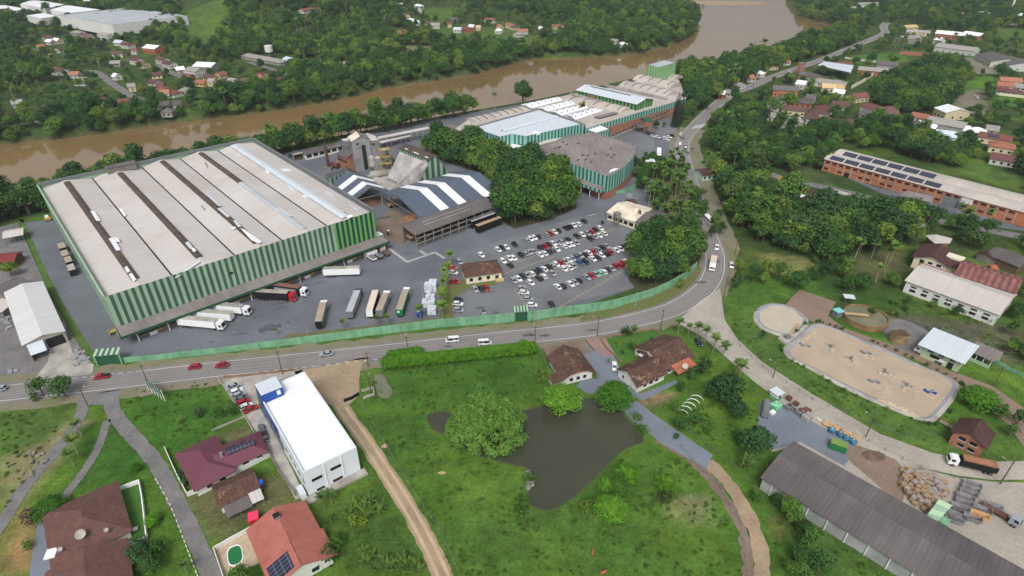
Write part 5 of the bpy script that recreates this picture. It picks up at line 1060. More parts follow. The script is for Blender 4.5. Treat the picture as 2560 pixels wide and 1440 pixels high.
# greenhouse hoops, cold frame
for k in range(5):
    p = P(1704 + k * 9.5, 1034 - k * 9.0); fr = Fr(p, math.radians(-24)); r = root('tunnel_hoop', p, 'white garden tunnel hoop, ' + nth(k + 1) + ' of five counted from the pond side', 'hoop', 'bare tunnel hoops in the vegetable garden'); mb = MB(); pts = [fr(1.9 * math.cos(t), 0, 1.5 * math.sin(t)) for t in [PI * i / 12 for i in range(13)]]
    for a, b in zip(pts, pts[1:]): mb.beam(a, b, .28, .07, m_white)
    mb.build('hoop', r)
    for a in (-1.9, 1.9): mb = MB(); mb.beam(fr(a, 0, 0), fr(a, .02, .5), .1, .1, m_wood); mb.build('peg', r)
r, fr, L, rz = gable('white_shed', 'white ridged workshop hall at the edge of the neighbouring yard', 'workshop', (55, 710), (105, 836), 11.6, 4.6, 1.3, r_whitish, m_conc_l, ov=.4)
mb = MB(); mb.box(fr(L + .06, 2.6, .1), .12, 5, 3.6, m_dark, rz); mb.build('door_opening', r); mb = MB(); mb.slab([fr(L, -5, 4.0), fr(L, -.5, 4.0), fr(L + 5.5, -.5, 2.8), fr(L + 5.5, -5, 2.8)], .12, r_pale); mb.build('lean_to_roof', r); mb = MB(); mb.box(fr(L + 2.7, -4.9, 0), 5.4, .2, 2.7, m_conc, rz); mb.build('lean_to_wall', r); wins(r, fr, 0, L, 6, 5.8, 2.2, 1.6, 1.2, rz)
gable('open_shed', 'grey roofed open shed in the upper corner of the neighbouring yard', 'shed', (10, 580), (55, 572), 8, 3.6, 1.0, r_fibre, m_wood, open_=True); gable('red_roof_shed', 'shed with dull red roof at the edge of the neighbouring yard', 'shed', (-20, 640), (40, 634), 8, 3.4, 1.2, roofmat('dull_red', (122, 50, 50), None, .8, .06, .1), m_wood); gable('lean_shed', 'dark weathered shed roof beside the white workshop', 'shed', (-10, 722), (52, 694), 8, 3.4, .9, r_fibre_dk, m_conc); gable('lean_shed', 'low grey shed half hidden behind the white workshop', 'shed', (-30, 775), (4, 748), 9, 3.2, .6, r_fibre, m_conc)
m_sludge = M('sludge_water', (182, 160, 134), (172, 150, 126), s=.12, fine=.6, var=.03, rough=.25, spec=.4); m_sludge2 = M('pale_sludge', (186, 176, 158), (176, 166, 150), s=.2, var=.04, rough=.3); m_foam = M('foam', (202, 180, 152), (186, 160, 130), s=.6, fine=2, var=.06)
def basin(label, px, water, h=.45):
    pts = [Vector((*q, 0)) for q in smooth([P(u, v)[:2] for u, v in ccw([Vector((u, -v, 0)) for u, v in px]) and px], 4, True)]; pts = ccw(pts); c = sum(pts, Vector((0, 0, 0))) / len(pts); r = root('settling_basin', c, label, 'basin'); n = len(pts); mb = MB(); mw = MB()
    inn = [p + (c - p).normalized() * .9 for p in pts]; bas = [p - (c - p).normalized() * 1.2 for p in pts]
    for i in range(n):
        j = (i + 1) % n; mb.face([bas[i], bas[j], pts[j] + Z * h, pts[i] + Z * h], m_conc_l); mb.face([pts[i] + Z * h, pts[j] + Z * h, inn[j] + Z * .2, inn[i] + Z * .2], m_liner)
    mb.build('concrete_rim', r); mw.face([p + Z * .26 for p in inn], water); mw.build('sludge', r); return r
m_liner = M('grey_liner', (150, 156, 164), (128, 132, 140), s=.3, var=.12)
BASIN = [(1968, 874), (1990, 852), (2030, 817), (2060, 815), (2100, 830), (2200, 872), (2300, 916), (2375, 950), (2388, 966), (2378, 990), (2340, 1036), (2318, 1050), (2290, 1044), (2200, 1007), (2100, 960), (2030, 922), (1980, 896)]
rb = basin('large rounded settling basin full of brown sludge water', BASIN, m_sludge); rs = basin('smaller rounded settling basin with pale grey sludge', [(1893, 800), (1897, 778), (1925, 763), (1965, 766), (2000, 786), (2014, 802), (2005, 820), (1984, 838), (1950, 836), (1910, 820)], m_sludge2)
qf = random.Random(12)
for k, (u, v) in enumerate(((2076, 867), (2126, 897), (2212, 930), (2267, 964), (2012, 863), (2165, 882), (2185, 954), (2325, 980))):
    p = P(u, v, .3); last = k >= 4; blue = k == 7
    r = root('aerator', p, ['three-float aerator nearest the pale basin', 'three-float aerator next to the middle left of the brown basin' if 0 else 'three-float aerator between the first and the central one', 'three-float aerator at the centre of the brown basin', 'three-float aerator before the blue one', 'grey paddle aerator at the corner toward the pale basin', 'grey paddle aerator under the far rim of the brown basin', 'grey paddle aerator close to the near rim of the brown basin', 'blue twin-float aerator at the far end of the brown basin'][k], 'aerator', 'aerators floating on the brown basin')
    if not last:
        for i in range(3): t = i * 2 * PI / 3 + .5 * k; mb = MB(); e = p + Vector((1.7 * math.cos(t), 1.7 * math.sin(t), 0)); mb.lathe(e, [(.01, .42), (.45, .36), (.55, .1), (.5, 0)], m_conc_l, 10); mb.build('float', r, True); mb = MB(); mb.beam(p + Z * .4, e + Z * .4, .14, .12, m_steel); mb.build('arm', r)
        mb = MB(); mb.tube(p, p + Z * 1.0, .3, m_steel, 8); mb.build('motor', r)
    else:
        for s in (-.9, .9): mb = MB(); mb.box(p + Vector((s, s * -.3, 0)), 1.0, 1.7, .35, m_blue if blue else m_steel, .5); mb.build('float', r)
        mb = MB(); mb.beam(p + Vector((-1, .3, .4)), p + Vector((1, -.3, .4)), .3, .25, m_conc_l); mb.build('shaft', r)
    mb = MB(); c = p + Vector((qf.uniform(-2, 2), qf.uniform(-3, -1.2), .02))
    for i in range(26):
        t = qf.random() * 2 * PI; d = 2.6 * qf.random() ** .6; w_ = qf.uniform(.1, .32); e = c + Vector((d * math.cos(t), d * math.sin(t), i * .0012)); mb.face([e + Vector((w_ * 2 * math.cos(x + t), w_ * math.sin(x + t), 0)) for x in (0, 1.1, 2, 3.2, 4.1, 5.2)], m_foam)
    mb.build('foam', rb)
mb = MB()
for i in range(70):
    t = qf.random(); e = P(2195 + 95 * t, 1000 + 42 * t + qf.uniform(-10, 4) * (1 - abs(2 * t - 1)), .3 + i * .0006); w_ = qf.uniform(.2, .9); mb.face([e + Vector((w_ * 1.6 * math.cos(x), w_ * .7 * math.sin(x), 0)) for x in (0, 1, 2.2, 3.3, 4.1, 5.3)], m_foam)
for i in range(24): t = qf.random(); e = P(1995 + 50 * t, 862 - 40 * t + qf.uniform(0, 5), .3 + i * .0006); w_ = qf.uniform(.2, .5); mb.face([e + Vector((w_ * 1.2 * math.cos(x), w_ * math.sin(x), 0)) for x in (0, 1, 2.2, 3.3, 4.1, 5.3)], m_foam)
mb.build('foam', rb)
p = P(2161, 800); r = root('round_clarifier', p, 'wide round clarifier tank with rusty yellow wall and a bridge across', 'tank'); mb = MB(); mb.lathe(p, [(7.5, 0), (7.5, 2.1), (7.1, 2.1), (7.1, 1.5)], M('rusty_ochre', (150, 118, 70), (120, 88, 56), s=.5, fine=1.5, var=.2), 32); mb.build('tank_wall', r); mb = MB(); mb.face([p + Vector((7.12 * math.cos(i * PI / 16), 7.12 * math.sin(i * PI / 16), 1.55)) for i in range(32)], M('clarifier_water', (122, 118, 92), (104, 104, 82), s=.2, rough=.15, spec=.5, var=.05)); mb.build('water', r); mb = MB(); mb.beam(p + Vector((-7.3, 1.2, 2.2)), p + Vector((.6, -.2, 2.2)), 1.3, .35, M('ochre_bridge', (178, 152, 104), var=.12)); mb.build('bridge', r)
p = P(2243, 851); r = root('timber_tank', p, 'small round timber-clad tank on the gravel', 'tank'); mb = MB(); mb.lathe(p, [(2.9, 0), (2.7, 3), (2.3, 3), (2.3, 2.6), (.05, 2.6)], M('tank_timber', (150, 128, 84), (120, 98, 66), s=.6, fine=2, var=.25), 18); mb.build('tank_wall', r)
for k in range(4): mb = MB(); mb.beam(p + Vector((-2.8, -1.5 + k, 3.2)), p + Vector((2.8, -1.2 + k, 3.15)), .5, .12, m_wood); mb.build('cover_plank', r)
p = P(2092, 790); r = root('pump_hut', p, 'little pump hut with turquoise roof next to the round clarifier', 'hut'); mb = MB(); mb.box(p, 2.6, 2.4, 2.4, m_steel, .3); mb.build('wall', r); mb = MB(); mb.box(p + Z * 2.42, 3.2, 3, .12, M('turquoise_sheet', (120, 190, 196), var=.08), .3, bot=True); mb.build('roof', r)
p = P(2118, 756); r = root('pump_shelter', p, 'small white roofed shelter on posts above the round clarifier', 'shelter'); mb = MB(); mb.box(p + Z * 2.6, 3.8, 3, .14, r_pale, -.2, bot=True); mb.build('roof', r)
for sx, sy in ((-1.6, -1.2), (1.6, -1.2), (1.6, 1.2), (-1.6, 1.2)): mb = MB(); mb.tube(p + Vector((sx, sy, 0)), p + Vector((sx, sy, 2.6)), .09, m_steel, 5); mb.build('post', r)
p = P(1966, 850); r = root('pump_platform', p, 'concrete pump platform between the two basins', 'platform'); mb = MB(); mb.box(p, 5, 3.4, .9, m_conc_l, .5); mb.build('base', r); mb = MB(); mb.box(p + Z * .9, 1.6, 1.4, 1.1, m_steel, .3); mb.build('pump', r); mb = MB(); mb.beam(p + Vector((1.4, 1.5, .8)), p + Vector((7.5, 8.5, .8)), .9, .3, m_timber); mb.build('walkway', r)
# blue-roofed plant building
fr, L = frame((2301, 859), (2410, 905), 5.2); D = fr.loc(2444, 866, 5.2)[1]; rz = math.atan2(fr.x.y, fr.x.x); r = root('plant_building', fr(L / 2, D / 2), 'plant building with pale blue flat sheet roof and green chequered band', 'building'); mb = MB(); mb.slab([fr(-.5, -.5, 4.9), fr(L + .5, -.5, 4.9), fr(L + .5, D + .5, 5.4), fr(-.5, D + .5, 5.4)], .2, r_pale); mb.build('roof', r); mb = MB(); mb.prism([fr(1, 1.2)[:2], fr(L - .6, 1.2)[:2], fr(L - .6, D - .5)[:2], fr(1, D - .5)[:2]], 0, 4.6, M('pale_green_wall', (176, 196, 160), var=.08)); mb.build('wall', r); mb = MB(); mb.stripes(fr(1, 1.12), fr(L - .6, 1.12), 2.9, 4.5, [m_gl, m_gd], 1.5); mb.build('wall_band', r); wins(r, fr, 4, L - 6, 3, 1.08, 1.5, 1.6, 1.1, rz, off=-.04)
for a in (.2, L): mb = MB(); mb.tube(fr(a, 0, 0), fr(a, 0, 4.8), .1, m_steel, 6); mb.build('post', r)
mb = MB(); mb.box(fr(L - 3, 1.1, .1), 1.6, .12, 2.3, m_dark, rz); mb.build('door', r)
fr, L = frame((2410, 870), (2482, 902), 3.6); D = 7; rz = math.atan2(fr.x.y, fr.x.x); r = root('plant_annex', fr(L / 2, D / 2), 'lower open annex with grey roof joined to the pale blue roofed building', 'building'); mb = MB(); mb.slab([fr(1, -.3, 3.6), fr(L + .5, -.3, 3.6), fr(L + .5, D, 4), fr(1, D, 4)], .2, r_fibre_d); mb.build('roof', r); mb = MB(); mb.box(fr(L / 2 + 1, D - .5, 0), L - 1, .3, 3.5, m_gl, rz); mb.box(fr(L / 2 + 1, .4, 0), L - 2, .3, 1.2, m_gl, rz); mb.build('wall', r)
for k in range(4): mb = MB(); mb.tube(fr(2 + k * (L - 2.2) / 3, .3, 1.2), fr(2 + k * (L - 2.2) / 3, .3, 3.4), .12, m_white, 6); mb.build('post', r)
wallrun('works_wall', 'low pale green wall along the works road', [(2482, 905), (2530, 930), (2600, 962)], 1.2, 1.2, m_gwall, .25)
# brick gate lodge and hut
r, fr, L, rz = gable('brick_lodge', 'small brick lodge with brown tile roof near the yellow footbridge', 'lodge', (2452, 1050), (2432, 1082), 7.4, 4.6, 2.2, t_dark, m_brick, ov=.7); wins(r, fr, -2.6, 2.6, 2, L, 3.0, 1.6, 1.1, rz, along=False, frame_m=m_white); wins(r, fr, -2.2, 2.6, 2, L, .9, 1.5, 1.0, rz, along=False, frame_m=m_white); wins(r, fr, 1, L - 1, 2, -3.7, 1.2, 1.2, 1.1, rz)
a = P(2350, 1052, .7); b = P(2398, 1076, .7); r = root('footbridge', (a + b) / 2 - Z * .7, 'short footbridge with yellow railing beside the brown basin', 'footbridge'); mb = MB(); mb.beam(a, b, 1.3, .2, m_conc_l); mb.build('deck', r)
d = (b - a).normalized(); n_ = Vector((-d.y, d.x, 0)) * .6; mb = MB()
for s in (1, -1):
    mb.beam(a + n_ * s + Z * 1.0, b + n_ * s + Z * 1.0, .07, .07, m_yellow); mb.beam(a + n_ * s + Z * .55, b + n_ * s + Z * .55, .07, .07, m_yellow)
    for k in range(7): c = a.lerp(b, k / 6) + n_ * s; mb.beam(c, c + Z * 1.05, .07, .07, m_yellow)
mb.build('railing', r)
p = P(1938, 995); r = root('gate_hut', p, 'little green and white gate hut with pale roof beside the gravel road', 'hut'); mb = MB(); mb.box(p, 2.4, 2.6, 1.2, m_gwall, .5); mb.box(p + Z * 1.2, 2.4, 2.6, 1.4, m_white, .5); mb.build('wall', r); mb = MB(); mb.box(p + Z * 2.6, 3.2, 3.4, .15, r_pale, .5, bot=True); mb.build('roof', r); mb = MB(); mb.box(p + Vector((.6, -1.25, 1.3)), 1.0, .1, .8, m_glass, .5); mb.build('window', r)
fr, L = frame((1904, 1190), (2310, 1440), 4.6); D = fr.loc(1972, 1099, 4.6)[1]; L *= 1.5; rz = math.atan2(fr.x.y, fr.x.x); r = root('long_shed', fr(L / 2, D / 2), 'very long shed with dark weathered corrugated roof and pale side wall', 'shed')
mb = MB(); n = 40
for k in range(n): a0, a1 = L * k / n, L * (k + 1) / n; mb.slab([fr(a0, -.6, 4.5), fr(a1, -.6, 4.5), fr(a1, D / 2, 6.1), fr(a0, D / 2, 6.1)], .1, r_fibre_dk); mb.slab([fr(a0, D / 2, 6.1), fr(a1, D / 2, 6.1), fr(a1, D + .6, 4.5), fr(a0, D + .6, 4.5)], .1, r_fibre_dk)
mb.build('roof', r); mb = MB(); mb.prism([fr(.4, .1)[:2], fr(L, .1)[:2], fr(L, D - .1)[:2], fr(.4, D - .1)[:2]], 0, 4.4, M('rendered_wall', (160, 162, 162), (140, 142, 142), s=.2, var=.08)); mb.build('wall', r)
for k in range(14): mb = MB(); mb.beam(fr(3 + k * 4.6, -.02, 0), fr(3 + k * 4.6, -.02, 4.3), .25, .25, m_wallw); mb.build('pilaster', r)
fr2, L2 = frame((2345, 1270), (2388, 1292), 3.6); rz2 = math.atan2(fr2.x.y, fr2.x.x); p = P(2352, 1290, 3.5); r = root('green_shelter', (p.x, p.y, 0), 'little pale and dark green striped roof beside the crate pile', 'shelter')
for k in range(4): mb = MB(); q = [P(2381 - 9 * k, 1263 + 10 * k, 3.4), P(2372 - 9 * k, 1273 + 10 * k, 3.4), P(2339 - 9 * k, 1259 + 12 * k, 3.1), P(2348 - 9 * k, 1248 + 11.5 * k, 3.1)]; mb.slab([Vector(x) for x in q], .1, m_gl if k % 2 else M('pale_mint_sheet', (178, 208, 172), var=.06)); mb.build('roof_sheet', r)
mb = MB(); mb.box((p.x, p.y, 0), 2.6, 4.2, 2.9, m_gwall, .75); mb.build('wall', r)
fr, L = frame((2063, 397), (2545, 526), 7.0); rz = math.atan2(fr.x.y, fr.x.x); D1 = fr.loc(2081, 381, 8.0)[1]; LL = L * 1.15; D2 = fr.loc(2107, 369, 8.0)[1]
m_obrick = M('works_brick', (196, 112, 70), (180, 100, 66), s=.2, fine=1.8, var=.1); r = root('brick_works', fr(L / 2, D1), 'long orange brick works with twin pale vaulted roofs and solar panels', 'works'); W1 = max(9.0, D1); W2_ = max(9.0, D2 - D1)
mb = MB(); mb.face([fr(0, 0, 0), fr(LL, 0, 0), fr(LL, 0, 6.9), fr(0, 0, 6.9)], m_obrick); mb.face([fr(0, W1 + W2_, 0), fr(0, 0, 0), fr(0, 0, 6.9), fr(0, W1 + W2_, 6.9)], m_obrick); mb.face([fr(LL, W1 + W2_, 0), fr(0, W1 + W2_, 0), fr(0, W1 + W2_, 6.9), fr(LL, W1 + W2_, 6.9)], m_obrick); mb.face([fr(LL, 0, 0), fr(LL, W1 + W2_, 0), fr(LL, W1 + W2_, 6.9), fr(LL, 0, 6.9)], m_obrick); mb.build('wall', r)
def vz(b, w): return 6.7 + 1.7 * math.sin(PI * min(1, max(0, b / w))) ** .8
for i, (b0, w_) in enumerate(((0, W1), (W1, W2_))):
    mb = MB(); n = 10
    for k in range(n): x0, x1 = w_ * k / n, w_ * (k + 1) / n; e = -.6 if (k == 0 and i == 0) else 0; mb.face([fr(-.6, b0 + x0 + e, vz(x0, w_) + .2), fr(LL, b0 + x0 + e, vz(x0, w_) + .2), fr(LL, b0 + x1, vz(x1, w_) + .2), fr(-.6, b0 + x1, vz(x1, w_) + .2)], r_beige)
    mb.face([fr(-.6, b0 + w_ * k / n, vz(w_ * k / n, w_) + .2) for k in range(n + 1)], r_beige); ro = mb.build('roof', r)
    for k in range(7 if i == 0 else 6):
        a0 = (2 if i == 0 else 4) + k * L * (.089 if i == 0 else .088); a1 = a0 + L * .079; c0, c1 = (.4, w_ * .33) if i == 0 else (w_ * .08, w_ * .38); mb = MB(); mb.slab([fr(a0, b0 + c0, vz(c0, w_) + .5), fr(a1, b0 + c0, vz(c0, w_) + .5), fr(a1, b0 + c1, vz(c1, w_) + .5), fr(a0, b0 + c1, vz(c1, w_) + .5)], .1, m_solar); mb.build('solar_panel', ro)
n = 24
for k in range(n + 1): mb = MB(); mb.beam(fr(L * k / n, -.06, 0), fr(L * k / n, -.06, 6.8), .35, .2, m_conc_l); mb.build('pilaster', r)
mb = MB(); mb.beam(fr(0, -.05, 3.5), fr(L, -.05, 3.5), .2, .25, m_conc_l); mb.build('wall_band', r)
for k in range(n):
    for z in (1.4, 5.0):
        if z > 4 or k % 3 != 1: mb = MB(); mb.box(fr(L * (k + .5) / n, -.06, z), 2.2, .12, .9, m_glass, rz); mb.build('window', r)
for a, w_, m, z, h in ((L * .72, 9, m_steel, .2, 4.6), (L * .78, 5, m_wallw, 3.6, 3), (L * .755, 3.2, m_dark, .2, 3), (L * .15, 2.6, m_dark, .1, 2.4)): mb = MB(); mb.box(fr(a, -.1, z), w_, .16, h, m, rz); mb.build('door', r)
q = [P(2247, 488, 4.2), P(2331, 506, 4.2), P(2334, 490, 4.6), P(2266, 476, 4.6)]; c = sum(q, Vector((0, 0, 0))) / 4; r = root('long_carport', (c.x, c.y, 0), 'long grey carport roof before the orange brick works', 'carport'); mb = MB(); mb.slab(q, .2, r_fibre_d); mb.build('roof', r)
for k in range(5):
    for A, B in ((q[0], q[1]), (q[3], q[2])): e = A.lerp(B, k / 4); mb = MB(); mb.tube((e.x, e.y, 0), (e.x, e.y, e.z - .15), .14, m_conc_l, 6); mb.build('post', r)
r, fr, L, rz = gable('side_building', 'low brown roofed building with ochre back wall on the side street', 'building', (1985, 458), (2052, 484), 9, 3.4, 1.6, t_dark, M('ochre_wall', (190, 140, 70), var=.12)); mb = MB(); mb.slab([fr(-2, -5, 3.6), fr(12, -5, 3.6), fr(12, -11, 3.2), fr(-2, -11, 3.2)], .14, r_white); mb.build('white_awning', r)
r, fr, L, rz = gable('side_building', 'lower building with long dark brown roof further along the side street', 'building', (2058, 497), (2146, 522), 9, 3.2, 1.5, t_dark, m_wallw); wins(r, fr, 0, L, 5, -4.5, 1.0, 1.4, 1.2, rz); wallrun('yard_wall', 'white yard wall behind the brown roofed side building', [(2072, 488), (2085, 480), (2130, 492), (2182, 505)], 1.4, 1.4, m_wallw, .25); wallrun('ochre_fence', 'ochre panel fence at the upper end of the side street', [(1942, 449), (1972, 457)], 2.4, 2.4, M('ochre_panel', (196, 150, 74), var=.12), .2)
gable('side_house', 'house with red-brown roof half hidden among trees on the side street', 'house', (2290, 532), (2325, 541), 8, 3.2, 1.5, t_dark, m_wallw)
# grey and rust warehouse, house and sheds on the slope
r, fr, L, rz = gable('old_warehouse', 'old warehouse with long grey sheet roof and pale wall', 'warehouse', (2298, 666), (2526, 745), 20, 5.2, 2.4, r_fibre, m_wallw, ov=.6); wins(r, fr, 1, L - 1, 7, -10, 1.2, 2.0, 1.0, rz); wins(r, fr, 1, L - 1, 7, -10, 3.0, 2.0, .6, rz, m_dark)
for k in range(7): mb = MB(); mb.beam(fr(1 + k * (L - 2) / 6, -10.05, 0), fr(1 + k * (L - 2) / 6, -10.05, 5), .2, .12, m_white); mb.build('pilaster', r)
r2, fr, L, rz = gable('old_warehouse', 'x', 'warehouse', (2404, 658), (2552, 700), 15, 6.4, 2.0, r_rustw, m_conc, ov=.5); merge(r, r2); r['label'] = 'old warehouse with grey sheet roof in front and rusty red ribbed roof behind'
q = [P(2299, 655, 6), P(2384, 682, 6), P(2378, 692, 5.6), P(2293, 666, 5.6)]; mb = MB(); mb.slab(q, .15, t_red); mb.build('tile_strip', r)
r, fr, L, rz = gable('hill_house', 'cream two storey house with brown tile roof behind the old warehouse', 'house', (2352, 612), (2333, 641), 12, 5.4, 2.0, t_dark, m_cream, ov=.9); wins(r, fr, -4.5, 4.5, 3, L, 3.4, 1.6, 1.3, rz, along=False, frame_m=m_white); wins(r, fr, 1, L, 3, -6, 3.2, 1.5, 1.3, rz)
r2, fr, L, rz = gable('hill_house', 'x', 'house', (2362, 636), (2422, 655), 9, 4.4, 1.6, t_dark, m_cream, ov=.7); merge(r, r2); mb = MB(); c = P(2385, 652, 4.2); mb.box(c, 6, 4.5, 2.0, m_cream, rz); mb.build('roof_box', r)
q = [P(2312, 588, 4.4), P(2340, 586, 5.2), P(2381, 596, 4.4), P(2375, 608, 4.2), P(2336, 608, 5)]; c = sum(q, Vector((0, 0, 0))) / 5; r = root('angular_shed', (c.x, c.y, 0), 'shed with angular pale grey roof below the orange works', 'shed'); mb = MB(); mb.slab([q[0], q[1], q[4]], .15, r_fibre); mb.slab([q[1], q[2], q[3], q[4]], .15, r_fibre); mb.build('roof', r); mb = MB(); mb.prism([(c + (x - c) * .85)[:2] for x in q], 0, 4.0, m_brick); mb.build('wall', r)
gable('barn', 'dark roofed barn at the meadow edge above the old warehouse', 'barn', (2492, 618), (2570, 648), 11, 4, 1.8, r_fibre_dk, m_wood); gable('barn', 'smaller barn with dark roof beside the meadow barn', 'barn', (2470, 634), (2485, 628), 7, 3.2, 1.2, t_dark, m_conc)
gable('garden_shelter', 'tiny orange roofed garden shelter beside the old warehouse', 'shelter', (2478, 664), (2488, 662), 3, 2.2, .8, t_orange, m_wood, open_=True)
r, fr, L, rz = gable('corner_house', 'small pale green house with red-brown roof on the roadside bend', 'house', (1748, 424), (1782, 420), 9, 3.4, 1.6, t_dark, M('mint_wall', (178, 204, 190), var=.06)); wins(r, fr, 0, L, 3, -4.5, 1.1, 1.3, 1.2, rz); mb = MB(); mb.slab([fr(L, -4.5, 3.1), fr(L + 6, -4.5, 2.6), fr(L + 6, 1, 2.6), fr(L, 1, 3.1)], .12, r_fibre); mb.build('porch_roof', r)
def car_proto(kind):
    r = root(kind, (0, 0, 0), 'x', 'car'); mb = MB(); g = MB()
    L, W, h0, h1, cab = {'hatchback': (3.95, 1.7, .92, 1.48, (-1.85, -1.45, .35, 1.1)), 'sedan': (4.4, 1.74, .9, 1.45, (-1.7, -.95, .35, 1.15)), 'pickup_truck': (4.7, 1.74, 1.0, 1.6, (-.55, -.25, .75, 1.35)), 'van': (4.6, 1.8, 1.05, 1.95, (-2.25, -2.15, 1.3, 1.9))}[kind]
    hl = L / 2; hull = [(-hl, .32), (hl, .32), (hl + .05, .55), (hl - .12, .74), (cab[3] + .05, h0 - .02), (cab[0] - .02, h0), (-hl + .06, h0 - .06), (-hl - .03, .6)]
    for s in (-1, 1): mb.face([Vector((x, s * W / 2 * (1 if .4 < z < .8 else .96), z)) for x, z in hull][::-s], m_paint)
    for (a, b) in zip(hull, hull[1:] + hull[:1]):
        ya = W / 2 * (1 if .4 < a[1] < .8 else .96); yb = W / 2 * (1 if .4 < b[1] < .8 else .96)
        mb.face([(a[0], -ya, a[1]), (b[0], -yb, b[1]), (b[0], yb, b[1]), (a[0], ya, a[1])][::-1] if False else [(a[0], ya, a[1]), (a[0], -ya, a[1]), (b[0], -yb, b[1]), (b[0], yb, b[1])], m_paint)
    x0, x1, x2, x3 = cab; y0, y1 = W / 2 * .93, W / 2 * .76
    lo = [(x0, -y0), (x3, -y0), (x3, y0), (x0, y0)]; hi = [(x1, -y1), (x2, -y1), (x2, y1), (x1, y1)]
    for i in range(4):
        j = (i + 1) % 4; g.face([(*lo[i], h0 - .03), (*lo[j], h0 - .03), (*hi[j], h1 - .02), (*hi[i], h1 - .02)], m_glass)
        mb.beam((*[c * 1.005 for c in lo[i]], h0 - .02), (*[c * 1.005 for c in hi[i]], h1 - .02), .1, .1, m_paint)
    mb.slab([(x1 - .04, -y1 - .03, h1 + .03), (x2 + .04, -y1 - .03, h1 + .03), (x2 + .04, y1 + .03, h1 + .03), (x1 - .04, y1 + .03, h1 + .03)], .09, m_paint)
    for s in (-1, 1): mb.beam(((x1 + x2) / 2 - .1, s * (y0 + .01), h0 - .02), ((x1 + x2) / 2 - .1, s * (y1 + .02), h1), .12, .09, m_paint)
    if kind == 'van':
        for s in (-1, 1): mb.beam((-2.2, s * (y0 - .02), h0 + .02), (-.2, s * (y0 - .02), h0 + .02), .08, .2, m_paint)
    mb.build('body', r); g.build('window_glass', r)
    if kind == 'pickup_truck': b = MB(); b.slab([(-hl + .1, -W / 2 + .1, h0 + .02), (x0 - .05, -W / 2 + .1, h0 + .02), (x0 - .05, W / 2 - .1, h0 + .02), (-hl + .1, W / 2 - .1, h0 + .02)], .1, m_black); b.build('cargo_bed', r)
    for x in (-hl * .62, hl * .62):
        for s in (-1, 1): w_ = MB(); w_.tube((x, s * (W / 2 - .1), .31), (x, s * (W / 2 + .02), .31), .31, m_tyre, 10); w_.tube((x, s * (W / 2 + .021), .31), (x, s * (W / 2 + .03), .31), .19, m_steel, 8); w_.build('wheel', r)
    for s in (-1, 1): l = MB(); l.box((hl + .0, s * W * .36, .58), .12, .3, .14, m_white); l.build('headlight', r); l = MB(); l.box((-hl - .01, s * W * .38, .66), .1, .22, .16, m_red); l.build('tail_light', r)
    return r
CARS = {k: car_proto(k) for k in ('hatchback', 'sedan', 'pickup_truck', 'van')}
CCOL = {'w': ('white', (222, 224, 226)), 's': ('silver', (150, 155, 162)), 'k': ('black', (26, 28, 32)), 'g': ('grey', (92, 96, 102)), 'r': ('red', (158, 20, 36)), 'b': ('blue', (30, 92, 134)), 'n': ('mint green', (120, 196, 150)), 'd': ('dark blue', (34, 42, 62)), 'o': ('orange', (206, 84, 44))}
def car(kind, u, v, ang, col, label, group=None):
    p = P(u, v, .35); c = dup(CARS[kind], (p.x, p.y, .07), ang, label, group, color=lin(CCOL[col][1]), cpart=('body',)); return c
a_, b_ = P(1530, 619), P(1549, 631); LOT = math.atan2((b_ - a_).y, (b_ - a_).x)
LOTROWS = [ # zoom pixels (x, y, colour); every string is one row, from the canteen end
 ('the fence row', '725 772 k 660 798 w 612 810 w 575 824 k 540 838 k 460 865 k 422 876 w 378 890 r 340 903 s 255 924 d 222 935 w 183 947 w 142 962 s 28 1005 k -60 1030 w -105 1037 k -140 1055 w -308 1108 w'),
 ('the second row', '880 842 w 838 856 k 795 875 r 752 890 s 700 905 w 650 917 k 555 950 k 522 962 g 487 970 s 447 982 s 408 992 w 370 1007 k 335 1022 r 287 1037 k 210 1068 s 172 1080 s 135 1093 s 90 1110 k 15 1140 w -30 1140 w -90 1168 w'),
 ('the third row', '918 893 w 867 912 w 826 925 s 782 945 k 640 988 s 595 1000 w 560 1010 w 520 1020 w 445 1050 w 402 1062 g 362 1075 d 322 1090 w 282 1108 w -20 1210 k'),
 ('the long fourth row', '945 1018 s 900 1035 k 858 1053 s 810 1078 r 762 1085 w 730 1105 k 683 1113 s 650 1130 g 605 1145 s 565 1157 w 528 1172 s 487 1190 r 440 1203 w 410 1217 s 367 1232 k 320 1247 w 275 1262 d 235 1280 k 195 1293 w 150 1308 s 105 1325 k 62 1345 w 15 1365 s'),
 ('the fifth row', '1215 995 r 1172 1008 k 1118 1028 k 1083 1045 w 1037 1060 w 983 1085 r 938 1097 k 895 1112 w 853 1137 k 805 1145 w 735 1177 k 683 1183 b 612 1220 s 570 1233 w 520 1247 w 403 1292 s 315 1322 w 270 1340 k 185 1385 w'),
 ('the last row', '1152 1172 w 1120 1195 r 1080 1207 r 1040 1220 r 993 1243 s 952 1260 k 915 1275 w 877 1288 n 838 1300 s 795 1317 r 745 1330 s 665 1362 k 628 1380 s 583 1397 w 505 1420 k 455 1425 w')]
rk = random.Random(21)
for nm, s in LOTROWS:
    q = s.split(); cnt = {}
    for i in range(0, len(q), 3):
        x, y, c = int(q[i]), int(q[i + 1]), q[i + 2]; cnt[c] = cnt.get(c, 0) + 1
        kd = 'hatchback' if rk.random() < .6 else 'sedan'
        car(kd, 1280 + x / 4, 360 + y / 4 + 2, LOT + (PI if rk.random() < .3 else 0) + rk.uniform(-.04, .04), c, f'{CCOL[c][0]} {kd}, {nth(cnt[c])} {CCOL[c][0]} one from the canteen in {nm}', 'cars parked in the factory car park')
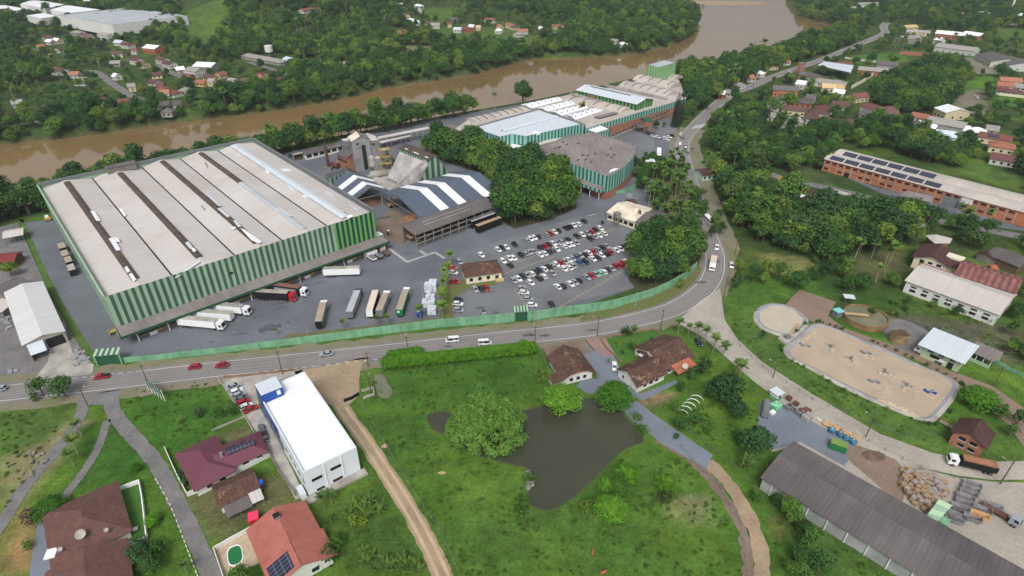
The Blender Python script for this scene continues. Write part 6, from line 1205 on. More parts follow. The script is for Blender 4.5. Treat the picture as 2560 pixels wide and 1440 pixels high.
for kd, u, v, dx, dy, c, l in (('hatchback', 1310, 730, 25, 2, 'w', 'white hatchback at the head of the short side row by the yellow line'), ('hatchback', 1320, 746, 25, 2, 's', 'silver hatchback second in the short side row by the yellow line'), ('hatchback', 1330, 761, 25, 2, 'w', 'white hatchback last in the short side row beside the small gate'), ('sedan', 1379, 760, 9, 12, 'k', 'lone black sedan close to the green boundary wall'), ('hatchback', 1303, 718, 20, -6, 's', 'silver hatchback just above the short side row'),
    ('hatchback', 1188, 722, 8, 10, 's', 'silver hatchback on the grass edge below the cream cottage'), ('hatchback', 1204, 722, 8, 10, 'k', 'black hatchback between silver and red cars below the cream cottage'), ('hatchback', 1217, 719, 8, 10, 'r', 'red hatchback at the end of three below the cream cottage'), ('hatchback', 1146, 748, 24, 2, 'd', 'dark blue hatchback top of three by the palm row'), ('hatchback', 1145, 758, 24, 2, 'w', 'white hatchback middle of three by the palm row'), ('hatchback', 1146, 774, 24, 3, 's', 'silver hatchback lowest of three by the palm row'),
    ('pickup_truck', 1211, 785, 3, 14, 's', 'silver pickup parked by itself near the green wall'), ('hatchback', 1240, 785, 1, 12, 'g', 'grey hatchback parked by itself near the green wall'), ('hatchback', 1601, 588, 16, -8, 'w', 'white car half under the trees beside the canteen'), ('hatchback', 1624, 597, 16, -8, 'w', 'white car almost hidden under the car park trees'), ('hatchback', 1149, 653, 9, 11, 's', 'silver hatchback by the fence next to the cream cottage'), ('hatchback', 1136, 703, 22, 3, 'r', 'red hatchback partly behind the palm row'), ('hatchback', 1133, 680, 20, 3, 'w', 'white hatchback behind the palm row'), ('hatchback', 1131, 668, 20, 3, 'o', 'orange car behind the palm row'),
    ('pickup_truck', 255, 940, -35, 5, 'r', 'red pickup with open bed on the main road'), ('hatchback', 486, 916, -30, 4, 'r', 'red hatchback, first of two close together on the main road'), ('sedan', 555, 911, -30, 4, 'r', 'red sedan following the red hatchback on the main road'), ('sedan', 817, 883, -30, 4, 's', 'silver sedan on the main road near the dirt lot'), ('van', 1131, 849, -30, 2, 'w', 'white passenger van on the main road by the green wall'), ('pickup_truck', 1046, 875, 30, -3, 'g', 'grey pickup on the main road behind the clipped hedge'), ('van', 1212, 856, 28, -2, 'w', 'white panel van on the main road near the clipped hedge'), ('hatchback', 0, 971, -30, 4, 's', 'silver car at the far end of the main road, cut by the picture edge'),
    ('hatchback', 1536, 915, 4, 24, 'w', 'white sedan parked on the grey drive between the tiled houses'), ('hatchback', 1746, 855, 9, 14, 'd', 'dark blue car under the palms beside the farmhouse'),
    ('hatchback', 1792, 617, -1, 14, 'w', 'white car on the road bend beyond the truck'), ('hatchback', 1829, 662, 1, 12, 'w', 'white car on the roadside gravel by the bend'), ('hatchback', 1702, 333, 6, -9, 'w', 'white car on the road near the zebra crossing'), ('hatchback', 1700, 388, -1, 12, 'w', 'white car on the road above the palm grove'), ('hatchback', 1714, 366, 1, -12, 'k', 'black car on the road above the palm grove'), ('hatchback', 1732, 371, 2, 12, 'g', 'grey car parked on the road shoulder above the palm grove'), ('hatchback', 1712, 432, 1, 12, 'w', 'white car on the road beside the small mint house'), ('hatchback', 1700, 357, 2, -10, 'w', 'white car nearest the entrance drive on the road'),
    ('hatchback', 1633, 339, 14, 4, 'w', 'white car, first of the pair outside the factory porch'), ('hatchback', 1643, 341, 14, 4, 'w', 'white car, second of the pair outside the factory porch'), ('hatchback', 1662, 343, 14, 4, 'w', 'white car nearest the forecourt in the group by the kerb'), ('hatchback', 1666, 347, 14, 4, 'w', 'white car lowest in the group by the kerb'), ('hatchback', 1672, 341, 14, 3, 'w', 'white car next to the black car by the kerb'), ('hatchback', 1680, 337, 14, 3, 'k', 'black car at the end of the group by the kerb'),
    ('van', 1618, 388, 4, 14, 'w', 'white van standing behind the small gatehouse'), ('hatchback', 2105, 124, 16, -7, 'w', 'white car far up the main road by the river bend'), ('hatchback', 1974, 176, 14, -6, 'w', 'white car on the main road by the red-roofed row'), ('pickup_truck', 2390, 243, 12, 6, 'k', 'black pickup in the far gravel yard beside the wood'), ('hatchback', 2440, 241, 12, 4, 'w', 'white car in the far gravel yard')):
    a, b = P(u - dx / 2, v - dy / 2), P(u + dx / 2, v + dy / 2); car(kd, u, v + 3, math.atan2((b - a).y, (b - a).x), c, l)
for i, (u, v, c) in enumerate(((585, 963, 's'), (592, 976, 'w'), (599, 985, 's'), (592 + 14, 995, 'g'), (610, 1003, 'r'), (616, 1014, 'w'), (628, 1020, 'r'), (655, 1072, 'g'), (662, 1090, 'k'))):
    a, b = (P(u - 14, v + 6), P(u + 14, v - 6)) if i < 7 else (P(u - 2, v - 9), P(u + 2, v + 9)); car('hatchback' if i % 3 else 'sedan', u, v + 4, math.atan2((b - a).y, (b - a).x), c, f'{CCOL[c][0]} car beside the blue showroom wall, {nth(i + 1)} counted from the road', 'cars parked beside the showroom')
for k in CARS.values(): kill(k)
m_tar = M('tan_tarpaulin', (166, 152, 134), (154, 142, 126), s=.4, var=.08); m_gtar = M('green_curtain', (24, 112, 72), var=.08)
def wheels(r, fr, xs, half, rad=.5):
    for x in xs:
        for s in (-1, 1): mb = MB(); c = fr(x, s * half, rad); mb.tube(c - fr.y * .14, c + fr.y * .14, rad, m_tyre, 12); mb.tube(c + fr.y * s * .141, c + fr.y * s * .16, rad * .5, m_steel, 8); mb.build('wheel', r)
def truck(A, B, label, side, top, back=None, cab=None, Lb=14.5, hb=3.9, name='semi_truck', group=None, load=None, zb=1.15, wb=2.5):
    """A: map pixel of the tail at ground level, B: towards the cab; cab: paint colour or None for a bare trailer"""
    a = P(*A); b = P(*B); d = b - a; fr = Fr(a, math.atan2(d.y, d.x)); rz = math.atan2(d.y, d.x); h = wb / 2
    r = root(name, fr(Lb / 2, 0, .02), label, 'truck' if cab else 'trailer', group)
    mb = MB(); mb.prism([fr(0, -h)[:2], fr(Lb, -h)[:2], fr(Lb, h)[:2], fr(0, h)[:2]], zb, hb, side, top, True); bx = mb.build('cargo_box', r)
    if back: mb = MB(); mb.box(fr(-.04, 0, zb + .05), .08, wb - .1, hb - zb - .1, back, rz); mb.build('rear_door', r)
    mb = MB(); mb.box(fr(Lb / 2, 0, .75), Lb - .3, 1.1, .38, m_black, rz); mb.build('chassis', r)
    wheels(r, fr, (1.6, 2.9, 4.2) if Lb > 9 else (1.2, 2.3), h - .18)
    if Lb > 9 and not cab: mb = MB(); mb.box(fr(Lb - 2.6, -.8, .05), .2, .2, .8, m_steel, rz); mb.box(fr(Lb - 2.6, .8, .05), .2, .2, .8, m_steel, rz); mb.build('landing_leg', r)
    if load: mb = MB(); mb.box(fr(Lb / 2, 0, hb - .02), Lb - .6, wb - .4, .5, load, rz); mb.build('load', r)
    if cab:
        x = Lb + .5; m = M('cab_paint_' + str(cab[0]) + str(cab[1]), cab, var=.05, rough=.35, spec=.5) if isinstance(cab, tuple) else cab; hc = 3.5 if Lb > 9 else 2.7
        pr = [(x, .7), (x + 2.2, .7), (x + 2.25, 1.7), (x + 1.95, hc - .35), (x + 1.6, hc), (x, hc)]; mb = MB()
        for s in (-1, 1): mb.face([fr(px, s * 1.2, z) for px, z in pr][::-s], m)
        for p, q in zip(pr, pr[1:] + pr[:1]): mb.face([fr(p[0], 1.2, p[1]), fr(p[0], -1.2, p[1]), fr(q[0], -1.2, q[1]), fr(q[0], 1.2, q[1])], m)
        cb = mb.build('cab', r); mb = MB(); mb.face([fr(x + 2.27, -1.08, 1.72), fr(x + 2.27, 1.08, 1.72), fr(x + 2.0, 1.05, hc - .4), fr(x + 2.0, -1.05, hc - .4)], m_glass); mb.build('windscreen', cb)
        for s in (-1, 1): mb = MB(); mb.box(fr(x + 1.3, s * 1.2, 1.75), .9, .06, .85, m_glass, rz); mb.build('side_window', cb)
        for s in (-1, 1): mb = MB(); mb.box(fr(x + 2.22, s * .85, .85), .12, .4, .22, m_white, rz); mb.build('headlight', cb)
        mb = MB(); mb.box(fr(x - .6, 0, .55), 4.6, .95, .35, m_black, rz); mb.build('tractor_frame', r); wheels(r, fr, (x + 1.3, x - 1.4) if Lb > 9 else (x + 1.1,), 1.08)
    return r, fr
truck((452, 814), (560, 824), 'white box lorry lowest at the dock beside the warehouse corner', m_white, m_conc_l, m_dark, (226, 228, 230)); truck((490, 797), (600, 805), 'white box trailer second from the warehouse corner at the dock', m_white, m_conc_l, m_dark, None); truck((520, 778), (620, 787), 'white box lorry third from the warehouse corner at the dock', m_white, m_conc_l, m_dark, (224, 226, 230))
truck((643, 747), (735, 752), 'black curtain-side lorry with bright red cab at the dock', m_black, m_conc_l, m_steel, (176, 24, 44), Lb=13); r, fr = truck((676, 728), (770, 741), 'lorry with navy side band, brown top and white cab behind the red cab', M('navy_curtain', (30, 36, 54), var=.1), M('brown_tarp', (132, 84, 66), var=.1), m_steel, (226, 228, 230), Lb=13.5)
mb = MB(); mb.face([fr(3, -1.27, 1.3), fr(12.2, -1.27, 1.3), fr(12.2, -1.27, 3.1), fr(3, -1.27, 3.1)], m_conc_l); mb.build('side_panel', r)
def text(s, p, x, up, size, m, par):
    cu = bpy.data.curves.new('lettering', 'FONT'); cu.body = s; cu.size = size; cu.extrude = .01; cu.materials.append(m); t_ = bpy.data.objects.new('lettering', cu); o = bpy.data.objects.new('lettering', bpy.data.meshes.new_from_object(t_)); bpy.data.objects.remove(t_); COL.objects.link(o)
    from mathutils import Matrix
    n = x.cross(up); M3 = Matrix((x, up, n)).transposed(); o.rotation_euler = M3.to_euler(); o.parent = par; o.location = p - parent_loc(par); return o
text('AL', fr(8.6, -1.3, 1.75), fr.x, Z, 1.5, m_black, r); mb = MB(); c = fr(11.6, -1.29, 2.25); pts = [c + fr.x * .55 * math.cos(t) + Z * .55 * math.sin(t) for t in [i * PI / 8 for i in range(16)]]; mb.face(pts, m_black); mb.build('emblem', r)
truck((812, 691), (898, 688), 'long white box trailer on its own at the dock toward the chip yard', m_white, m_conc_l, m_dark, None)
truck((800, 826), (814, 768), 'tan topped trailer standing alone in the yard near the small palms', m_steel, m_tar, m_black, (214, 216, 220), Lb=12.5); truck((876, 801), (899, 740), 'silver-grey box trailer second in the loose row across the yard', m_conc_l, r_metal, m_steel, (70, 74, 80)); truck((926, 798), (943, 741), 'black sided trailer with cream top beside another trailer', m_black, M('cream_tarp', (204, 192, 180), var=.08), m_white, None, Lb=14)
truck((950, 798), (969, 748), 'grey trailer with white cab parked against the black sided one', m_conc_l, m_tar, m_steel, (228, 230, 232), Lb=12); r, fr = truck((1000, 796), (1019, 737), 'green curtain trailer with tan top at the end of the yard row', m_gtar, m_tar, m_gtar, (226, 228, 230), Lb=14); mb = MB(); mb.box(fr(-.1, .3, 2.6), .06, .9, .7, m_white, math.atan2(fr.x.y, fr.x.x)); mb.build('door_sign', r)
truck((1192, 584), (1250, 562), 'black curtain trailer with pale wooden top beside the rack shed', m_black, m_timber, m_black, None, hb=4.1, name='curtain_trailer'); truck((1176, 572), (1240, 549), 'black trailer with grey top nearest the rack shed', m_black, r_metal, m_black, None, hb=4.1, name='curtain_trailer')
for i, (A, B) in enumerate((((922, 643), (938, 655)), ((932, 637), (956, 650)), ((952, 627), (972, 643)))): a, b = P(*A), P(*B); truck(B, A, ['small white flatbed truck nearest the dock trailer under the canopy end', 'grey flatbed truck in the middle of three at the canopy end', 'tan flatbed truck at the corner of the canopy end'][i], m_wood if i else m_white, m_wood if i == 2 else m_steel, None, (222, 224, 226) if i < 2 else (190, 178, 158), Lb=4.2, hb=1.7, name='flatbed_truck', zb=1.0, wb=2.1)
truck((1646, 384), (1646, 410), 'white lorry waiting beside the little gatehouse', m_white, m_white, m_steel, (224, 226, 228), Lb=10); truck((1783, 655), (1778, 682), 'white delivery lorry with cream box coming round the road bend', m_white, M('cream_box_top', (206, 190, 166), var=.06), m_steel, (226, 228, 230), Lb=6.5, hb=3.3, name='delivery_truck')
truck((2362, 914), (2305, 886), 'white truck with a grey load box beside the pale blue roofed building', m_white, M('scrap_load', (120, 106, 96), (70, 62, 58), s=1.2, fine=3, var=.3), None, (226, 228, 230), Lb=6.8, hb=2.3, name='drum_truck'); truck((2484, 1184), (2400, 1164), 'dark tipper truck heaped with tan chips on the gravel road', m_black, m_black, None, (226, 228, 230), Lb=8.2, hb=2.9, name='tipper_truck', load=m_chip)
r, fr = truck((2450, 1265), (2530, 1310), 'silver skip lorry with dark red frame among the grey skips', m_rust, m_rust, None, (150, 154, 160), Lb=5.4, hb=1.35, name='skip_truck', zb=1.0, wb=1.6)
for k, (u, v) in enumerate(((160, 628), (168, 647), (176, 663), (184, 683))):
    p = P(u, v); r = root('cargo_container', p, ['tan topped container farthest along the warehouse side wall', 'tan topped container second along the warehouse side wall', 'tan topped container third along the warehouse side wall', 'pale topped container nearest the road on the warehouse side'][k], 'container'); mb = MB(); mb.box(p + Z * .3, 2.5, 6.3, 2.6, m_black, .16 + math.radians(41.95) - .2, top=m_tar if k < 3 else m_conc_l); mb.build('box', r); mb = MB(); mb.box(p, 2.2, 4.6, .3, m_black, .16 + math.radians(41.95) - .2); mb.build('base', r)
# buses on the road
p = P(1771, 556); r = root('minibus', p, 'white minibus on the road beside the palm grove', 'bus'); fr = Fr(p, math.radians(97)); rz = math.radians(97); mb = MB(); mb.box(fr(0, 0, .45), 7.4, 2.2, 2.3, m_white, rz, bot=True); mb.build('body', r); mb = MB(); mb.box(fr(0, 0, 1.45), 7.0, 2.24, .8, m_glass, rz); mb.box(fr(-3.7, 0, 1.3), .06, 1.9, 1.0, m_glass, rz); mb.build('window_glass', r); wheels(r, fr, (-2.3, 2.3), 1.0, .42)
p = P(122, 552); r = root('white_forklift', p, 'small white and yellow loader parked by the warehouse side', 'loader'); mb = MB(); mb.box(p + Z * .4, 2.6, 1.6, 1.1, m_yellow, .8); mb.build('chassis', r); mb = MB(); mb.box(p + Vector((-1, .9, .4)), 1.4, 1.5, 1.9, m_white, .8); mb.build('cab', r); wheels(r, Fr(p, .8), (-1, 1), .8, .4)
p = P(973, 587); r = root('forklift', p, 'white and black forklift by the rack shed corner', 'forklift'); fr = Fr(p, -1.0); mb = MB(); mb.box(fr(0, 0, .3), 2.2, 1.2, .9, m_black, -1.0); mb.build('chassis', r); mb = MB(); mb.box(fr(-.1, 0, 2.1), 1.4, 1.2, .1, m_white, -1.0, bot=True); mb.box(fr(.5, 0, 1.2), .1, 1.1, .9, m_steel, -1.0); mb.box(fr(-.7, 0, 1.2), .1, 1.1, .9, m_steel, -1.0); mb.build('cab_guard', r); mb = MB(); mb.box(fr(1.3, 0, .1), .15, .9, 2.6, m_steel, -1.0); mb.build('mast', r); wheels(r, fr, (-.7, .8), .6, .32)
p = P(1912, 1030); r = root('tank_trailer', p, 'silver tank trailer at the edge of the blue gravel yard', 'tank'); fr = Fr(p, math.radians(66)); mb = MB(); mb.tube(fr(-3.2, 0, 1.6), fr(3.2, 0, 1.6), 1.05, m_steel, 14); mb.build('tank_shell', r, True); mb = MB(); mb.box(fr(0, 0, .5), 5, 1.2, .3, m_black, math.radians(66)); mb.build('chassis', r); wheels(r, fr, (-2.4, -1.4, 1.8), .85, .42)
RC = {'r': ('red', (128, 72, 62)), 'o': ('orange', (168, 102, 76)), 'b': ('brown', (100, 70, 64)), 'g': ('grey', (142, 138, 134)), 'd': ('dark grey', (92, 88, 88)), 'w': ('white', (224, 228, 232)), 'm': ('wine-red', (100, 64, 64)), 'y': ('tan', (204, 170, 116)), 't': ('pale blue', (190, 204, 214))}
WC = {'W': ('white', (190, 190, 186)), 'C': ('cream', (206, 190, 150)), 'B': ('brick', (172, 100, 70)), 'G': ('grey', (150, 148, 144)), 'Y': ('yellow', (216, 180, 92)), 'T': ('turquoise', (140, 186, 176))}
FARHOUSES = [('on the far bank', 1, '78 87 14 -1 9 bC 115 88 20 -2 9 mW 99 110 16 -2 8 oC 144 119 10 -2 7 mW 142 95 12 2 7 wC 124 98 12 1 7 wW 40 121 24 -2 10 oC 72 146 20 2 8 bW 192 76 20 2 9 gG 213 82 18 3 8 bW 222 88 16 3 8 mC 266 81 26 4 12 gW 298 100 18 2 8 tW 317 105 18 2 9 mW 290 127 26 -2 9 bW 383 112 30 3 14 wB 335 120 12 0 6 rW 404 142 18 4 8 bW 422 152 18 4 9 bW '
   '448 166 20 -2 9 wG 486 168 28 4 12 gW 516 155 46 2 17 wG 288 151 24 -1 8 gG 338 143 18 2 8 mW 355 153 16 3 8 rC 146 168 22 4 9 mW 187 178 20 0 8 oW 203 193 28 0 10 gW 289 183 8 2 6 wW 390 180 26 -2 8 bC 384 198 16 2 8 mW 400 207 16 -1 8 mB 403 215 14 0 7 rW 470 184 18 2 7 rB 525 186 20 3 9 bY 550 179 18 -4 8 rC 504 199 20 2 8 oY 530 196 14 2 7 gC 410 224 20 -2 9 oW 432 224 18 3 9 rW 462 218 22 0 9 gW '
   '582 195 18 2 8 gW 614 194 22 3 10 bW 642 187 18 -2 8 oW 326 208 18 -2 8 gC 256 243 28 -2 9 bC 308 246 26 -2 9 rW 263 258 10 0 6 wW 412 253 26 2 9 dG 440 251 20 -2 8 dW 40 249 26 -3 8 gG 116 262 16 4 7 bC 150 258 12 -2 6 gC 6 282 22 -3 9 mW 418 270 14 0 7 dG 654 180 16 2 8 mC 690 176 22 2 9 bW 664 194 22 -1 9 oB 700 192 14 0 7 mW 660 140 96 18 11 gG 745 147 60 12 11 tB 797 158 24 -2 10 tW 861 153 16 -1 6 gW 765 20 28 -4 9 rW 790 17 14 -2 7 mW 120 122 12 2 6 rC'),
  ('on the wooded hillside across the river', 1, '982 6 30 -2 10 dG 1005 8 14 0 7 wW 1046 10 16 2 8 wW 1049 21 12 0 7 gW 1010 33 18 3 8 bC 1030 46 20 4 9 wW 1044 52 18 2 8 tW 1075 53 16 2 8 mC 1088 57 22 0 9 gW 1130 43 20 -3 8 dG 1124 55 10 0 6 rC 1145 68 18 1 8 tW 1170 68 24 4 10 rB 1180 61 12 1 7 wW 1228 45 28 2 9 rW 1196 63 10 0 6 yC 1250 61 10 1 7 oC 1247 71 10 1 6 wW 1276 58 16 2 8 oC 1130 108 18 0 8 rB 1234 106 14 0 7 dW 1260 104 14 0 7 wW 1106 124 16 -2 8 dG 1287 63 16 2 8 bC 1306 72 24 -1 9 oW 1296 80 18 -2 8 gW 1352 66 10 0 7 wW 1368 71 22 2 10 rW 1390 61 20 0 9 rC 1413 57 18 -3 9 bW 1391 79 20 -1 9 gG 1545 62 16 1 7 wG 1536 97 18 2 8 gW 1557 105 20 2 8 wW 1665 72 10 2 6 wG'),
  ('in the settlement beyond the road bend', 0, '2156 6 76 -2 13 gW 2158 18 18 0 8 gB 2155 25 18 0 8 wW 2275 62 30 -1 11 yC 2296 75 58 3 10 gC 2366 77 44 4 18 wB 2400 80 36 4 18 wB 2438 80 44 6 18 wB 2273 88 46 -2 14 gG 2397 113 100 12 19 gW 2352 93 12 2 12 wW 2500 138 40 18 26 dW 2546 148 36 16 24 dW 2113 153 42 3 9 rB 2183 168 70 6 11 gB 2220 153 52 4 14 dG 1965 214 62 4 13 dB 2018 180 30 4 9 dB 2036 184 44 4 9 dG 2074 198 86 10 11 gW 2006 201 22 3 10 wW 2072 209 32 2 11 yC 2096 210 28 2 10 yC 2100 223 26 3 9 wW 2147 232 32 -4 10 rC 1958 239 28 3 10 dG 2005 246 56 6 10 dB 2029 236 22 3 9 dW 1938 256 30 4 11 gW 1988 264 60 6 10 bC 2062 262 44 4 9 mW 2102 252 40 2 10 bW 2048 272 48 4 10 bW 1936 281 26 3 11 gW 1974 293 50 -2 12 gW 2030 284 30 2 11 bW 2062 290 28 2 9 mW 2186 260 32 10 12 mC 2216 266 32 -2 11 mC 2166 276 34 3 9 dG 2232 274 26 1 9 bC 2130 298 38 6 10 bC 2385 266 30 12 18 wC 2305 283 40 8 9 oW 2372 298 90 16 14 gG 2322 305 46 8 10 wG 2298 302 20 8 9 dG 2368 326 50 6 12 tW 2412 313 28 4 11 wG 2446 318 24 3 9 wG 2492 334 80 12 10 rC 2510 354 42 6 11 oC 2512 385 60 10 11 mW 2484 313 30 4 11 gG 2527 193 54 3 11 oC 2516 205 40 4 11 oC 2508 218 28 3 10 mT 2538 222 28 3 10 mT 2556 210 26 3 10 gW 2454 28 40 6 13 gW 2414 31 18 1 9 oW 2492 16 20 2 9 dW 2512 18 16 2 8 dW 2492 22 18 1 8 wW 2546 32 24 2 14 wW 2540 50 28 2 11 yW 2400 48 40 2 10 dG 2444 52 40 2 10 dG'),
  ('on the river side of the main road', 0, '1845 185 28 6 11 oY 1872 187 20 -2 10 oW 1842 204 30 6 11 gW 1818 222 26 4 9 gW 1808 226 14 2 7 wB 1884 171 24 2 10 dG 1902 166 26 2 10 mC 1924 157 28 -3 11 mC 1938 152 26 4 10 mB 1962 148 18 -2 8 oW 1900 176 12 2 7 wW')]
HSPOT = []
for reg, hilly, s in FARHOUSES:
    q = s.split(); L_ = []
    for i in range(0, len(q), 6): L_.append((int(q[i]), int(q[i + 1]), int(q[i + 2]), int(q[i + 3]), float(q[i + 4]), q[i + 5]))
    L_.sort(); cnt = {}
    for u, v, du, dv, w, c in L_:
        z0 = T(u, v, 4.5).z if hilly else 0.0
        rc, wc = RC[c[0]], WC[c[1]]; key = c; cnt[key] = cnt.get(key, 0) + 1; big = w >= 12
        A, B = (u - du / 2, v - dv / 2), (u + du / 2, v + dv / 2)
        ln = (P(*A, z0 + 5) - P(*B, z0 + 5)).length; hip = (u * 7 + v) % 4 == 0 and not big and ln > 4
        if hip: k = max(.25, 1 - w / ln); A = (u - du / 2 * k, v - dv / 2 * k); B = (u + du / 2 * k, v + dv / 2 * k)
        nm = 'house' if not big else 'hall_building'
        r, fr, L, rz = gable(nm, f'{rc[0]}-roofed {wc[0]} {"building" if big else "house"} {reg}, {nth(cnt[key])} counted rightwards', 'house' if not big else 'building', A, B, w, 5.5 if big else 3.1 + (u % 3) * .5, 1.6 + w * .05, m_roofobj, m_wallobj, None, .5, z0=z0, wcol=tuple(min(255, x + (u * 13 + v * 7) % 15 - 7) for x in wc[1]), rcol=tuple(min(255, max(0, x + (u * 5 + v * 11) % 21 - 10)) for x in rc[1]), hip=hip)
        e = w / 2 if hip else 0; n = max(1, min(6, int((L + 2 * e) / 3.4)))
        wins(r, fr, -e + .5, L + e - .5, n, -w / 2, z0 + 1.1, 1.3, 1.2, rz)
        if not hip: wins(r, fr, -w / 3, w / 3, 2 if w > 6 else 1, L if dv >= 0 else 0, z0 + 1.1, 1.2, 1.2, rz, along=False)
        c_ = fr(L / 2, 0); HSPOT.append((c_.x, c_.y, max(w, L) * .55 + 3.0)); k = 8 / c_.length; HSPOT.append((c_.x * (1 - k), c_.y * (1 - k), max(w, L) * .5 + 3.5))
        if reg.startswith('in the') and c == 'rC' and du == 80:
            mb = MB(); h = lambda b: z0 + 3.1 + .5 * (u % 3) + (1.6 + w * .05) * (1 - abs(b) / (w / 2)) + .12; mb.slab([fr(L * .25, -4.2, h(4.2)), fr(L * .6, -4.2, h(4.2)), fr(L * .6, -1, h(1)), fr(L * .25, -1, h(1))], .08, m_solar); mb.build('solar_panel', r)
# big pale industrial halls far off
def bighall(label, px, z, roof, wall, z0=None):
    z0 = T(*px[0]).z if z0 is None else z0; r = hall('industrial_hall', label, 'hall', px, z0 + z, z0 + .3, None, wall, roof, 1, .2, z0 - .5)
    pts = [P(u, v, z0 + z) for u, v in px]; wl = MB()
    for i in range(len(pts)): p, q = pts[i], pts[(i + 1) % len(pts)]; wl.wall(p, q, z0 - .5, z0 + z - .1, wall, .3)
    wl.build('wall', r); c = sum(pts, Vector((0, 0, 0))) / len(pts); HSPOT.append((c.x, c.y, 45)); return r
bighall('huge pale blue-grey roofed industrial hall far across the river', [(143, 38), (280, 62), (467, 39), (322, 18)], 12, r_metal, m_wallw); bighall('pinkish white roofed hall behind the huge pale hall', [(125, 24), (172, 33), (252, 24), (165, 12)], 9, r_white, m_wallw); bighall('farthest white roofed hall at the top edge across the river', [(50, 9), (112, 22), (163, 11), (85, -2)], 9, r_white, m_wallw); bighall('white hall cut by the picture edge across the river', [(-30, 26), (34, 27), (65, 22), (-10, 8)], 8, r_white, m_wallw); bighall('small white gabled hall beside the huge pale hall', [(66, 38), (102, 46), (142, 40), (110, 32)], 8, r_white, m_wallw)
hall('white_block', 'long white walled block with grey roof behind the road settlement', 'building', [(2042, 163), (2060, 152), (2136, 162), (2128, 182)], 8, .2, None, m_wallw, r_pale); HSPOT.append((*P(2090, 175)[:2], 22))
p = P(1999, 182); r = root('brick_stair_tower', p, 'orange brick stair tower beside the white walled block', 'tower'); mb = MB(); mb.box(p, 6, 4, 9, m_brick, .5, top=m_conc); mb.build('wall', r); mb = MB()
for z in (3, 6): mb.box(p + Z * z, 6.1, 4.1, .3, m_conc_l, .5, bot=True)
mb.build('wall_band', r)
p = P(2523, 36); r = root('factory_chimney', p, 'tall white chimney stack at the far settlement', 'chimney'); mb = MB(); mb.tube(p, p + Z * 26, 1.7, m_wallw, 12, 1.2); mb.build('stack', r)
p = T(230, 24); r = root('water_tower', p, 'white water tower behind the huge pale hall', 'water tower'); mb = MB(); mb.box(p + Z * 11, 12, 7, 5, m_wallw, .2, bot=True); mb.build('tank', r)
for sx in (-4, 4):
    for sy in (-2.5, 2.5): mb = MB(); mb.beam(p + Vector((sx, sy, -1)), p + Vector((sx, sy, 11)), .7, .7, m_conc); mb.build('leg', r)
p = T(676, 145); r = root('water_tower', p, 'white cylindrical water tank above the long grey building across the river', 'water tower'); mb = MB(); mb.tube(p + Z * 6, p + Z * 12, 4, m_wallw, 14); mb.build('tank', r); mb = MB(); mb.tube(p, p + Z * 6, 1.4, m_conc, 8); mb.build('leg', r)
wallrun('sports_wall', 'red brick wall with pale pilasters beside the far playing field', [(2248, 137), (2300, 141), (2352, 146)], 4, 4, m_brick, .4)
wallrun('yard_wall', 'pale wall along the lower edge of the far playing field', [(2112, 146), (2150, 152), (2190, 156)], 1.6, 1.6, m_wallw, .3); wallrun('yard_wall', 'tan wall beside the settlement drive near the dark wood', [(2128, 222), (2160, 205), (2182, 190)], 3, 3, m_cream, .4); wallrun('yard_wall', 'white wall behind the far green lawn', [(2494, 238), (2530, 242), (2570, 246)], 2, 2, m_cream, .3)
def leafmat(name, cols, sat=1.0):
    t = NT(name); oi = t.n('ShaderNodeObjectInfo'); p = t.pos()
    rp = t.n('ShaderNodeValToRGB'); t.set(rp.inputs[0], oi.outputs['Random']); cr = rp.color_ramp
    while len(cr.elements) < len(cols): cr.elements.new(.5)
    for i, c in enumerate(cols): cr.elements[i].position = i / (len(cols) - 1); cr.elements[i].color = lin(c)
    f = t.math('MULTIPLY', t.rng(t.noise(p, .55, 3), .3, .7, .72, 1.3), t.rng(t.noise(p, 3.1, 2), .3, .7, .8, 1.22))
    c = t.mix(1.0, t.scaled(rp.outputs[0], f), oi.outputs['Color'], 'MULTIPLY')
    c = t.mix(t.math('MULTIPLY', t.rng(t.noise(p, .9, 3), .55, .75, 0, 1), .35), c, t.mix(1.0, c, (1.5, 1.35, .8, 1), 'MULTIPLY'))
    return t.done(c, .75, .22)
lm_tree = leafmat('tree_leaves', [(40, 70, 34), (60, 96, 40), (46, 78, 42), (84, 116, 44), (40, 68, 38), (66, 100, 38), (106, 128, 50), (48, 74, 46), (56, 92, 36)])
lm_palm = leafmat('palm_leaves', [(78, 104, 52), (92, 118, 52), (72, 96, 52)])
lm_bright = leafmat('bright_leaves', [(84, 130, 34), (94, 138, 40)])
m_bark = M('bark', (92, 82, 70), (72, 64, 54), s=1, var=.2)
m_ptrunk = M('palm_trunk', (150, 142, 126), (128, 120, 104), s=.8, var=.15)
def leafcloud(clumps, n_per, size, seed, up=.25, jit=.7):
    """many leaf-sized faces spread through the given clumps (centre, radius, squash)"""
    g = np.random.default_rng(seed); V = []
    for (c, r, q) in clumps:
        n = max(8, int(n_per * r * r)); d = g.normal(size=(n, 3)); d[:, 2] += up; d /= np.linalg.norm(d, axis=1)[:, None]
        rad = r * g.uniform(.6, 1.06, n) ** .7
        p = np.array(c) + d * rad[:, None] * np.array([1, 1, q])
        nn = d + g.normal(size=(n, 3)) * jit * .6; nn[:, 2] += .35; nn /= np.linalg.norm(nn, axis=1)[:, None]
        a = np.cross(nn, g.normal(size=(n, 3))); a /= np.linalg.norm(a, axis=1)[:, None]; b = np.cross(nn, a)
        s = (size * g.uniform(.6, 1.3, n))[:, None]
        V.append(np.stack([p - a * s * .5, p + b * s * .32 + nn * s * .08, p + a * s * .5, p - b * s * .32 + nn * s * .08], 1))
    return np.concatenate(V).reshape(-1, 3)
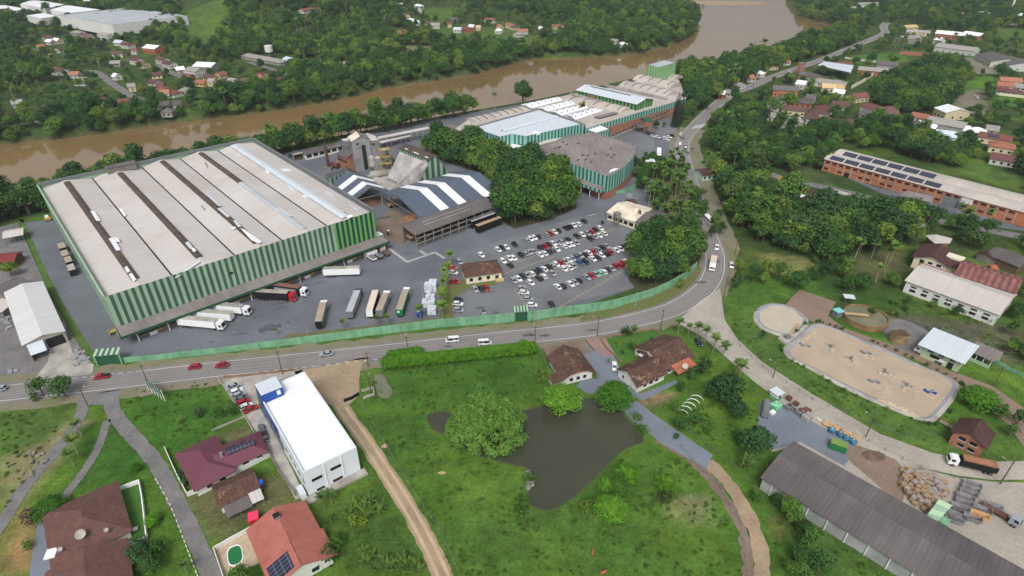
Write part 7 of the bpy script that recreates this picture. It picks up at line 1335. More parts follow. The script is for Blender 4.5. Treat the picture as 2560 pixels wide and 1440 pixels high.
def leafmesh(name, co, mat):
    me = bpy.data.meshes.new(name); n = len(co) // 4
    me.vertices.add(len(co)); me.vertices.foreach_set('co', co.astype(np.float32).ravel()); me.loops.add(n * 4); me.loops.foreach_set('vertex_index', np.arange(n * 4, dtype=np.int32))
    me.polygons.add(n); me.polygons.foreach_set('loop_start', np.arange(0, n * 4, 4, dtype=np.int32)); me.update(calc_edges=True); me.materials.append(mat); return me
def obj(name, me, par=None):
    o = bpy.data.objects.new(name, me); COL.objects.link(o); o.parent = par; return o
def crown_clumps(seed, Rr, Hc, zc, n, rmin, rmax, flat=.85):
    q = random.Random(seed); L_ = []
    for i in range(n):
        t = q.random() * 2 * PI; f = q.random() ** .55; ph = q.uniform(-.35, 1.0)
        rr_ = Rr * f * math.cos(ph * PI / 2) ** .5 if ph > 0 else Rr * f * .92
        L_.append(((rr_ * math.cos(t), rr_ * math.sin(t), zc + Hc * (ph if ph > 0 else ph * .9) * (.75 + .25 * q.random())), q.uniform(rmin, rmax), flat))
    return L_
def branchtrunk(seed, h, r, Rr, zc, n=5):
    q = random.Random(seed); mb = MB(); top = Vector((q.uniform(-.3, .3), q.uniform(-.3, .3), zc * .8)); mb.tube((0, 0, -.6), top, r, m_bark, 7, r * .6, False)
    for i in range(n):
        t = i * 2 * PI / n + q.random(); e = Vector((Rr * .6 * math.cos(t), Rr * .6 * math.sin(t), zc + q.uniform(.2, 1.2) * h * .2)); mid = top.lerp(e, .5) + Z * .4
        mb.tube(top - Z * q.uniform(0, 1.2), mid, r * .5, m_bark, 5, r * .32, False); mb.tube(mid, e, r * .32, m_bark, 5, r * .12, False)
    return mb
def tree_proto(kind, seed, Rr, Hc, zc, n, rmin, rmax, dens, leaf, mat, tr=.22):
    r = root(kind, (0, 0, 0), 'x', 'tree'); obj('crown', leafmesh('crown', leafcloud(crown_clumps(seed, Rr, Hc, zc, n, rmin, rmax), dens, leaf, seed), mat), r); branchtrunk(seed, zc + Hc, tr, Rr, zc).build('trunk', r, uv=False); return r
BT = [tree_proto('broadleaf_tree', 11, 2.9, 3.0, 4.6, 28, 1.1, 1.9, 28, .68, lm_tree), tree_proto('broadleaf_tree', 12, 3.4, 2.6, 4.4, 32, 1.0, 1.8, 28, .66, lm_tree), tree_proto('broadleaf_tree', 13, 2.4, 3.8, 5.4, 28, 1.0, 1.7, 28, .66, lm_tree),
      tree_proto('broadleaf_tree', 14, 3.1, 2.8, 4.2, 22, 1.1, 2.1, 26, .7, lm_tree), tree_proto('broadleaf_tree', 15, 3.6, 2.2, 5.2, 26, .9, 1.6, 24, .62, lm_tree, .26), tree_proto('broadleaf_tree', 16, 2.2, 2.6, 3.4, 18, .9, 1.4, 28, .6, lm_tree)]
BALL = tree_proto('round_tree', 21, 2.6, 3.3, 2.7, 90, .9, 1.3, 62, .34, lm_bright, .3)
BUSH = root('bush', (0, 0, 0), 'x', 'bush'); obj('foliage', leafmesh('foliage', leafcloud(crown_clumps(31, 1.0, .9, .7, 12, .5, .8), 46, .34, 31), lm_tree), BUSH); _m = MB(); _m.tube((0, 0, -.2), (0, 0, .8), .08, m_bark, 5); _m.build('stem', BUSH, uv=False)
def frond(q, base, az, el, ln, w, droop, leaf=17):
    """one feather leaf: a bending rib with narrow leaflets on both sides"""
    out = []; p = Vector(base); d = Vector((math.cos(az) * math.cos(el), math.sin(az) * math.cos(el), math.sin(el))); st = ln / leaf; side = Vector((-math.sin(az), math.cos(az), 0))
    for i in range(leaf):
        f = (i + .5) / leaf; n = p + d * st; ww = w * math.sin(PI * min(1, .15 + f * .9)) ** .7
        for s in (-1, 1):
            tip = p + side * s * ww + d * ww * .55 - Z * ww * (.25 + .35 * f); out += [p, n, tip + d * st * .25, tip]
        p = n; d = (d - Z * droop * st * (.3 + f)).normalized()
    return out
def palm_proto(kind, seed, h, nf, ln, w, dens=.2, lean=.0):
    r = root(kind, (0, 0, 0), 'x', 'palm'); q = random.Random(seed); co = []; top = Vector((lean, 0, h))
    for i in range(nf): co += frond(q, top, i * 2.4 + q.uniform(-.2, .2), q.uniform(-.1, 1.15), ln * q.uniform(.8, 1.1), w, q.uniform(.16, .32))
    obj('crown', leafmesh('crown', np.array([tuple(p) for p in co]), lm_palm), r); mb = MB(); mb.tube((0, 0, -.3), top * .5, .2, m_ptrunk, 8, .16, False); mb.tube(top * .5, top, .16, m_ptrunk, 8, .13, False); mb.build('trunk', r, uv=False); return r
PALM = [palm_proto('palm_tree', 41, 6.5, 20, 2.9, .75), palm_proto('palm_tree', 42, 8.5, 18, 2.6, .7, lean=.5)]
BANANA = root('banana_plant', (0, 0, 0), 'x', 'plant'); co = []; q_ = random.Random(5)
for i in range(12): co += frond(q_, (q_.uniform(-.5, .5), q_.uniform(-.5, .5), 1.2), i * 2.4, q_.uniform(.5, 1.3), 2.6, .42, .3, 6)
obj('leaves', leafmesh('leaves', np.array([tuple(p) for p in co]), lm_palm), BANANA); _m = MB(); _m.tube((0, 0, -.2), (0, 0, 1.5), .18, m_bark, 6); _m.build('stem', BANANA, uv=False)
CYP = root('cypress_tree', (0, 0, 0), 'x', 'tree'); obj('crown', leafmesh('crown', leafcloud([((.15 * math.sin(i * 2.1), .15 * math.cos(i * 1.7), 1.2 + i * .75), 1.5 * (1 - (i / 27) ** 1.6) + .25, 1.3) for i in range(27)], 100, .36, 51), leafmat('cypress_leaves', [(34, 54, 40), (40, 60, 44)])), CYP); _m = MB(); _m.tube((0, 0, -.3), (0, 0, 14), .25, m_bark, 6, .1); _m.build('trunk', CYP, uv=False)
EXC = [(P(u, v)[:2], r_) for u, v, r_ in ((1970, 492, 15), (2010, 498, 14), (2045, 505, 14), (2080, 518, 13), (2120, 530, 13), (2150, 530, 12), (1985, 475, 13), (2040, 480, 13), (2306, 545, 9), (1765, 428, 10), (2345, 605, 9), (2305, 490, 10), (2280, 490, 9), (2320, 500, 9))]
SEGS = []
for px, w_ in ((MAIN, 9), ([(1900, 425), (1960, 447), (2050, 466), (2130, 484), (2200, 503), (2262, 530), (2350, 553), (2450, 572), (2600, 600)], 6.5), ([(40, 105), (75, 120), (110, 135), (125, 145)], 5), ([(205, 172), (245, 182), (275, 205), (310, 228), (345, 248), (385, 262)], 7), ([(290, 115), (345, 135), (390, 160), (425, 180), (470, 198)], 7), ([(-20, 318), (60, 310), (150, 293)], 5), ([(470, 198), (530, 215), (580, 225)], 5), ([(620, 155), (700, 180), (760, 205)], 8)):
    w = [P(u, v)[:2] for u, v in px]; SEGS += [(a, b, w_) for a, b in zip(w, w[1:])]
def blocked(x, y, m=0):
    for hx, hy, hr in HSPOT:
        if (x - hx) ** 2 + (y - hy) ** 2 < (hr + m) ** 2: return True
    for (hx, hy), hr in EXC:
        if (x - hx) ** 2 + (y - hy) ** 2 < (hr + m) ** 2: return True
    for (ax, ay), (bx, by), w in SEGS:
        ex, ey = bx - ax, by - ay; t = max(0, min(1, ((x - ax) * ex + (y - ay) * ey) / (ex * ex + ey * ey)))
        if (x - ax - t * ex) ** 2 + (y - ay - t * ey) ** 2 < w * w: return True
    return False
WOODS = [ # outline, spacing, scale range, keep probability, kind of place
    ('in the wood between the striped hall and the car park drive', [(1062, 380), (1110, 352), (1165, 372), (1230, 405), (1300, 412), (1385, 442), (1425, 480), (1442, 520), (1380, 548), (1285, 572), (1242, 545), (1236, 470), (1195, 430), (1130, 412)], 4.6, (1.15, 1.75), 1, 0),
    ('in the clump above the car park wall', [(1588, 640), (1640, 598), (1712, 600), (1748, 640), (1738, 675), (1668, 706), (1605, 722), (1575, 690)], 4.8, (1.05, 1.6), 1, 0),
    ('in the belt between the warehouse and the river', [(-220, 610), (20, 556), (122, 536), (640, 412), (700, 390), (760, 371), (850, 352), (960, 333), (1075, 306), (1125, 296), (1300, 258), (1330, 252), (1320, 262 - 14), (1250, 270), (1120, 292 - 2), (1000, 313), (860, 340), (760, 360), (700, 374), (590, 397), (360, 447), (95, 507), (-260, 590)], 4.4, (1.25, 1.75), 1, 0),
    ('on the bank beside the factory tower', [(1690, 182), (1770, 174), (1850, 158), (1925, 140), (1985, 120), (2060, 100), (2110, 85), (2160, 88), (2130, 112), (2050, 140), (1960, 166), (1880, 198), (1800, 240), (1760, 270), (1722, 290), (1718, 250), (1712, 225), (1696, 196)], 5.4, (1.0, 1.7), 1, 0),
    ('on the far bank of the river', FARBANK + [(1745, 45), (1690, -30), (1400, -40), (700, -60), (0, -60), (-400, -60), (-420, 430)], 6.6, (.85, 1.6), .94, 1),
    ('in the woods right of the main road', [(1770, 290), (1830, 250), (1960, 300), (2080, 310), (2200, 310), (2330, 345), (2460, 350), (2560, 400), (2700, 420), (2700, 560), (2560, 470), (2300, 405), (2110, 362), (2055, 400), (2060, 430), (1960, 440), (1880, 420), (1800, 410), (1770, 350)], 5.6, (.75, 1.4), .72, 1),
    ('in the woods below the side street', [(1790, 440), (1880, 430), (1950, 462), (2060, 505), (2150, 535), (2280, 545), (2340, 575), (2370, 600), (2290, 615), (2170, 640), (2050, 655), (1980, 640), (1880, 600), (1830, 570), (1800, 500)], 5.4, (.95, 1.6), .96, 1),
    ('in the dark wood of the settlement', [(2180, 270), (2200, 235), (2235, 200), (2290, 175), (2390, 160), (2405, 200), (2395, 235), (2370, 270), (2330, 285), (2240, 285)], 5.6, (.9, 1.5), 1, 0),
    ('in the settlement gardens', [(1880, 240), (1960, 180), (2100, 130), (2200, 100), (2250, 60), (2560, 0), (2800, 0), (2800, 400), (2500, 370), (2300, 350), (2100, 310), (1960, 310)], 8.5, (.6, 1.15), .36, 1),
    ('on the hills beyond the settlement', [(1965, -60), (2000, 40), (2100, 80), (2250, 55), (2420, 80), (2560, 95), (2900, 100), (2900, -60)], 7.5, (.8, 1.4), .85, 1),
    ('on the slope behind the brick works', [(2330, 560), (2560, 600), (2700, 640), (2700, 700), (2560, 650), (2400, 640), (2360, 600)], 6, (.7, 1.2), .62, 1),
    ('around the old warehouse', [(2000, 690), (2150, 650), (2260, 690), (2250, 740), (2160, 760), (2080, 730)], 6.5, (.55, .95), .55, 1),
    ('at the meadow beside the road bend', [(1850, 650), (1960, 660), (2030, 680), (2010, 740), (1920, 760), (1850, 770), (1830, 720)], 8, (.55, 1.0), .4, 1),
    ('along the works boundary', [(2440, 700), (2560, 720), (2700, 760), (2700, 960), (2560, 940), (2520, 900), (2500, 820), (2560, 760)], 6, (.6, 1.0), .7, 1)]
CLEAR = [[P(u, v)[:2] for u, v in poly] for poly, c in COVER[:24] if c[1] > 88]
TOWN = [[P(u, v)[:2] for u, v in q] for q in ([(60, 75), (330, 85), (480, 140), (660, 160), (720, 190), (640, 225), (480, 285), (330, 280), (230, 260), (90, 290), (0, 320), (-20, 230), (150, 200), (60, 150)], [(960, -5), (1060, -5), (1430, 50), (1420, 90), (1240, 125), (1120, 120), (1000, 60)])]
rt = random.Random(77); PTS = []
RV = np.array(RIVER)
for reg, poly, sp, (s0, s1), keep, exc in WOODS:
    wp = [T(u, v)[:2] for u, v in poly] if reg.startswith(('on the far', 'on the hills')) else [P(u, v)[:2] for u, v in poly]
    xs = [p[0] for p in wp]; ys = [p[1] for p in wp]; y = min(ys); row = 0
    while y < min(max(ys), 1650):
        k = sp * (1 + max(0, y - 500) / 1700); x = min(xs) + (row % 2) * k / 2; row += 1; y += k * .87
        while x < max(xs):
            px, py = x + rt.uniform(-.42, .42) * k, y - k * .87 + rt.uniform(-.42, .42) * k; x += k
            if rt.random() > keep or not inpoly(px, py, wp): continue
            town = exc and reg.startswith('on the far') and any(inpoly(px, py, c) for c in TOWN)
            if town and rt.random() > .32: continue
            z = hgt(px, py)
            if z < -4.95: continue
            u, v = proj((px, py, z + 5))
            if u < -90 or u > 2650 or v < -40: continue
            if exc and (blocked(px, py) or any(inpoly(px, py, c) for c in CLEAR)): continue
            s = rt.uniform(s0, s1) * (.72 if town else 1) * (1 + max(0, py - 600) / 2600) * rt.choice((.75, .9, 1, 1, 1.1, 1.3)); PTS.append((px, py, z, s, reg))
PTS.sort(key=lambda t: math.hypot(t[0], t[1]) / t[3] ** .5)
used = {}
def plant(proto, x, y, z, s, label, group=None, color=None, rz=None, part=('crown', 'foliage', 'leaves')):
    return dup(proto, (x, y, z), rt.uniform(0, 6.28) if rz is None else rz, label, group, s, color, part)
NT_ = 262
for x, y, z, s, reg in PTS[:NT_]: plant(rt.choice(BT), x, y, z, (s * rt.uniform(.9, 1.1),) * 2 + (s * rt.uniform(.85, 1.2),), f'leafy tree {reg}', f'broadleaf trees {reg}')
# the rest of the woods: one mass
pc = bpy.data.meshes.new('forest'); rest = PTS[NT_:]
pc.vertices.add(len(rest)); pc.vertices.foreach_set('co', np.array([p[:3] for p in rest], dtype=np.float32).ravel())
for nm, typ, val in (('sc', 'FLOAT', [p[3] * rt.uniform(.85, 1.15) for p in rest]), ('rz', 'FLOAT', [rt.uniform(0, 6.28) for p in rest]), ('vi', 'INT', [rt.choice((0, 1, 2, 3, 4, 5, 0, 1, 3)) if rt.random() < .95 else 6 for p in rest])):
    pc.attributes.new(nm, typ, 'POINT').data.foreach_set('value', val)
fo = bpy.data.objects.new('forest', pc); COL.objects.link(fo); struct(fo, 'stuff')
src = bpy.data.collections.new('tree_kinds')
def joined(r, nm):
    mes = [c.data for c in r.children]; vs = []; fs = []; mi = []; base = 0; mats = []
    for me in mes:
        v = np.empty(len(me.vertices) * 3, np.float32); me.vertices.foreach_get('co', v); vs.append(v.reshape(-1, 3)); mats.append(me.materials[0])
        for p in me.polygons: fs.append([base + i for i in p.vertices]); mi.append(len(mats) - 1)
        base += len(me.vertices)
    me = bpy.data.meshes.new(nm); me.from_pydata(np.concatenate(vs).tolist(), [], fs)
    for m in mats: me.materials.append(m)
    me.polygons.foreach_set('material_index', mi); o = bpy.data.objects.new(nm, me); src.objects.link(o)
for i, r in enumerate(BT + [PALM[1]]): joined(r, f'kind_{i}')
ng = bpy.data.node_groups.new('forest', 'GeometryNodeTree'); ng.interface.new_socket('Geometry', in_out='INPUT', socket_type='NodeSocketGeometry'); ng.interface.new_socket('Geometry', in_out='OUTPUT', socket_type='NodeSocketGeometry')
def gn(t, **kw):
    n = ng.nodes.new(t)
    for k, v in kw.items(): setattr(n, k, v)
    return n
gi, go = gn('NodeGroupInput'), gn('NodeGroupOutput'); iop = gn('GeometryNodeInstanceOnPoints'); ci = gn('GeometryNodeCollectionInfo'); ci.inputs[0].default_value = src; ci.inputs[1].default_value = True; ci.inputs[2].default_value = True
na = {}
for nm, typ in (('sc', 'FLOAT'), ('rz', 'FLOAT'), ('vi', 'INT')):
    n = gn('GeometryNodeInputNamedAttribute', data_type=typ); n.inputs[0].default_value = nm; na[nm] = n.outputs[0]
cx = gn('ShaderNodeCombineXYZ'); er = gn('FunctionNodeEulerToRotation'); lk = ng.links.new
lk(na['rz'], cx.inputs[2]); lk(cx.outputs[0], er.inputs[0]); lk(gi.outputs[0], iop.inputs['Points']); lk(ci.outputs[0], iop.inputs['Instance']); iop.inputs['Pick Instance'].default_value = True
lk(na['vi'], iop.inputs['Instance Index']); lk(er.outputs[0], iop.inputs['Rotation']); lk(na['sc'], iop.inputs['Scale']); lk(iop.outputs[0], go.inputs[0])
md = fo.modifiers.new('trees', 'NODES'); md.node_group = ng
def at(proto, u, v, s, label, group=None, color=None, z=0.0, cat=None):
    p = P(u, v); c = plant(proto, p.x, p.y, z, s, label, group, color)
    if cat: c['category'] = cat
    return c
at(BALL, 1402, 1018, (1.95, 1.95, 1.15), 'big bright green round tree at the pond edge beside the tile cottage'); at(BALL, 1535, 1012, (1.95, 1.95, 1.15), 'big dark green round tree at the end of the grey drive', color=(.4, .56, .55, 1)); at(BALL, 1528, 1288, (1.32, 1.32, .8), 'bright yellow-green round tree standing lowest in the meadow clump')
at(BALL, 1548, 1232, (.95, .95, .7), 'dull grey-green round tree in the middle of the meadow clump', color=(.5, .55, .75, 1)); at(BALL, 1568, 1200, (1.05, 1.05, .75), 'round tree farthest from the camera in the meadow clump', color=(.75, .85, .7, 1)); at(BALL, 1512, 1228, (.6, .6, .7), 'small bright round tree tucked beside the meadow clump'); at(BALL, 1664, 1222, (.95, .95, .7), 'round tree with yellow leaf tips alone in the meadow', color=(.85, .85, .7, 1)); at(BUSH, 1660, 1256, 2.1, 'dark purple-green bush under the lone meadow tree', color=(.7, .6, .8, 1)); at(BUSH, 1462, 1278, 1.8, 'sparse olive bush near the foot of the pond', color=(1.2, 1, .7, 1)); at(BUSH, 1305, 1280, 2.4, 'olive willow bush at the narrow end of the pond', color=(1.5, 1.25, .8, 1)); at(BUSH, 1325, 1205, 1.7, 'yellow-green bush on the pond bank rocks', color=(1.4, 1.3, .7, 1))
at(BALL, 135, 1285, (1.3, 1.3, .75), 'dark round clipped tree beside the brown bungalow', color=(.38, .5, .5, 1)); at(BUSH, 78, 1305, 2.1, 'bush covered in dull pink flowers beside the grey drive', color=(3.2, .8, 1.8, 1)); at(BUSH, 72, 1370, 1.2, 'yellow-green flowering bush beside the grey drive', color=(2.2, 1.9, .8, 1)); at(BALL, 340, 1178, (.48, .48, .4), 'small dark ball tree on the lawn by the lane', color=(.42, .55, .5, 1)); at(BALL, 384, 1312, (.62, .62, .5), 'small bright ball bush beside the court wall', color=(.85, .95, .8, 1))
for i, (u, v, s, c, l) in enumerate(((500, 1042, 1.7, None, 'dark bush on the bright lawn near the showroom'), (455, 1054, 1.1, None, 'small upright bush alone on the bright lawn'), (552, 1042, 1.9, None, 'wide bush at the lawn edge by the showroom cars'), (588, 1036, 2.0, None, 'round bush touching the showroom yard wall'), (1350, 950, 2.3, (.7, .75, .7, 1), 'dark bush by the fenced plot beside the tile cottage'), (1486, 945, 1.2, (1.4, 1.3, .7, 1), 'leafy yellow-green shrub in front of the tile cottage'), (1565, 838, 1.9, (.6, .7, .6, 1), 'dark clipped bush on the front garden wall'), (1632, 858, 1.2, None, 'small garden shrub beside the brick wall'), (1545, 862, 1.3, (1.3, 1.2, .7, 1), 'yellowish flower shrub in the front garden'), (1578, 872, 1.5, (1.2, 1.1, .7, 1), 'round flower bed shrub in the front garden'), (1555, 885, .9, None, 'small shrub at the corner of the front garden'),
    (1758, 930, 2.9, (1.3, 1.05, .8, 1), 'olive brown round bush beside the farmhouse lean-to'), (1728, 945, 2.1, None, 'dark bush at the corner of the farmhouse drive'), (1700, 975, 1.7, (1.2, 1.2, .9, 1), 'pale shrub on the lawn behind the farmhouse'), (1600, 1085, 1.9, None, 'leafy bush leaning over the pond path'), (1690, 1030, 1.8, (1.3, 1.25, .9, 1), 'pale leafy vegetable shrub beside the garden hoops'), (1590, 1050, 1.5, (1.2, 1.1, .9, 1), 'thin shrub at the bend of the pond path'), (840, 1372, 2.2, (1.2, 1.3, .6, 1), 'bright bush behind the salmon-roofed house'), (826, 1405, 2.6, None, 'dark bush below the salmon-roofed house'), (800, 1345, 1.6, None, 'low bush along the fence of the salmon-roofed house'), (468, 1208, 1.4, None, 'garden bush inside the wine-roofed house wall'), (455, 1190, 1.2, None, 'small garden bush under the wine-roofed eaves'), (500, 1210, 1.2, None, 'bush at the lower wall of the wine-roofed house'), (582, 1168, 1.3, None, 'bush between the wine-roofed wings'),
    (90, 1000, 1.6, (1.3, 1.1, .8, 1), 'scrub bush on the grass bank by the main road'), (1505, 560, 1.0, None, 'low shrub beside the canteen corner'), (1598, 425, 1.8, (.9, 1, .8, 1), 'shrub on the grassy bank below the weathered hall'), (1840, 1100, 2.0, (1.2, 1.1, .9, 1), 'scrubby bush below the vegetable garden'), (1735, 1060, 2.4, (1.1, 1.1, 1.1, 1), 'patch of tall cane beside the garden hoops'), (1700, 1072, 2.2, (1.1, 1.15, 1, 1), 'patch of tall cane along the pond path fence'), (1770, 1082, 2.0, (1.2, 1.1, .9, 1), 'tall cane clump below the dark garden tree'))): at(BUSH, u, v, s, l, color=c)
at(BT[3], 1812, 1015, 1.45, 'large dark tree in the garden above the gravel road', color=(.9, .95, .95, 1)); at(BT[0], 1785, 1000, .9, 'medium tree joined to the large dark garden tree'); at(BT[1], 1840, 1045, .8, 'smaller tree beside the large dark garden tree'); at(BT[0], 1878, 1140, 1.25, 'full tree at the corner of the blue gravel yard'); at(BT[5], 1860, 1170, .9, 'smaller tree at the corner of the blue gravel yard'); at(BALL, 2438, 1014, (1.75, 1.75, 1.0), 'broad green round tree beside the brown basin', color=(.7, .82, .75, 1)); at(BT[5], 2492, 1050, .95, 'dark tree behind the broad round tree'); at(BT[5], 2520, 1088, .7, 'small tree by the works road above the brick lodge'); at(BT[5], 2540, 1060, .8, 'ragged tree at the works road edge')
for i, (u, v, s) in enumerate(((1970, 1302, .85), (2003, 1338, .62), (2013, 1372, .72), (2000, 1412, .8), (2040, 1436, .85), (1988, 1278, .5), (1940, 1265, .5), (1990, 1445, .7))): at(BT[i % 6], u, v, s, f'small tree on the bank below the long dark shed, {nth(i + 1)} of the group', 'small trees below the long dark shed')
for u, v, s, l, k in ((110, 990, .85, 'thin feathery tree by the main road near the lane mouth', 4), (165, 992, .95, 'fuller tree by the main road near the lane mouth', 3), (604, 1488, 1.0, 'tree shading the corner of the pool terrace', 3), (362, 1400, .8, 'garden tree beside the brown bungalow terrace', 1), (405, 1392, .8, 'garden tree between bungalow and lane', 5), (385, 1430, .75, 'garden tree at the bottom edge by the lane', 0), (1700, 760 - 40, .7, 'small tree in the verge near the gravel road mouth', 5), (1712, 300, 1.0, 'bright green tree beside the cypress row', 1), (1640, 322, .7, 'round pruned tree before the factory wall', 1), (1660, 318, .5, 'small pruned tree before the factory wall', 3), (30, 690, .9, 'bright tree beside the red shed in the neighbouring yard', 3), (2178, 790, .6, 'ragged bush tree behind the round clarifier', 5), (2330, 770, .55, 'weedy tree against the old warehouse wall', 5), (2390, 790, .55, 'second weedy tree against the old warehouse wall', 1), (1905, 845, .5, 'clipped tree at the basin hedge corner', 5), (1840, 720, .8, 'dark tree at the gravel road fence', 0), (1880, 705, .9, 'spreading tree on the slope by the road bend', 4)): at(BT[k], u, v, s, l)
for k, (u, v) in enumerate(((1682, 318), (1691, 319), (1700, 312), (1688, 309))): at(CYP, u, v, (1.0, 1.0, 1.05 + .06 * (k % 2)), f'tall dark cypress by the factory wall, {nth(k + 1)} of the tight group', 'cypresses by the factory wall')
for k in range(27):
    f = k / 26; u, v = 968 + f * 362, 921 - f * 38; at(BALL, u, v, (.74, .74, .74), f'clipped hedge tree with white trunk, {nth(k + 1)} of the row counted from the dirt lot', 'clipped trees in the roadside row', (.8, .9, .7, 1))
for k in range(5): u, v = 982 + k * 16, 905 - k * 2.4; at(BALL, u, v, (.74, .74, .74), f'clipped hedge tree in the short back row, {nth(k + 1)} counted from the dirt lot', 'clipped trees in the short back row', (.7, .85, .7, 1))
at(BALL, 1308, 874, (.72, .72, .6), 'bigger round clipped tree at the cottage end of the hedge row', color=(.85, .95, .7, 1))
# weeping bamboo on the island of the pond
p = P(1218, 1082); BAM = root('bamboo_clump', p, 'huge feathery bamboo clump overhanging the pond', 'bamboo'); q_ = random.Random(9); cl = []
for i in range(300):
    t = q_.random() * 2 * PI; f = q_.random() ** .66; R_ = 10.6 * f; zz = (12.2 * (1 - f ** 2.2) + 1.2) * q_.uniform(.35, 1) ** .6; cl.append(((R_ * math.cos(t), R_ * math.sin(t) * .85, max(1.7, zz)), q_.uniform(1.1, 1.7) + .5 * f, .85))
obj('foliage', leafmesh('foliage', leafcloud(cl, 50, .55, 61, .3), leafmat('bamboo_leaves', [(88, 124, 50), (92, 128, 52)])), BAM); mb = MB()
for i in range(26): t = i * 2.4; mb.tube(p + Vector((.8 * math.cos(t), .8 * math.sin(t), 0)), p + Vector((5 * math.cos(t) * (i % 4) / 3, 5 * math.sin(t) * (i % 4) / 3, 8.5)), .09, m_ptrunk, 5, .04)
mb.build('stem', BAM, uv=False)
# palms
rt = random.Random(31)
for k, (u, v, s) in enumerate(((1127, 668, .95), (1120, 700, .8), (1116, 722, .8), (1112, 742, .85), (1108, 762, .9), (1106, 782, .95), (1118, 690, .75), (1104, 770, .8), (1108, 800, 1.0), (1113, 712, .8), (1110, 752, .8))): at(PALM[k % 2], u, v, s, f'palm in the tight row beside the truck yard, {nth(k + 1)} counted as planted', 'palm row beside the truck yard', (1.25, 1.25, .8, 1), cat='palm')
for u, v, s, l in ((1052, 800, .8, 'yellowish palm standing by the white stacked bales'), (944, 818, .62, 'small palm behind the black sided trailer'), (971, 815, .62, 'small palm behind the green curtain trailer'), (860, 826, .6, 'small dark palm on the strip inside the green wall'), (693, 838, .35, 'tiny young palm at the corner of the truck yard'), (1694, 836, .85, 'palm on the corner where the gravel road starts'), (1742, 846, .8, 'palm second along the gravel road'), (1760, 858, .85, 'palm third along the gravel road'), (1782, 880, .9, 'palm fourth along the gravel road'), (1806, 898, .85, 'palm fifth along the gravel road'), (1846, 950, .95, 'twin palm beside the gravel road fence'), (1838, 940, .8, 'shorter twin palm beside the gravel road fence'), (1720, 838, .6, 'short palm between the first palms of the gravel road'), (1582, 852, .75, 'palm in the front garden of the farmhouse'), (205, 1090, .75, 'palm highest of three on the lawn between the lanes'), (196, 1135, .85, 'palm middle of three on the lawn between the lanes'), (186, 1165, .75, 'palm lowest of three on the lawn between the lanes'), (470, 1438, .6, 'little palm at the foot of the lane'), (2425, 945, .3, 'tiny palm by the works road'), (1520, 912, .3, 'tiny potted palm on the grey drive'), (1880, 860, .4, 'young palm inside the basin lawn fence'), (1898, 895, .4, 'second young palm inside the basin lawn fence'), (320, 1290, .35, 'low spiky palm on the court lawn')): at(PALM[0], u, v, s, l, cat='palm')
pw = [P(u, v)[:2] for u, v in ((1628, 450), (1690, 402), (1716, 455), (1738, 520), (1750, 585), (1718, 600), (1665, 572), (1622, 535), (1602, 492))]; n = 0
while n < 84:
    x = rt.uniform(min(p[0] for p in pw), max(p[0] for p in pw)); y = rt.uniform(min(p[1] for p in pw), max(p[1] for p in pw))
    if inpoly(x, y, pw): n += 1; plant(PALM[n % 2], x, y, 0, rt.uniform(.8, 1.15), 'slender palm in the palm grove beside the main road', 'palms in the roadside grove', (.8, .86, .8, 1))
    if n % 2 == 0: plant(BT[n % 6], x + 1.5, y + 1, 0, rt.uniform(.55, .85), 'low leafy tree under the palms of the roadside grove', 'leafy trees under the palm grove')
for k in range(18): x, y = P(2150 + rt.uniform(-140, 240), 118 + rt.uniform(-6, 8))[:2]; plant(PALM[1], x, y, 0, rt.uniform(1.0, 1.5), 'palm in the row above the far playing field', 'palms by the far playing field', (.85, .95, .85, 1))
for k in range(26): u, v = rt.choice(((1990, 610), (2080, 620), (2100, 660), (2440, 560), (2020, 580), (1800, 430), (2200, 650))); x, y = P(u + rt.uniform(-45, 45), v + rt.uniform(-16, 16))[:2]; plant(PALM[k % 2], x, y, 0, rt.uniform(.8, 1.2), 'wild palm among the woods below the side street', 'wild palms below the side street', (.95, 1, .9, 1))
for k in range(40): u, v = rt.choice(((1000, 1420), (960, 1410), (1035, 1425), (900, 1400), (900, 1300), (930, 1290), (905, 1270), (2060, 640), (2110, 680), (2060, 690))); low = v > 1000; x, y = P(u + rt.uniform(-30, 30), v + rt.uniform(-18, 18))[:2]; plant(BANANA, x, y, 0, rt.uniform(.6, 1.1), 'spiky banana-like plant in the rough plot beside the dirt track' if low else 'banana plant on the slope below the side street', 'plants in the rough plot' if low else 'banana plants below the side street', (1.0, 1.05, .9, 1))
for u, v, s, l in ((812, 1275, 1.5, 'tall banana palm against the white showroom gable'), (830, 1262, 1.3, 'shorter banana palm against the white showroom gable')): at(PALM[0], u, v, s * .5, l, color=(.9, 1, 1, 1))
for k in range(34): # rough growth in the small wild plots
    u, v = rt.choice(((880, 1330), (850, 1300), (1900, 1240), (1720, 1110), (1780, 1050), (2180, 770), (2250, 775), (2420, 820), (2500, 800), (2560, 850), (1840, 960), (2490, 880), (1990, 700))); x, y = P(u + rt.uniform(-35, 35), v + rt.uniform(-25, 25))[:2]; plant(BUSH, x, y, 0, rt.uniform(.6, 1.5), 'rough weedy bush in the overgrown plots', 'weedy bushes in the overgrown plots', (1.15, 1.1, .8, 1))
for k in range(60): # low planting round the basins
    a, b = BASIN[k % len(BASIN)], BASIN[(k + 1) % len(BASIN)]; f = rt.random(); x, y = P(a[0] + (b[0] - a[0]) * f, a[1] + (b[1] - a[1]) * f)[:2]; c_ = P(2180, 930); d = Vector((x - c_.x, y - c_.y)).normalized() * 2.4
    plant(BUSH, x + d.x, y + d.y, 0, rt.uniform(.4, .75), 'low clipped shrub along the rim of the brown basin', 'shrubs round the brown basin')
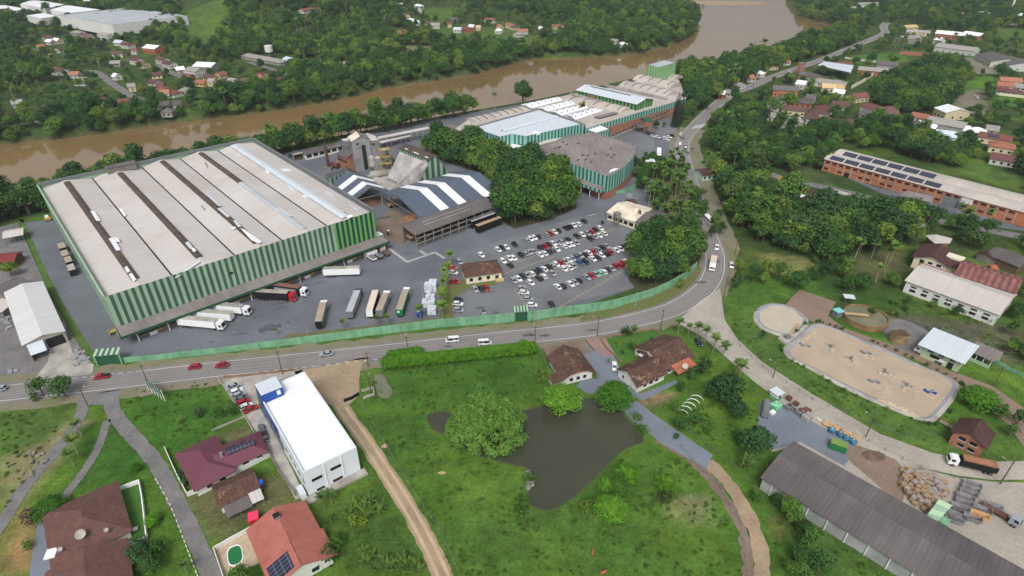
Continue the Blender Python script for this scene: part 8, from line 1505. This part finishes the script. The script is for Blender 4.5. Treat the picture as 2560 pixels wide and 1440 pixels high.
for u, v, s in ((1745, 24, 3), (1757, 16, 2.2), (1722, 22, 3.5), (1735, 20, 3)): p = P(u, v, WZ); plant(BUSH, p.x, p.y, WZ, s, 'bushy islet in the river by the sand bar', 'islets by the sand bar')
for r in BT + [BALL, BUSH, BANANA, CYP] + PALM: kill(r)
def pole(u, v, h, label, lamp=True, conc=False, ang=.5):
    p = P(u, v); m = m_conc_l if conc else m_wood; r = root('utility_pole', p, label, 'pole'); mb = MB(); mb.tube(p - Z * .3, p + Z * h, .17, m, 7, .11); mb.build('pole', r); d = Vector((math.cos(ang), math.sin(ang), 0))
    mb = MB(); mb.beam(p + d * -1.1 + Z * (h - .5), p + d * 1.1 + Z * (h - .5), .12, .12, m_wood); mb.build('crossarm', r)
    for k in (-1, 0, 1): mb = MB(); mb.tube(p + d * k + Z * (h - .45), p + d * k + Z * (h - .15), .07, m_conc_l, 5); mb.build('insulator', r)
    if lamp: mb = MB(); n = Vector((-d.y, d.x, 0)); mb.beam(p + Z * (h - 1.3), p + n * 2 + Z * (h - .7), .08, .08, m_steel); mb.beam(p + n * 1.8 + Z * (h - .72), p + n * 2.5 + Z * (h - .68), .3, .14, m_conc_l); mb.build('lamp_arm', r)
PL = [(375, 970, 9.2, 'by the billboard'), (707, 936, 9.5, 'by the showroom yard'), (1021, 889, 8, 'at the start of the hedge row'), (1337, 867, 8.5, 'at the cottage end of the hedge row'), (1493, 842, 8.5, 'beside the pink drive'), (1652, 822, 8.5, 'at the corner of the front garden'), (1809, 745, 10, 'at the mouth of the gravel road'), (1836, 640, 9, 'on the road bend shoulder'), (1800, 545, 9, 'across the road from the palm grove'), (921, 917, 6, 'on the edge of the dirt lot'), (928, 985, 7, 'by the culvert wall'), (2164, 1093, 9, 'beside the long row of pipes'), (2500, 1210, 9, 'behind the tipper truck'), (2484, 965, 8, 'on the works road'), (1932, 945, 7, 'by the green gate hut'), (1882, 222, 9, 'by the far river houses'), (1985, 180, 9, 'by the brick stair tower'), (1766, 305, 9, 'near the zebra crossing'), (1058, 748, 7, 'with lamp in the truck yard'), (222, 1018, 7, 'at the lane fork')]
for i, (u, v, h, l) in enumerate(PL): pole(u, v, h, ('concrete lamp pole ' if i == 18 else 'utility pole ') + l, i not in (9, 13, 15), i == 18, .2 if u < 1400 else .9)
for k, (u, v) in enumerate(((773, 850), (1001, 840), (1336, 806), (1588, 765), (648, 876), (1712, 705))): p = P(u, v); r = root('lamp_post', p, f'slim pale lamp post along the green boundary wall, {nth(k + 1)} listed from the dirt lot' if 0 else ['slim pale post before the wall near the small palms', 'slim pale post before the tall middle wall', 'slim pale post next to the small gate', 'slim pale post before the curving wall', 'slim pale post at the low end of the wall', 'slim pale post at the far end of the curving wall'][k], 'post'); mb = MB(); mb.tube(p, p + Z * 5.2, .13, m_conc_l, 6, .09); mb.build('post', r); mb = MB(); mb.beam(p + Z * 5.1, p + Z * 5.2 + Vector((.2, 1.1, 0)), .25, .1, m_steel); mb.build('lamp', r)
def copies(proto, spots, lab, group):
    for i, (x, y, z, rz, s, c) in enumerate(spots): dup(proto, (x, y, z), rz, lab(i), group, s, c)
    kill(proto)
rp = random.Random(4)
# crates: slatted wooden crates thrown on one long heap
def crate(m, n=4):
    mb = MB(); w, d, h = 1.15, 1.0, .8
    for k in range(n + 1):
        x = -w / 2 + w * k / n; mb.box((x, 0, h - .06), w / n * .62, d, .06, m)
        for s in (-1, 1): mb.box((x, s * d / 2, 0), w / n * .5, .06, h - .07, m)
    for s in (-1, 1):
        for z in (.08, .34, .58): mb.box((s * w / 2, 0, z), .05, d, .15, m)
    mb.box((0, 0, .02), w - .1, d - .1, .1, m_wood); return mb
prot = [tag(crate(m).build('wooden_crate', uv=False), 'x', 'crate') for m in (m_timber, m_timberg)]
hp = [P(u, v)[:2] for u, v in ((2256, 1170), (2290, 1175), (2330, 1190), (2372, 1208), (2368, 1235), (2345, 1262), (2322, 1285), (2300, 1276), (2270, 1255), (2250, 1228), (2246, 1195))]
cx_, cy_ = sum(p[0] for p in hp) / len(hp), sum(p[1] for p in hp) / len(hp); n = 0; xs = [p[0] for p in hp]; ys = [p[1] for p in hp]
for lay in range(3):
    y = min(ys); sp = 1.32
    while y < max(ys):
        x = min(xs)
        while x < max(xs):
            q = (cx_ + (x - cx_) * 1, cy_ + (y - cy_)); f = (1, .86, .6)[lay]; tx, ty = cx_ + (x - cx_) / f, cy_ + (y - cy_) / f
            if inpoly(tx, ty, hp) and rp.random() < (.97, .85, .6)[lay] and n < 290:
                pr = prot[0] if rp.random() < (.75 if x < cx_ else .35) else prot[1]; n += 1
                c = dup(pr, (x + rp.uniform(-.2, .2), y + rp.uniform(-.2, .2), .05 + lay * .82 + rp.uniform(0, .06)), rp.uniform(-.22, .22) + .6, 'slatted wooden crate in the big heap beside the long dark shed', 'wooden crates in the heap')
            x += sp
        y += sp
for p in prot: bpy.data.objects.remove(p)
# skips
def skip(m):
    r = root('waste_skip', (0, 0, 0), 'x', 'skip'); mb = MB(); lo = [(-1.3, -.8), (1.3, -.8), (1.3, .8), (-1.3, .8)]; hi = [(-2.0, -.95), (2.0, -.95), (2.0, .95), (-2.0, .95)]
    for i in range(4):
        j = (i + 1) % 4; mb.face([(*lo[i], 0), (*lo[j], 0), (*hi[j], 1.3), (*hi[i], 1.3)], m); a, b = [(x * .94, y * .9) for x, y in (hi[i], hi[j])]; mb.face([(*hi[i], 1.3), (*hi[j], 1.3), (*b, 1.3), (*a, 1.3)], m); mb.face([(*a, 1.3), (*b, 1.3), (lo[j][0] * .9, lo[j][1] * .9, .15), (lo[i][0] * .9, lo[i][1] * .9, .15)], m)
    mb.face([(x * .9, y * .9, .15) for x, y in lo], m_rust); mb.build('shell', r); f = MB()
    for s in (-1, 1): f.beam((-.6, s * .97, .9), (.6, s * .97, .9), .12, .12, m_steel)
    f.build('lifting_lug', r); return r
m_skip = M('skip_grey', (140, 142, 148), (112, 108, 108), s=.5, var=.2); m_skipo = M('skip_orange', (206, 158, 92), var=.1); S = skip(m_skip)
for i, (u, v, rz) in enumerate(((2428, 1217, -.55), (2424, 1228, -.55), (2418, 1239, -.55), (2410, 1249, -.55), (2408, 1263, -.55), (2398, 1276, -.6), (2382, 1304, -.5), (2390, 1296, -.55), (2452, 1280, -.6), (2428, 1300, -.5), (2480, 1272, -.5))): p = P(u, v); dup(S, (p.x, p.y, .06), rz, f'grey waste skip in the storage yard, {nth(i + 1)} counted from the gravel road', 'grey skips in the storage yard')
kill(S); S = skip(m_skipo); p = P(2446, 1294); dup(S, (p.x, p.y, .06), -.55, 'skip filled with orange inside among the grey skips'); kill(S)
p = P(2492, 1270, 1.3)
# green container, water tanks, pipes, bins
p = P(2093, 1122); r = root('green_container', p, 'dark green box container with lime top on the blue gravel', 'container'); mb = MB(); mb.box(p + Z * .1, 4.2, 2.4, 2.2, M('container_green', (40, 112, 62), var=.1), -.55, top=M('lime_top', (112, 138, 72), var=.1), bot=True); mb.build('box', r); mb = MB(); mb.box(p, 4, 2.2, .12, m_black, -.55); mb.build('base', r)
mt = M('tank_teal', (64, 128, 156), (48, 84, 104), s=.8, var=.1); r0 = root('water_tank', (0, 0, 0), 'x', 'tank'); mb = MB(); mb.lathe((0, 0, 0), [(.9, 0), (1.0, .3), (.95, 1.1), (.8, 1.25), (.3, 1.4), (.02, 1.42)], mt, 16); mb.build('tank_shell', r0, True); mb = MB(); mb.lathe((0, 0, 1.38), [(.32, 0), (.3, .1), (.02, .12)], m_conc_l, 12); mb.build('lid', r0)
for i, (u, v) in enumerate(((2078, 1080), (2099, 1090), (2116, 1099), (2131, 1108))): p = P(u, v); dup(r0, (p.x, p.y, .06), i, f'teal blue round water tank beside the pipes, {nth(i + 1)} counted from the gate hut', 'teal water tanks')
kill(r0)
def pipes(lab, A, B, rad, m, n, step, name='pipe'):
    a, b = P(*A), P(*B); d = (b - a).normalized(); s = Vector((-d.y, d.x, 0))
    for i in range(n):
        o = s * step * i; mb = MB(); mb.tube(a + o + Z * (rad + .06), b + o + Z * (rad + .06), rad, m, 12); mb.tube(a + o + Z * (rad + .06) - d * .02, a + o + Z * (rad + .06), rad * .8, m_dark, 12); tag(mb.build(name, None, True, uv=False, loc=a), lab + (f', {nth(i + 1)} of {n}' if n > 1 else ''), 'pipe', lab if n > 1 else None)
m_ochre = M('ochre_pipe', (196, 154, 104), (176, 140, 98), s=.6, var=.1)
pipes('long ochre pipe lying beside the gravel road', (2060, 1056), (2100, 1075), .5, m_ochre, 2, -1.2); pipes('ochre pipe lying behind the teal tanks', (2105, 1078), (2150, 1102), .55, m_ochre, 2, -1.3); pipes('thin white pipe along the yard edge', (2042, 1045), (2090, 1075), .12, m_white, 1, 1)
pipes('rusty cast pipe in the scrap row', (1966, 997), (1976, 1003), .8, m_rust, 1, 1); pipes('second rusty cast pipe in the scrap row', (1984, 1010), (1994, 1016), .7, m_rust, 1, 1); pipes('wide rusty drum at the end of the scrap row', (2008, 1028), (2024, 1036), .9, m_rust, 1, 1)
for i, (u, v, m, s, l) in enumerate(((1972, 1022, m_steel, 1.7, 'grey machine housing first in the scrap row'), (1985, 1028, m_steel, 1.0, 'small grey machine box in the scrap row'), (1998, 1035, m_steel, 1.8, 'grey machine housing last in the scrap row'), (2017, 1048, m_conc_l, 2.2, 'pale slab box near the thin white pipe'), (1938, 1020, M('mint_scrap', (150, 206, 168), (90, 160, 116), s=1, var=.2), 2.2, 'mint green scrap panels beside the gate hut'), (1930, 1034, m_white, 1.2, 'white scrap box beside the mint panels'))):
    p = P(u, v); r = root('machine_box', p, l, 'machine'); mb = MB(); mb.box(p, s * 1.3, s, s * .75, m, .5); mb.build('housing', r); mb = MB(); mb.box(p + Vector((.1, .1, s * .75)), s * .6, s * .5, s * .25, m_rust if i < 3 else m, .9); mb.build('motor', r)
heap('leaf_heap', 'dark brown leaf and bark heap beside the gravel road', P(2185, 1140), 3.6, 2.4, .4, M('bark_litter', (92, 76, 64), (120, 98, 84), s=.6, var=.25), seed=6); heap('gravel_heap', 'grey gravel heap on the chip yard apron', P(935, 448), 5, 3, 1.4, m_conc_l, seed=7)
# wrapped white bales and blue drums in the truck yard
r0 = MB(); r0.box((0, 0, .05), 1.5, 1.3, 1.2, M('wrapped_white', (206, 212, 218), (186, 192, 200), s=1, fine=3, var=.08), 0, bot=True); r0 = tag(r0.build('wrapped_bale', uv=False), 'x', 'bale'); k = 0
for u, v, nx, ny, nz in ((1083, 722, 3, 3, 3), (1082, 745, 2, 3, 2), (1078, 762, 3, 2, 2), (1086, 780, 2, 2, 2)):
    p = P(u, v)
    for a in range(nx):
        for b in range(ny):
            for c in range(nz):
                if c == nz - 1 and rp.random() < .3: continue
                k += 1; dup(r0, (p.x + (a - nx / 2) * 1.6 + rp.uniform(-.08, .08), p.y + (b - ny / 2) * 1.45, .03 + c * 1.24), rp.uniform(-.05, .05), 'white wrapped bale stacked beside the palm row', 'white bales by the palm row')
bpy.data.objects.remove(r0)
for i in range(4): p = P(1046 + (i % 2) * 6, 786 + (i // 2) * 6); r = root('blue_stack', p, f'blue crate stack beside the yellowish palm, {nth(i + 1)} of four', 'crate', 'blue crate stacks'); mb = MB(); mb.box(p + Z * .05, 1.1, 1.1, 1.3, m_blue, .2); mb.build('crate', r); mb = MB(); mb.box(p + Z * 1.36, 1.0, 1.0, .1, m_white if i == 0 else m_blue, .2); mb.build('lid', r)
r0 = MB(); r0.box((0, 0, .03), 1.6, 1.2, .5, M('grey_block', (150, 152, 156), (128, 130, 136), s=1, var=.1)); r0 = tag(r0.build('stone_block', uv=False), 'x', 'block')
for i in range(34):
    u, v = rp.choice(((200, 885), (190, 892), (212, 898), (8, 800), (20, 815), (30, 925), (195, 908), (12, 790))); p = P(u + rp.uniform(-11, 11), v + rp.uniform(-8, 8)); dup(r0, (p.x, p.y, .03), rp.random() * 3, 'grey stacked block in the neighbouring stone yard', 'blocks in the stone yard', rp.uniform(.7, 1.2))
bpy.data.objects.remove(r0)
# stones, kerbs, cattle, meadow things
r0 = MB(); q0 = random.Random(2)
for i in range(5):
    for j in range(8):
        f = lambda a, b: (1 + .22 * math.sin(a * 3.1 + b * 1.7)) * .5; pt = lambda a, b: (math.cos(b * PI / 4) * math.sin(a * PI / 5) * f(a % 5, b % 8), math.sin(b * PI / 4) * math.sin(a * PI / 5) * f(a % 5, b % 8), .25 + .35 * math.cos(a * PI / 5)); r0.face([pt(i, j), pt(i + 1, j), pt(i + 1, j + 1), pt(i, j + 1)], m_conc)
r0 = tag(r0.build('boulder', uv=False), 'x', 'stone')
for i in range(44): u, v, g = rp.choice(((100, 1140, 0), (75, 1185, 0), (95, 1150, 0), (1320, 1192, 1), (1325, 1215, 1))); p = P(u + rp.uniform(-22, 22) * (1 if g == 0 else .3), v + rp.uniform(-16, 16) * (1 if g == 0 else .8)); dup(r0, (p.x, p.y, 0), i, ('grey boulder in the stone pile beside the lane', 'grey boulder on the pond bank')[g], ('boulders by the lane', 'boulders on the pond bank')[g], rp.uniform(.5, 1.3))
bpy.data.objects.remove(r0)
r0 = MB(); r0.box((0, 0, 0), .8, .22, .3, m_wallw); r0 = tag(r0.build('kerb_stone', uv=False), 'x', 'kerb'); e = smooth([(390, 1200), (425, 1262), (452, 1330), (475, 1390), (498, 1450)], 5)
for i, (a, b) in enumerate(zip(e, e[1:])): a, b = P(*a), P(*b); dup(r0, (a.x, a.y, 0), math.atan2((b - a).y, (b - a).x), 'white kerb stone along the lane lawn', 'white kerb stones by the lane')
bpy.data.objects.remove(r0)
def cow(u, v, rz, m, label):
    p = P(u, v); r = Fr(p, rz); sk = [((-.75, 0, 1.1), .32), ((-.2, 0, 1.12), .36), ((.45, 0, 1.15), .34), ((.8, 0, 1.25), .2), ((1.1, 0, 1.1), .15), ((1.35, 0, .85), .1)]; mb = MB()
    for (a, ra), (b, rb) in zip(sk, sk[1:]): mb.tube(r(*a), r(*b), ra, m, 10, rb)
    for x in (-.6, .5):
        for y in (-.2, .2): mb.tube(r(x, y, 1.0), r(x + (.06 if x < 0 else 0), y, .5), .12, m, 7, .07); mb.tube(r(x + (.06 if x < 0 else 0), y, .5), r(x, y, 0), .07, m, 7, .05)
    mb.tube(r(-.8, 0, 1.3), r(-1.0, 0, .6), .04, m, 5, .02)
    for s in (-1, 1): mb.tube(r(1.05, s * .08, 1.2), r(1.0, s * .28, 1.22), .06, m, 5, .02)
    tag(mb.build('cow', None, True, uv=False, loc=p), label, 'cow')
cow(1481, 1388, 1.4, M('cow_brown', (150, 92, 56), var=.1), 'brown cow grazing low in the meadow'); cow(1507, 1438, .4, M('cow_red', (160, 84, 56), var=.1), 'reddish cow at the bottom edge of the meadow'); heap('straw_patch', 'pale straw heap on the meadow near the bamboo', P(1105, 1182), 1.1, .5, .12, M('straw', (168, 152, 104), var=.2), seed=9, cat='heap'); heap('sand_mound', 'small tan ant mound at the track fence', P(962, 1115), .9, .8, .8, m_dirt, seed=11)
# wire fences round the meadow
for lab, px, sp in (('thin wire fence along the dirt track', ((905, 1010), (950, 1090), (985, 1150), (1040, 1240), (1100, 1330), (1150, 1440)), 4), ('wire fence on concrete posts along the gravel road', ((1826, 830), (1850, 868), (1905, 918), (2030, 1000), (2200, 1072), (2330, 1122)), 4.5), ('dark wire fence beside the pond path', ((1590, 1000), (1650, 1036), (1720, 1082), (1790, 1132), (1850, 1180)), 3), ('wire mesh fence round the storage yard', ((2090, 1070), (2170, 1106), (2300, 1172), (2385, 1196), (2440, 1212)), 4), ('wire fence along the meadow before the tile cottage', ((1338, 868), (1352, 888), (1372, 930), (1345, 960)), 3), ('wire fence at the foot of the track spoil', ((1700, 1118), (1800, 1222), (1850, 1310), (1868, 1440)), 4)):
    pts = [P(*q) for q in px]; r = root('wire_fence', pts[0], lab, 'fence'); w_ = MB(); k = 0
    for a, b in zip(pts, pts[1:]):
        n = max(1, int((b - a).length / sp))
        for i in range(n):
            c = a.lerp(b, i / n); k += 1
            if k < 90: mb = MB(); mb.beam(c, c + Z * 1.4, .12, .12, m_conc if 'dark' not in lab else m_wood); mb.build('post', r)
        for z in (.5, .9, 1.3): w_.beam(a + Z * z, b + Z * z, .025, .025, m_steel)
    w_.build('wire', r)
# tussocks and weeds: nobody could count them
g0 = []; rg = random.Random(15)
for i in range(70): t = rg.random() * 2 * PI; d = rg.random() ** .5 * .45; b = Vector((d * math.cos(t), d * math.sin(t), 0)); h = rg.uniform(.12, .38); o = Vector((rg.uniform(-.2, .2), rg.uniform(-.2, .2), h)); s = Vector((math.sin(t), -math.cos(t), 0)) * .05; g0 += [b - s, b + s, b + o + s * .4, b + o - s * .4]
src2 = bpy.data.collections.new('weed_kinds'); src2.objects.link(bpy.data.objects.new('tuft', leafmesh('tuft', np.array([tuple(p) for p in g0]), leafmat('weed_leaves', [(72, 106, 38), (82, 114, 44), (96, 116, 54), (64, 98, 36)]))))
FIELDS = [[P(u, v)[:2] for u, v in px] for px in (((900, 1000), (960, 925), (1330, 885), (1345, 1010), (1060, 1035), (1110, 1090), (1290, 1165), (1330, 1275), (1450, 1240), (1570, 1125), (1690, 1130), (1800, 1240), (1860, 1360), (1860, 1500), (1150, 1500), (1060, 1290), (960, 1130)), ((790, 1260), (930, 1180), (1030, 1330), (1090, 1480), (830, 1480)), ((300, 975), (540, 950), (610, 1040), (430, 1140), (330, 1060)), ((0, 1035), (190, 1005), (120, 1130), (0, 1300)), ((1930, 1190), (2080, 1280), (2400, 1500), (1930, 1500), (1940, 1330)), ((1640, 1010), (1780, 940), (1900, 1020), (1890, 1150), (1800, 1130)), ((1825, 800), (1890, 770), (1900, 840), (1990, 920), (2330, 1080), (2330, 1125), (2100, 1025), (1900, 905)), ((2090, 770), (2300, 730), (2480, 800), (2560, 920), (2300, 820), (2200, 800)))]
TP = []
for f in FIELDS:
    xs = [p[0] for p in f]; ys = [p[1] for p in f]; n = int((max(xs) - min(xs)) * (max(ys) - min(ys)) * .24)
    for i in range(n):
        x, y = rg.uniform(min(xs), max(xs)), rg.uniform(min(ys), max(ys))
        if inpoly(x, y, f) and math.sin(x * .35 + 2 * math.sin(y * .21)) + math.sin(y * .41 + x * .13) + rg.uniform(-1.6, 1.6) > .1: TP.append((x, y, -.06, rg.uniform(.6, 1.5)))
pc = bpy.data.meshes.new('meadow_grass'); pc.vertices.add(len(TP)); pc.vertices.foreach_set('co', np.array([p[:3] for p in TP], dtype=np.float32).ravel())
for nm, typ, val in (('sc', 'FLOAT', [p[3] for p in TP]), ('rz', 'FLOAT', [rg.uniform(0, 6.28) for p in TP]), ('vi', 'INT', [0] * len(TP))): pc.attributes.new(nm, typ, 'POINT').data.foreach_set('value', val)
go_ = bpy.data.objects.new('meadow_grass', pc); COL.objects.link(go_); struct(go_, 'stuff'); ng2 = ng.copy(); md = go_.modifiers.new('tufts', 'NODES'); md.node_group = ng2
for n in ng2.nodes:
    if n.bl_idname == 'GeometryNodeCollectionInfo': n.inputs[0].default_value = src2
# the moist air of the valley
hz = MB(); hz.prism([(-1960, -320), (1960, -320), (1960, 2720), (-1960, 2720)], -12, 135, m_white, None, True); hz = hz.build('haze', uv=False); hz.data.materials.clear(); struct(hz, 'stuff'); hm = bpy.data.materials.new('air'); hm.use_nodes = True; hn = hm.node_tree; hn.nodes.remove(hn.nodes['Principled BSDF'])
pv = hn.nodes.new('ShaderNodeVolumePrincipled'); pv.inputs['Color'].default_value = (.80, .87, .95, 1); pv.inputs['Density'].default_value = .0001; pv.inputs['Anisotropy'].default_value = .2; hn.links.new(pv.outputs[0], hn.nodes['Material Output'].inputs['Volume']); hz.data.materials.append(hm)
w = bpy.data.worlds.new('World'); sc.world = w; w.use_nodes = True
nt_ = w.node_tree; bg = nt_.nodes['Background']
sky = nt_.nodes.new('ShaderNodeTexSky'); sky.sky_type = 'NISHITA'; sky.sun_disc = False
SUN_EL, SUN_AZ = math.radians(52), math.radians(185)
sky.sun_elevation = SUN_EL; sky.sun_rotation = SUN_AZ; sky.air_density = 1.0; sky.dust_density = 6.0; sky.ozone_density = 1.0; sky.altitude = 50
hs = nt_.nodes.new('ShaderNodeHueSaturation'); hs.inputs['Saturation'].default_value = .28
nt_.links.new(sky.outputs[0], hs.inputs['Color']); nt_.links.new(hs.outputs[0], bg.inputs[0]); bg.inputs[1].default_value = .14
sl = bpy.data.lights.new('sun', 'SUN'); sl.energy = 1.5; sl.angle = math.radians(18); sl.color = (1, .97, .92)
so = bpy.data.objects.new('sun', sl); COL.objects.link(so)
dv = Vector((math.sin(SUN_AZ) * math.cos(SUN_EL), math.cos(SUN_AZ) * math.cos(SUN_EL), math.sin(SUN_EL)))
so.rotation_euler = dv.to_track_quat('Z', 'Y').to_euler()
cam = bpy.data.cameras.new('camera'); cam.sensor_width = 36; cam.lens = F / 2560 * 36; cam.clip_start = 1; cam.clip_end = 6000
co = bpy.data.objects.new('camera', cam); COL.objects.link(co); co.location = (0, 0, H); co.rotation_euler = (PI / 2 - TH, 0, 0)
sc.camera = co
sc.view_settings.view_transform = 'Standard'; sc.view_settings.look = 'None'; sc.view_settings.gamma = 1
sc.view_settings.exposure = 0.05
sc.cycles.max_bounces = 5; sc.cycles.diffuse_bounces = 3; sc.cycles.glossy_bounces = 2; sc.cycles.transmission_bounces = 2
sc.cycles.use_denoising = True
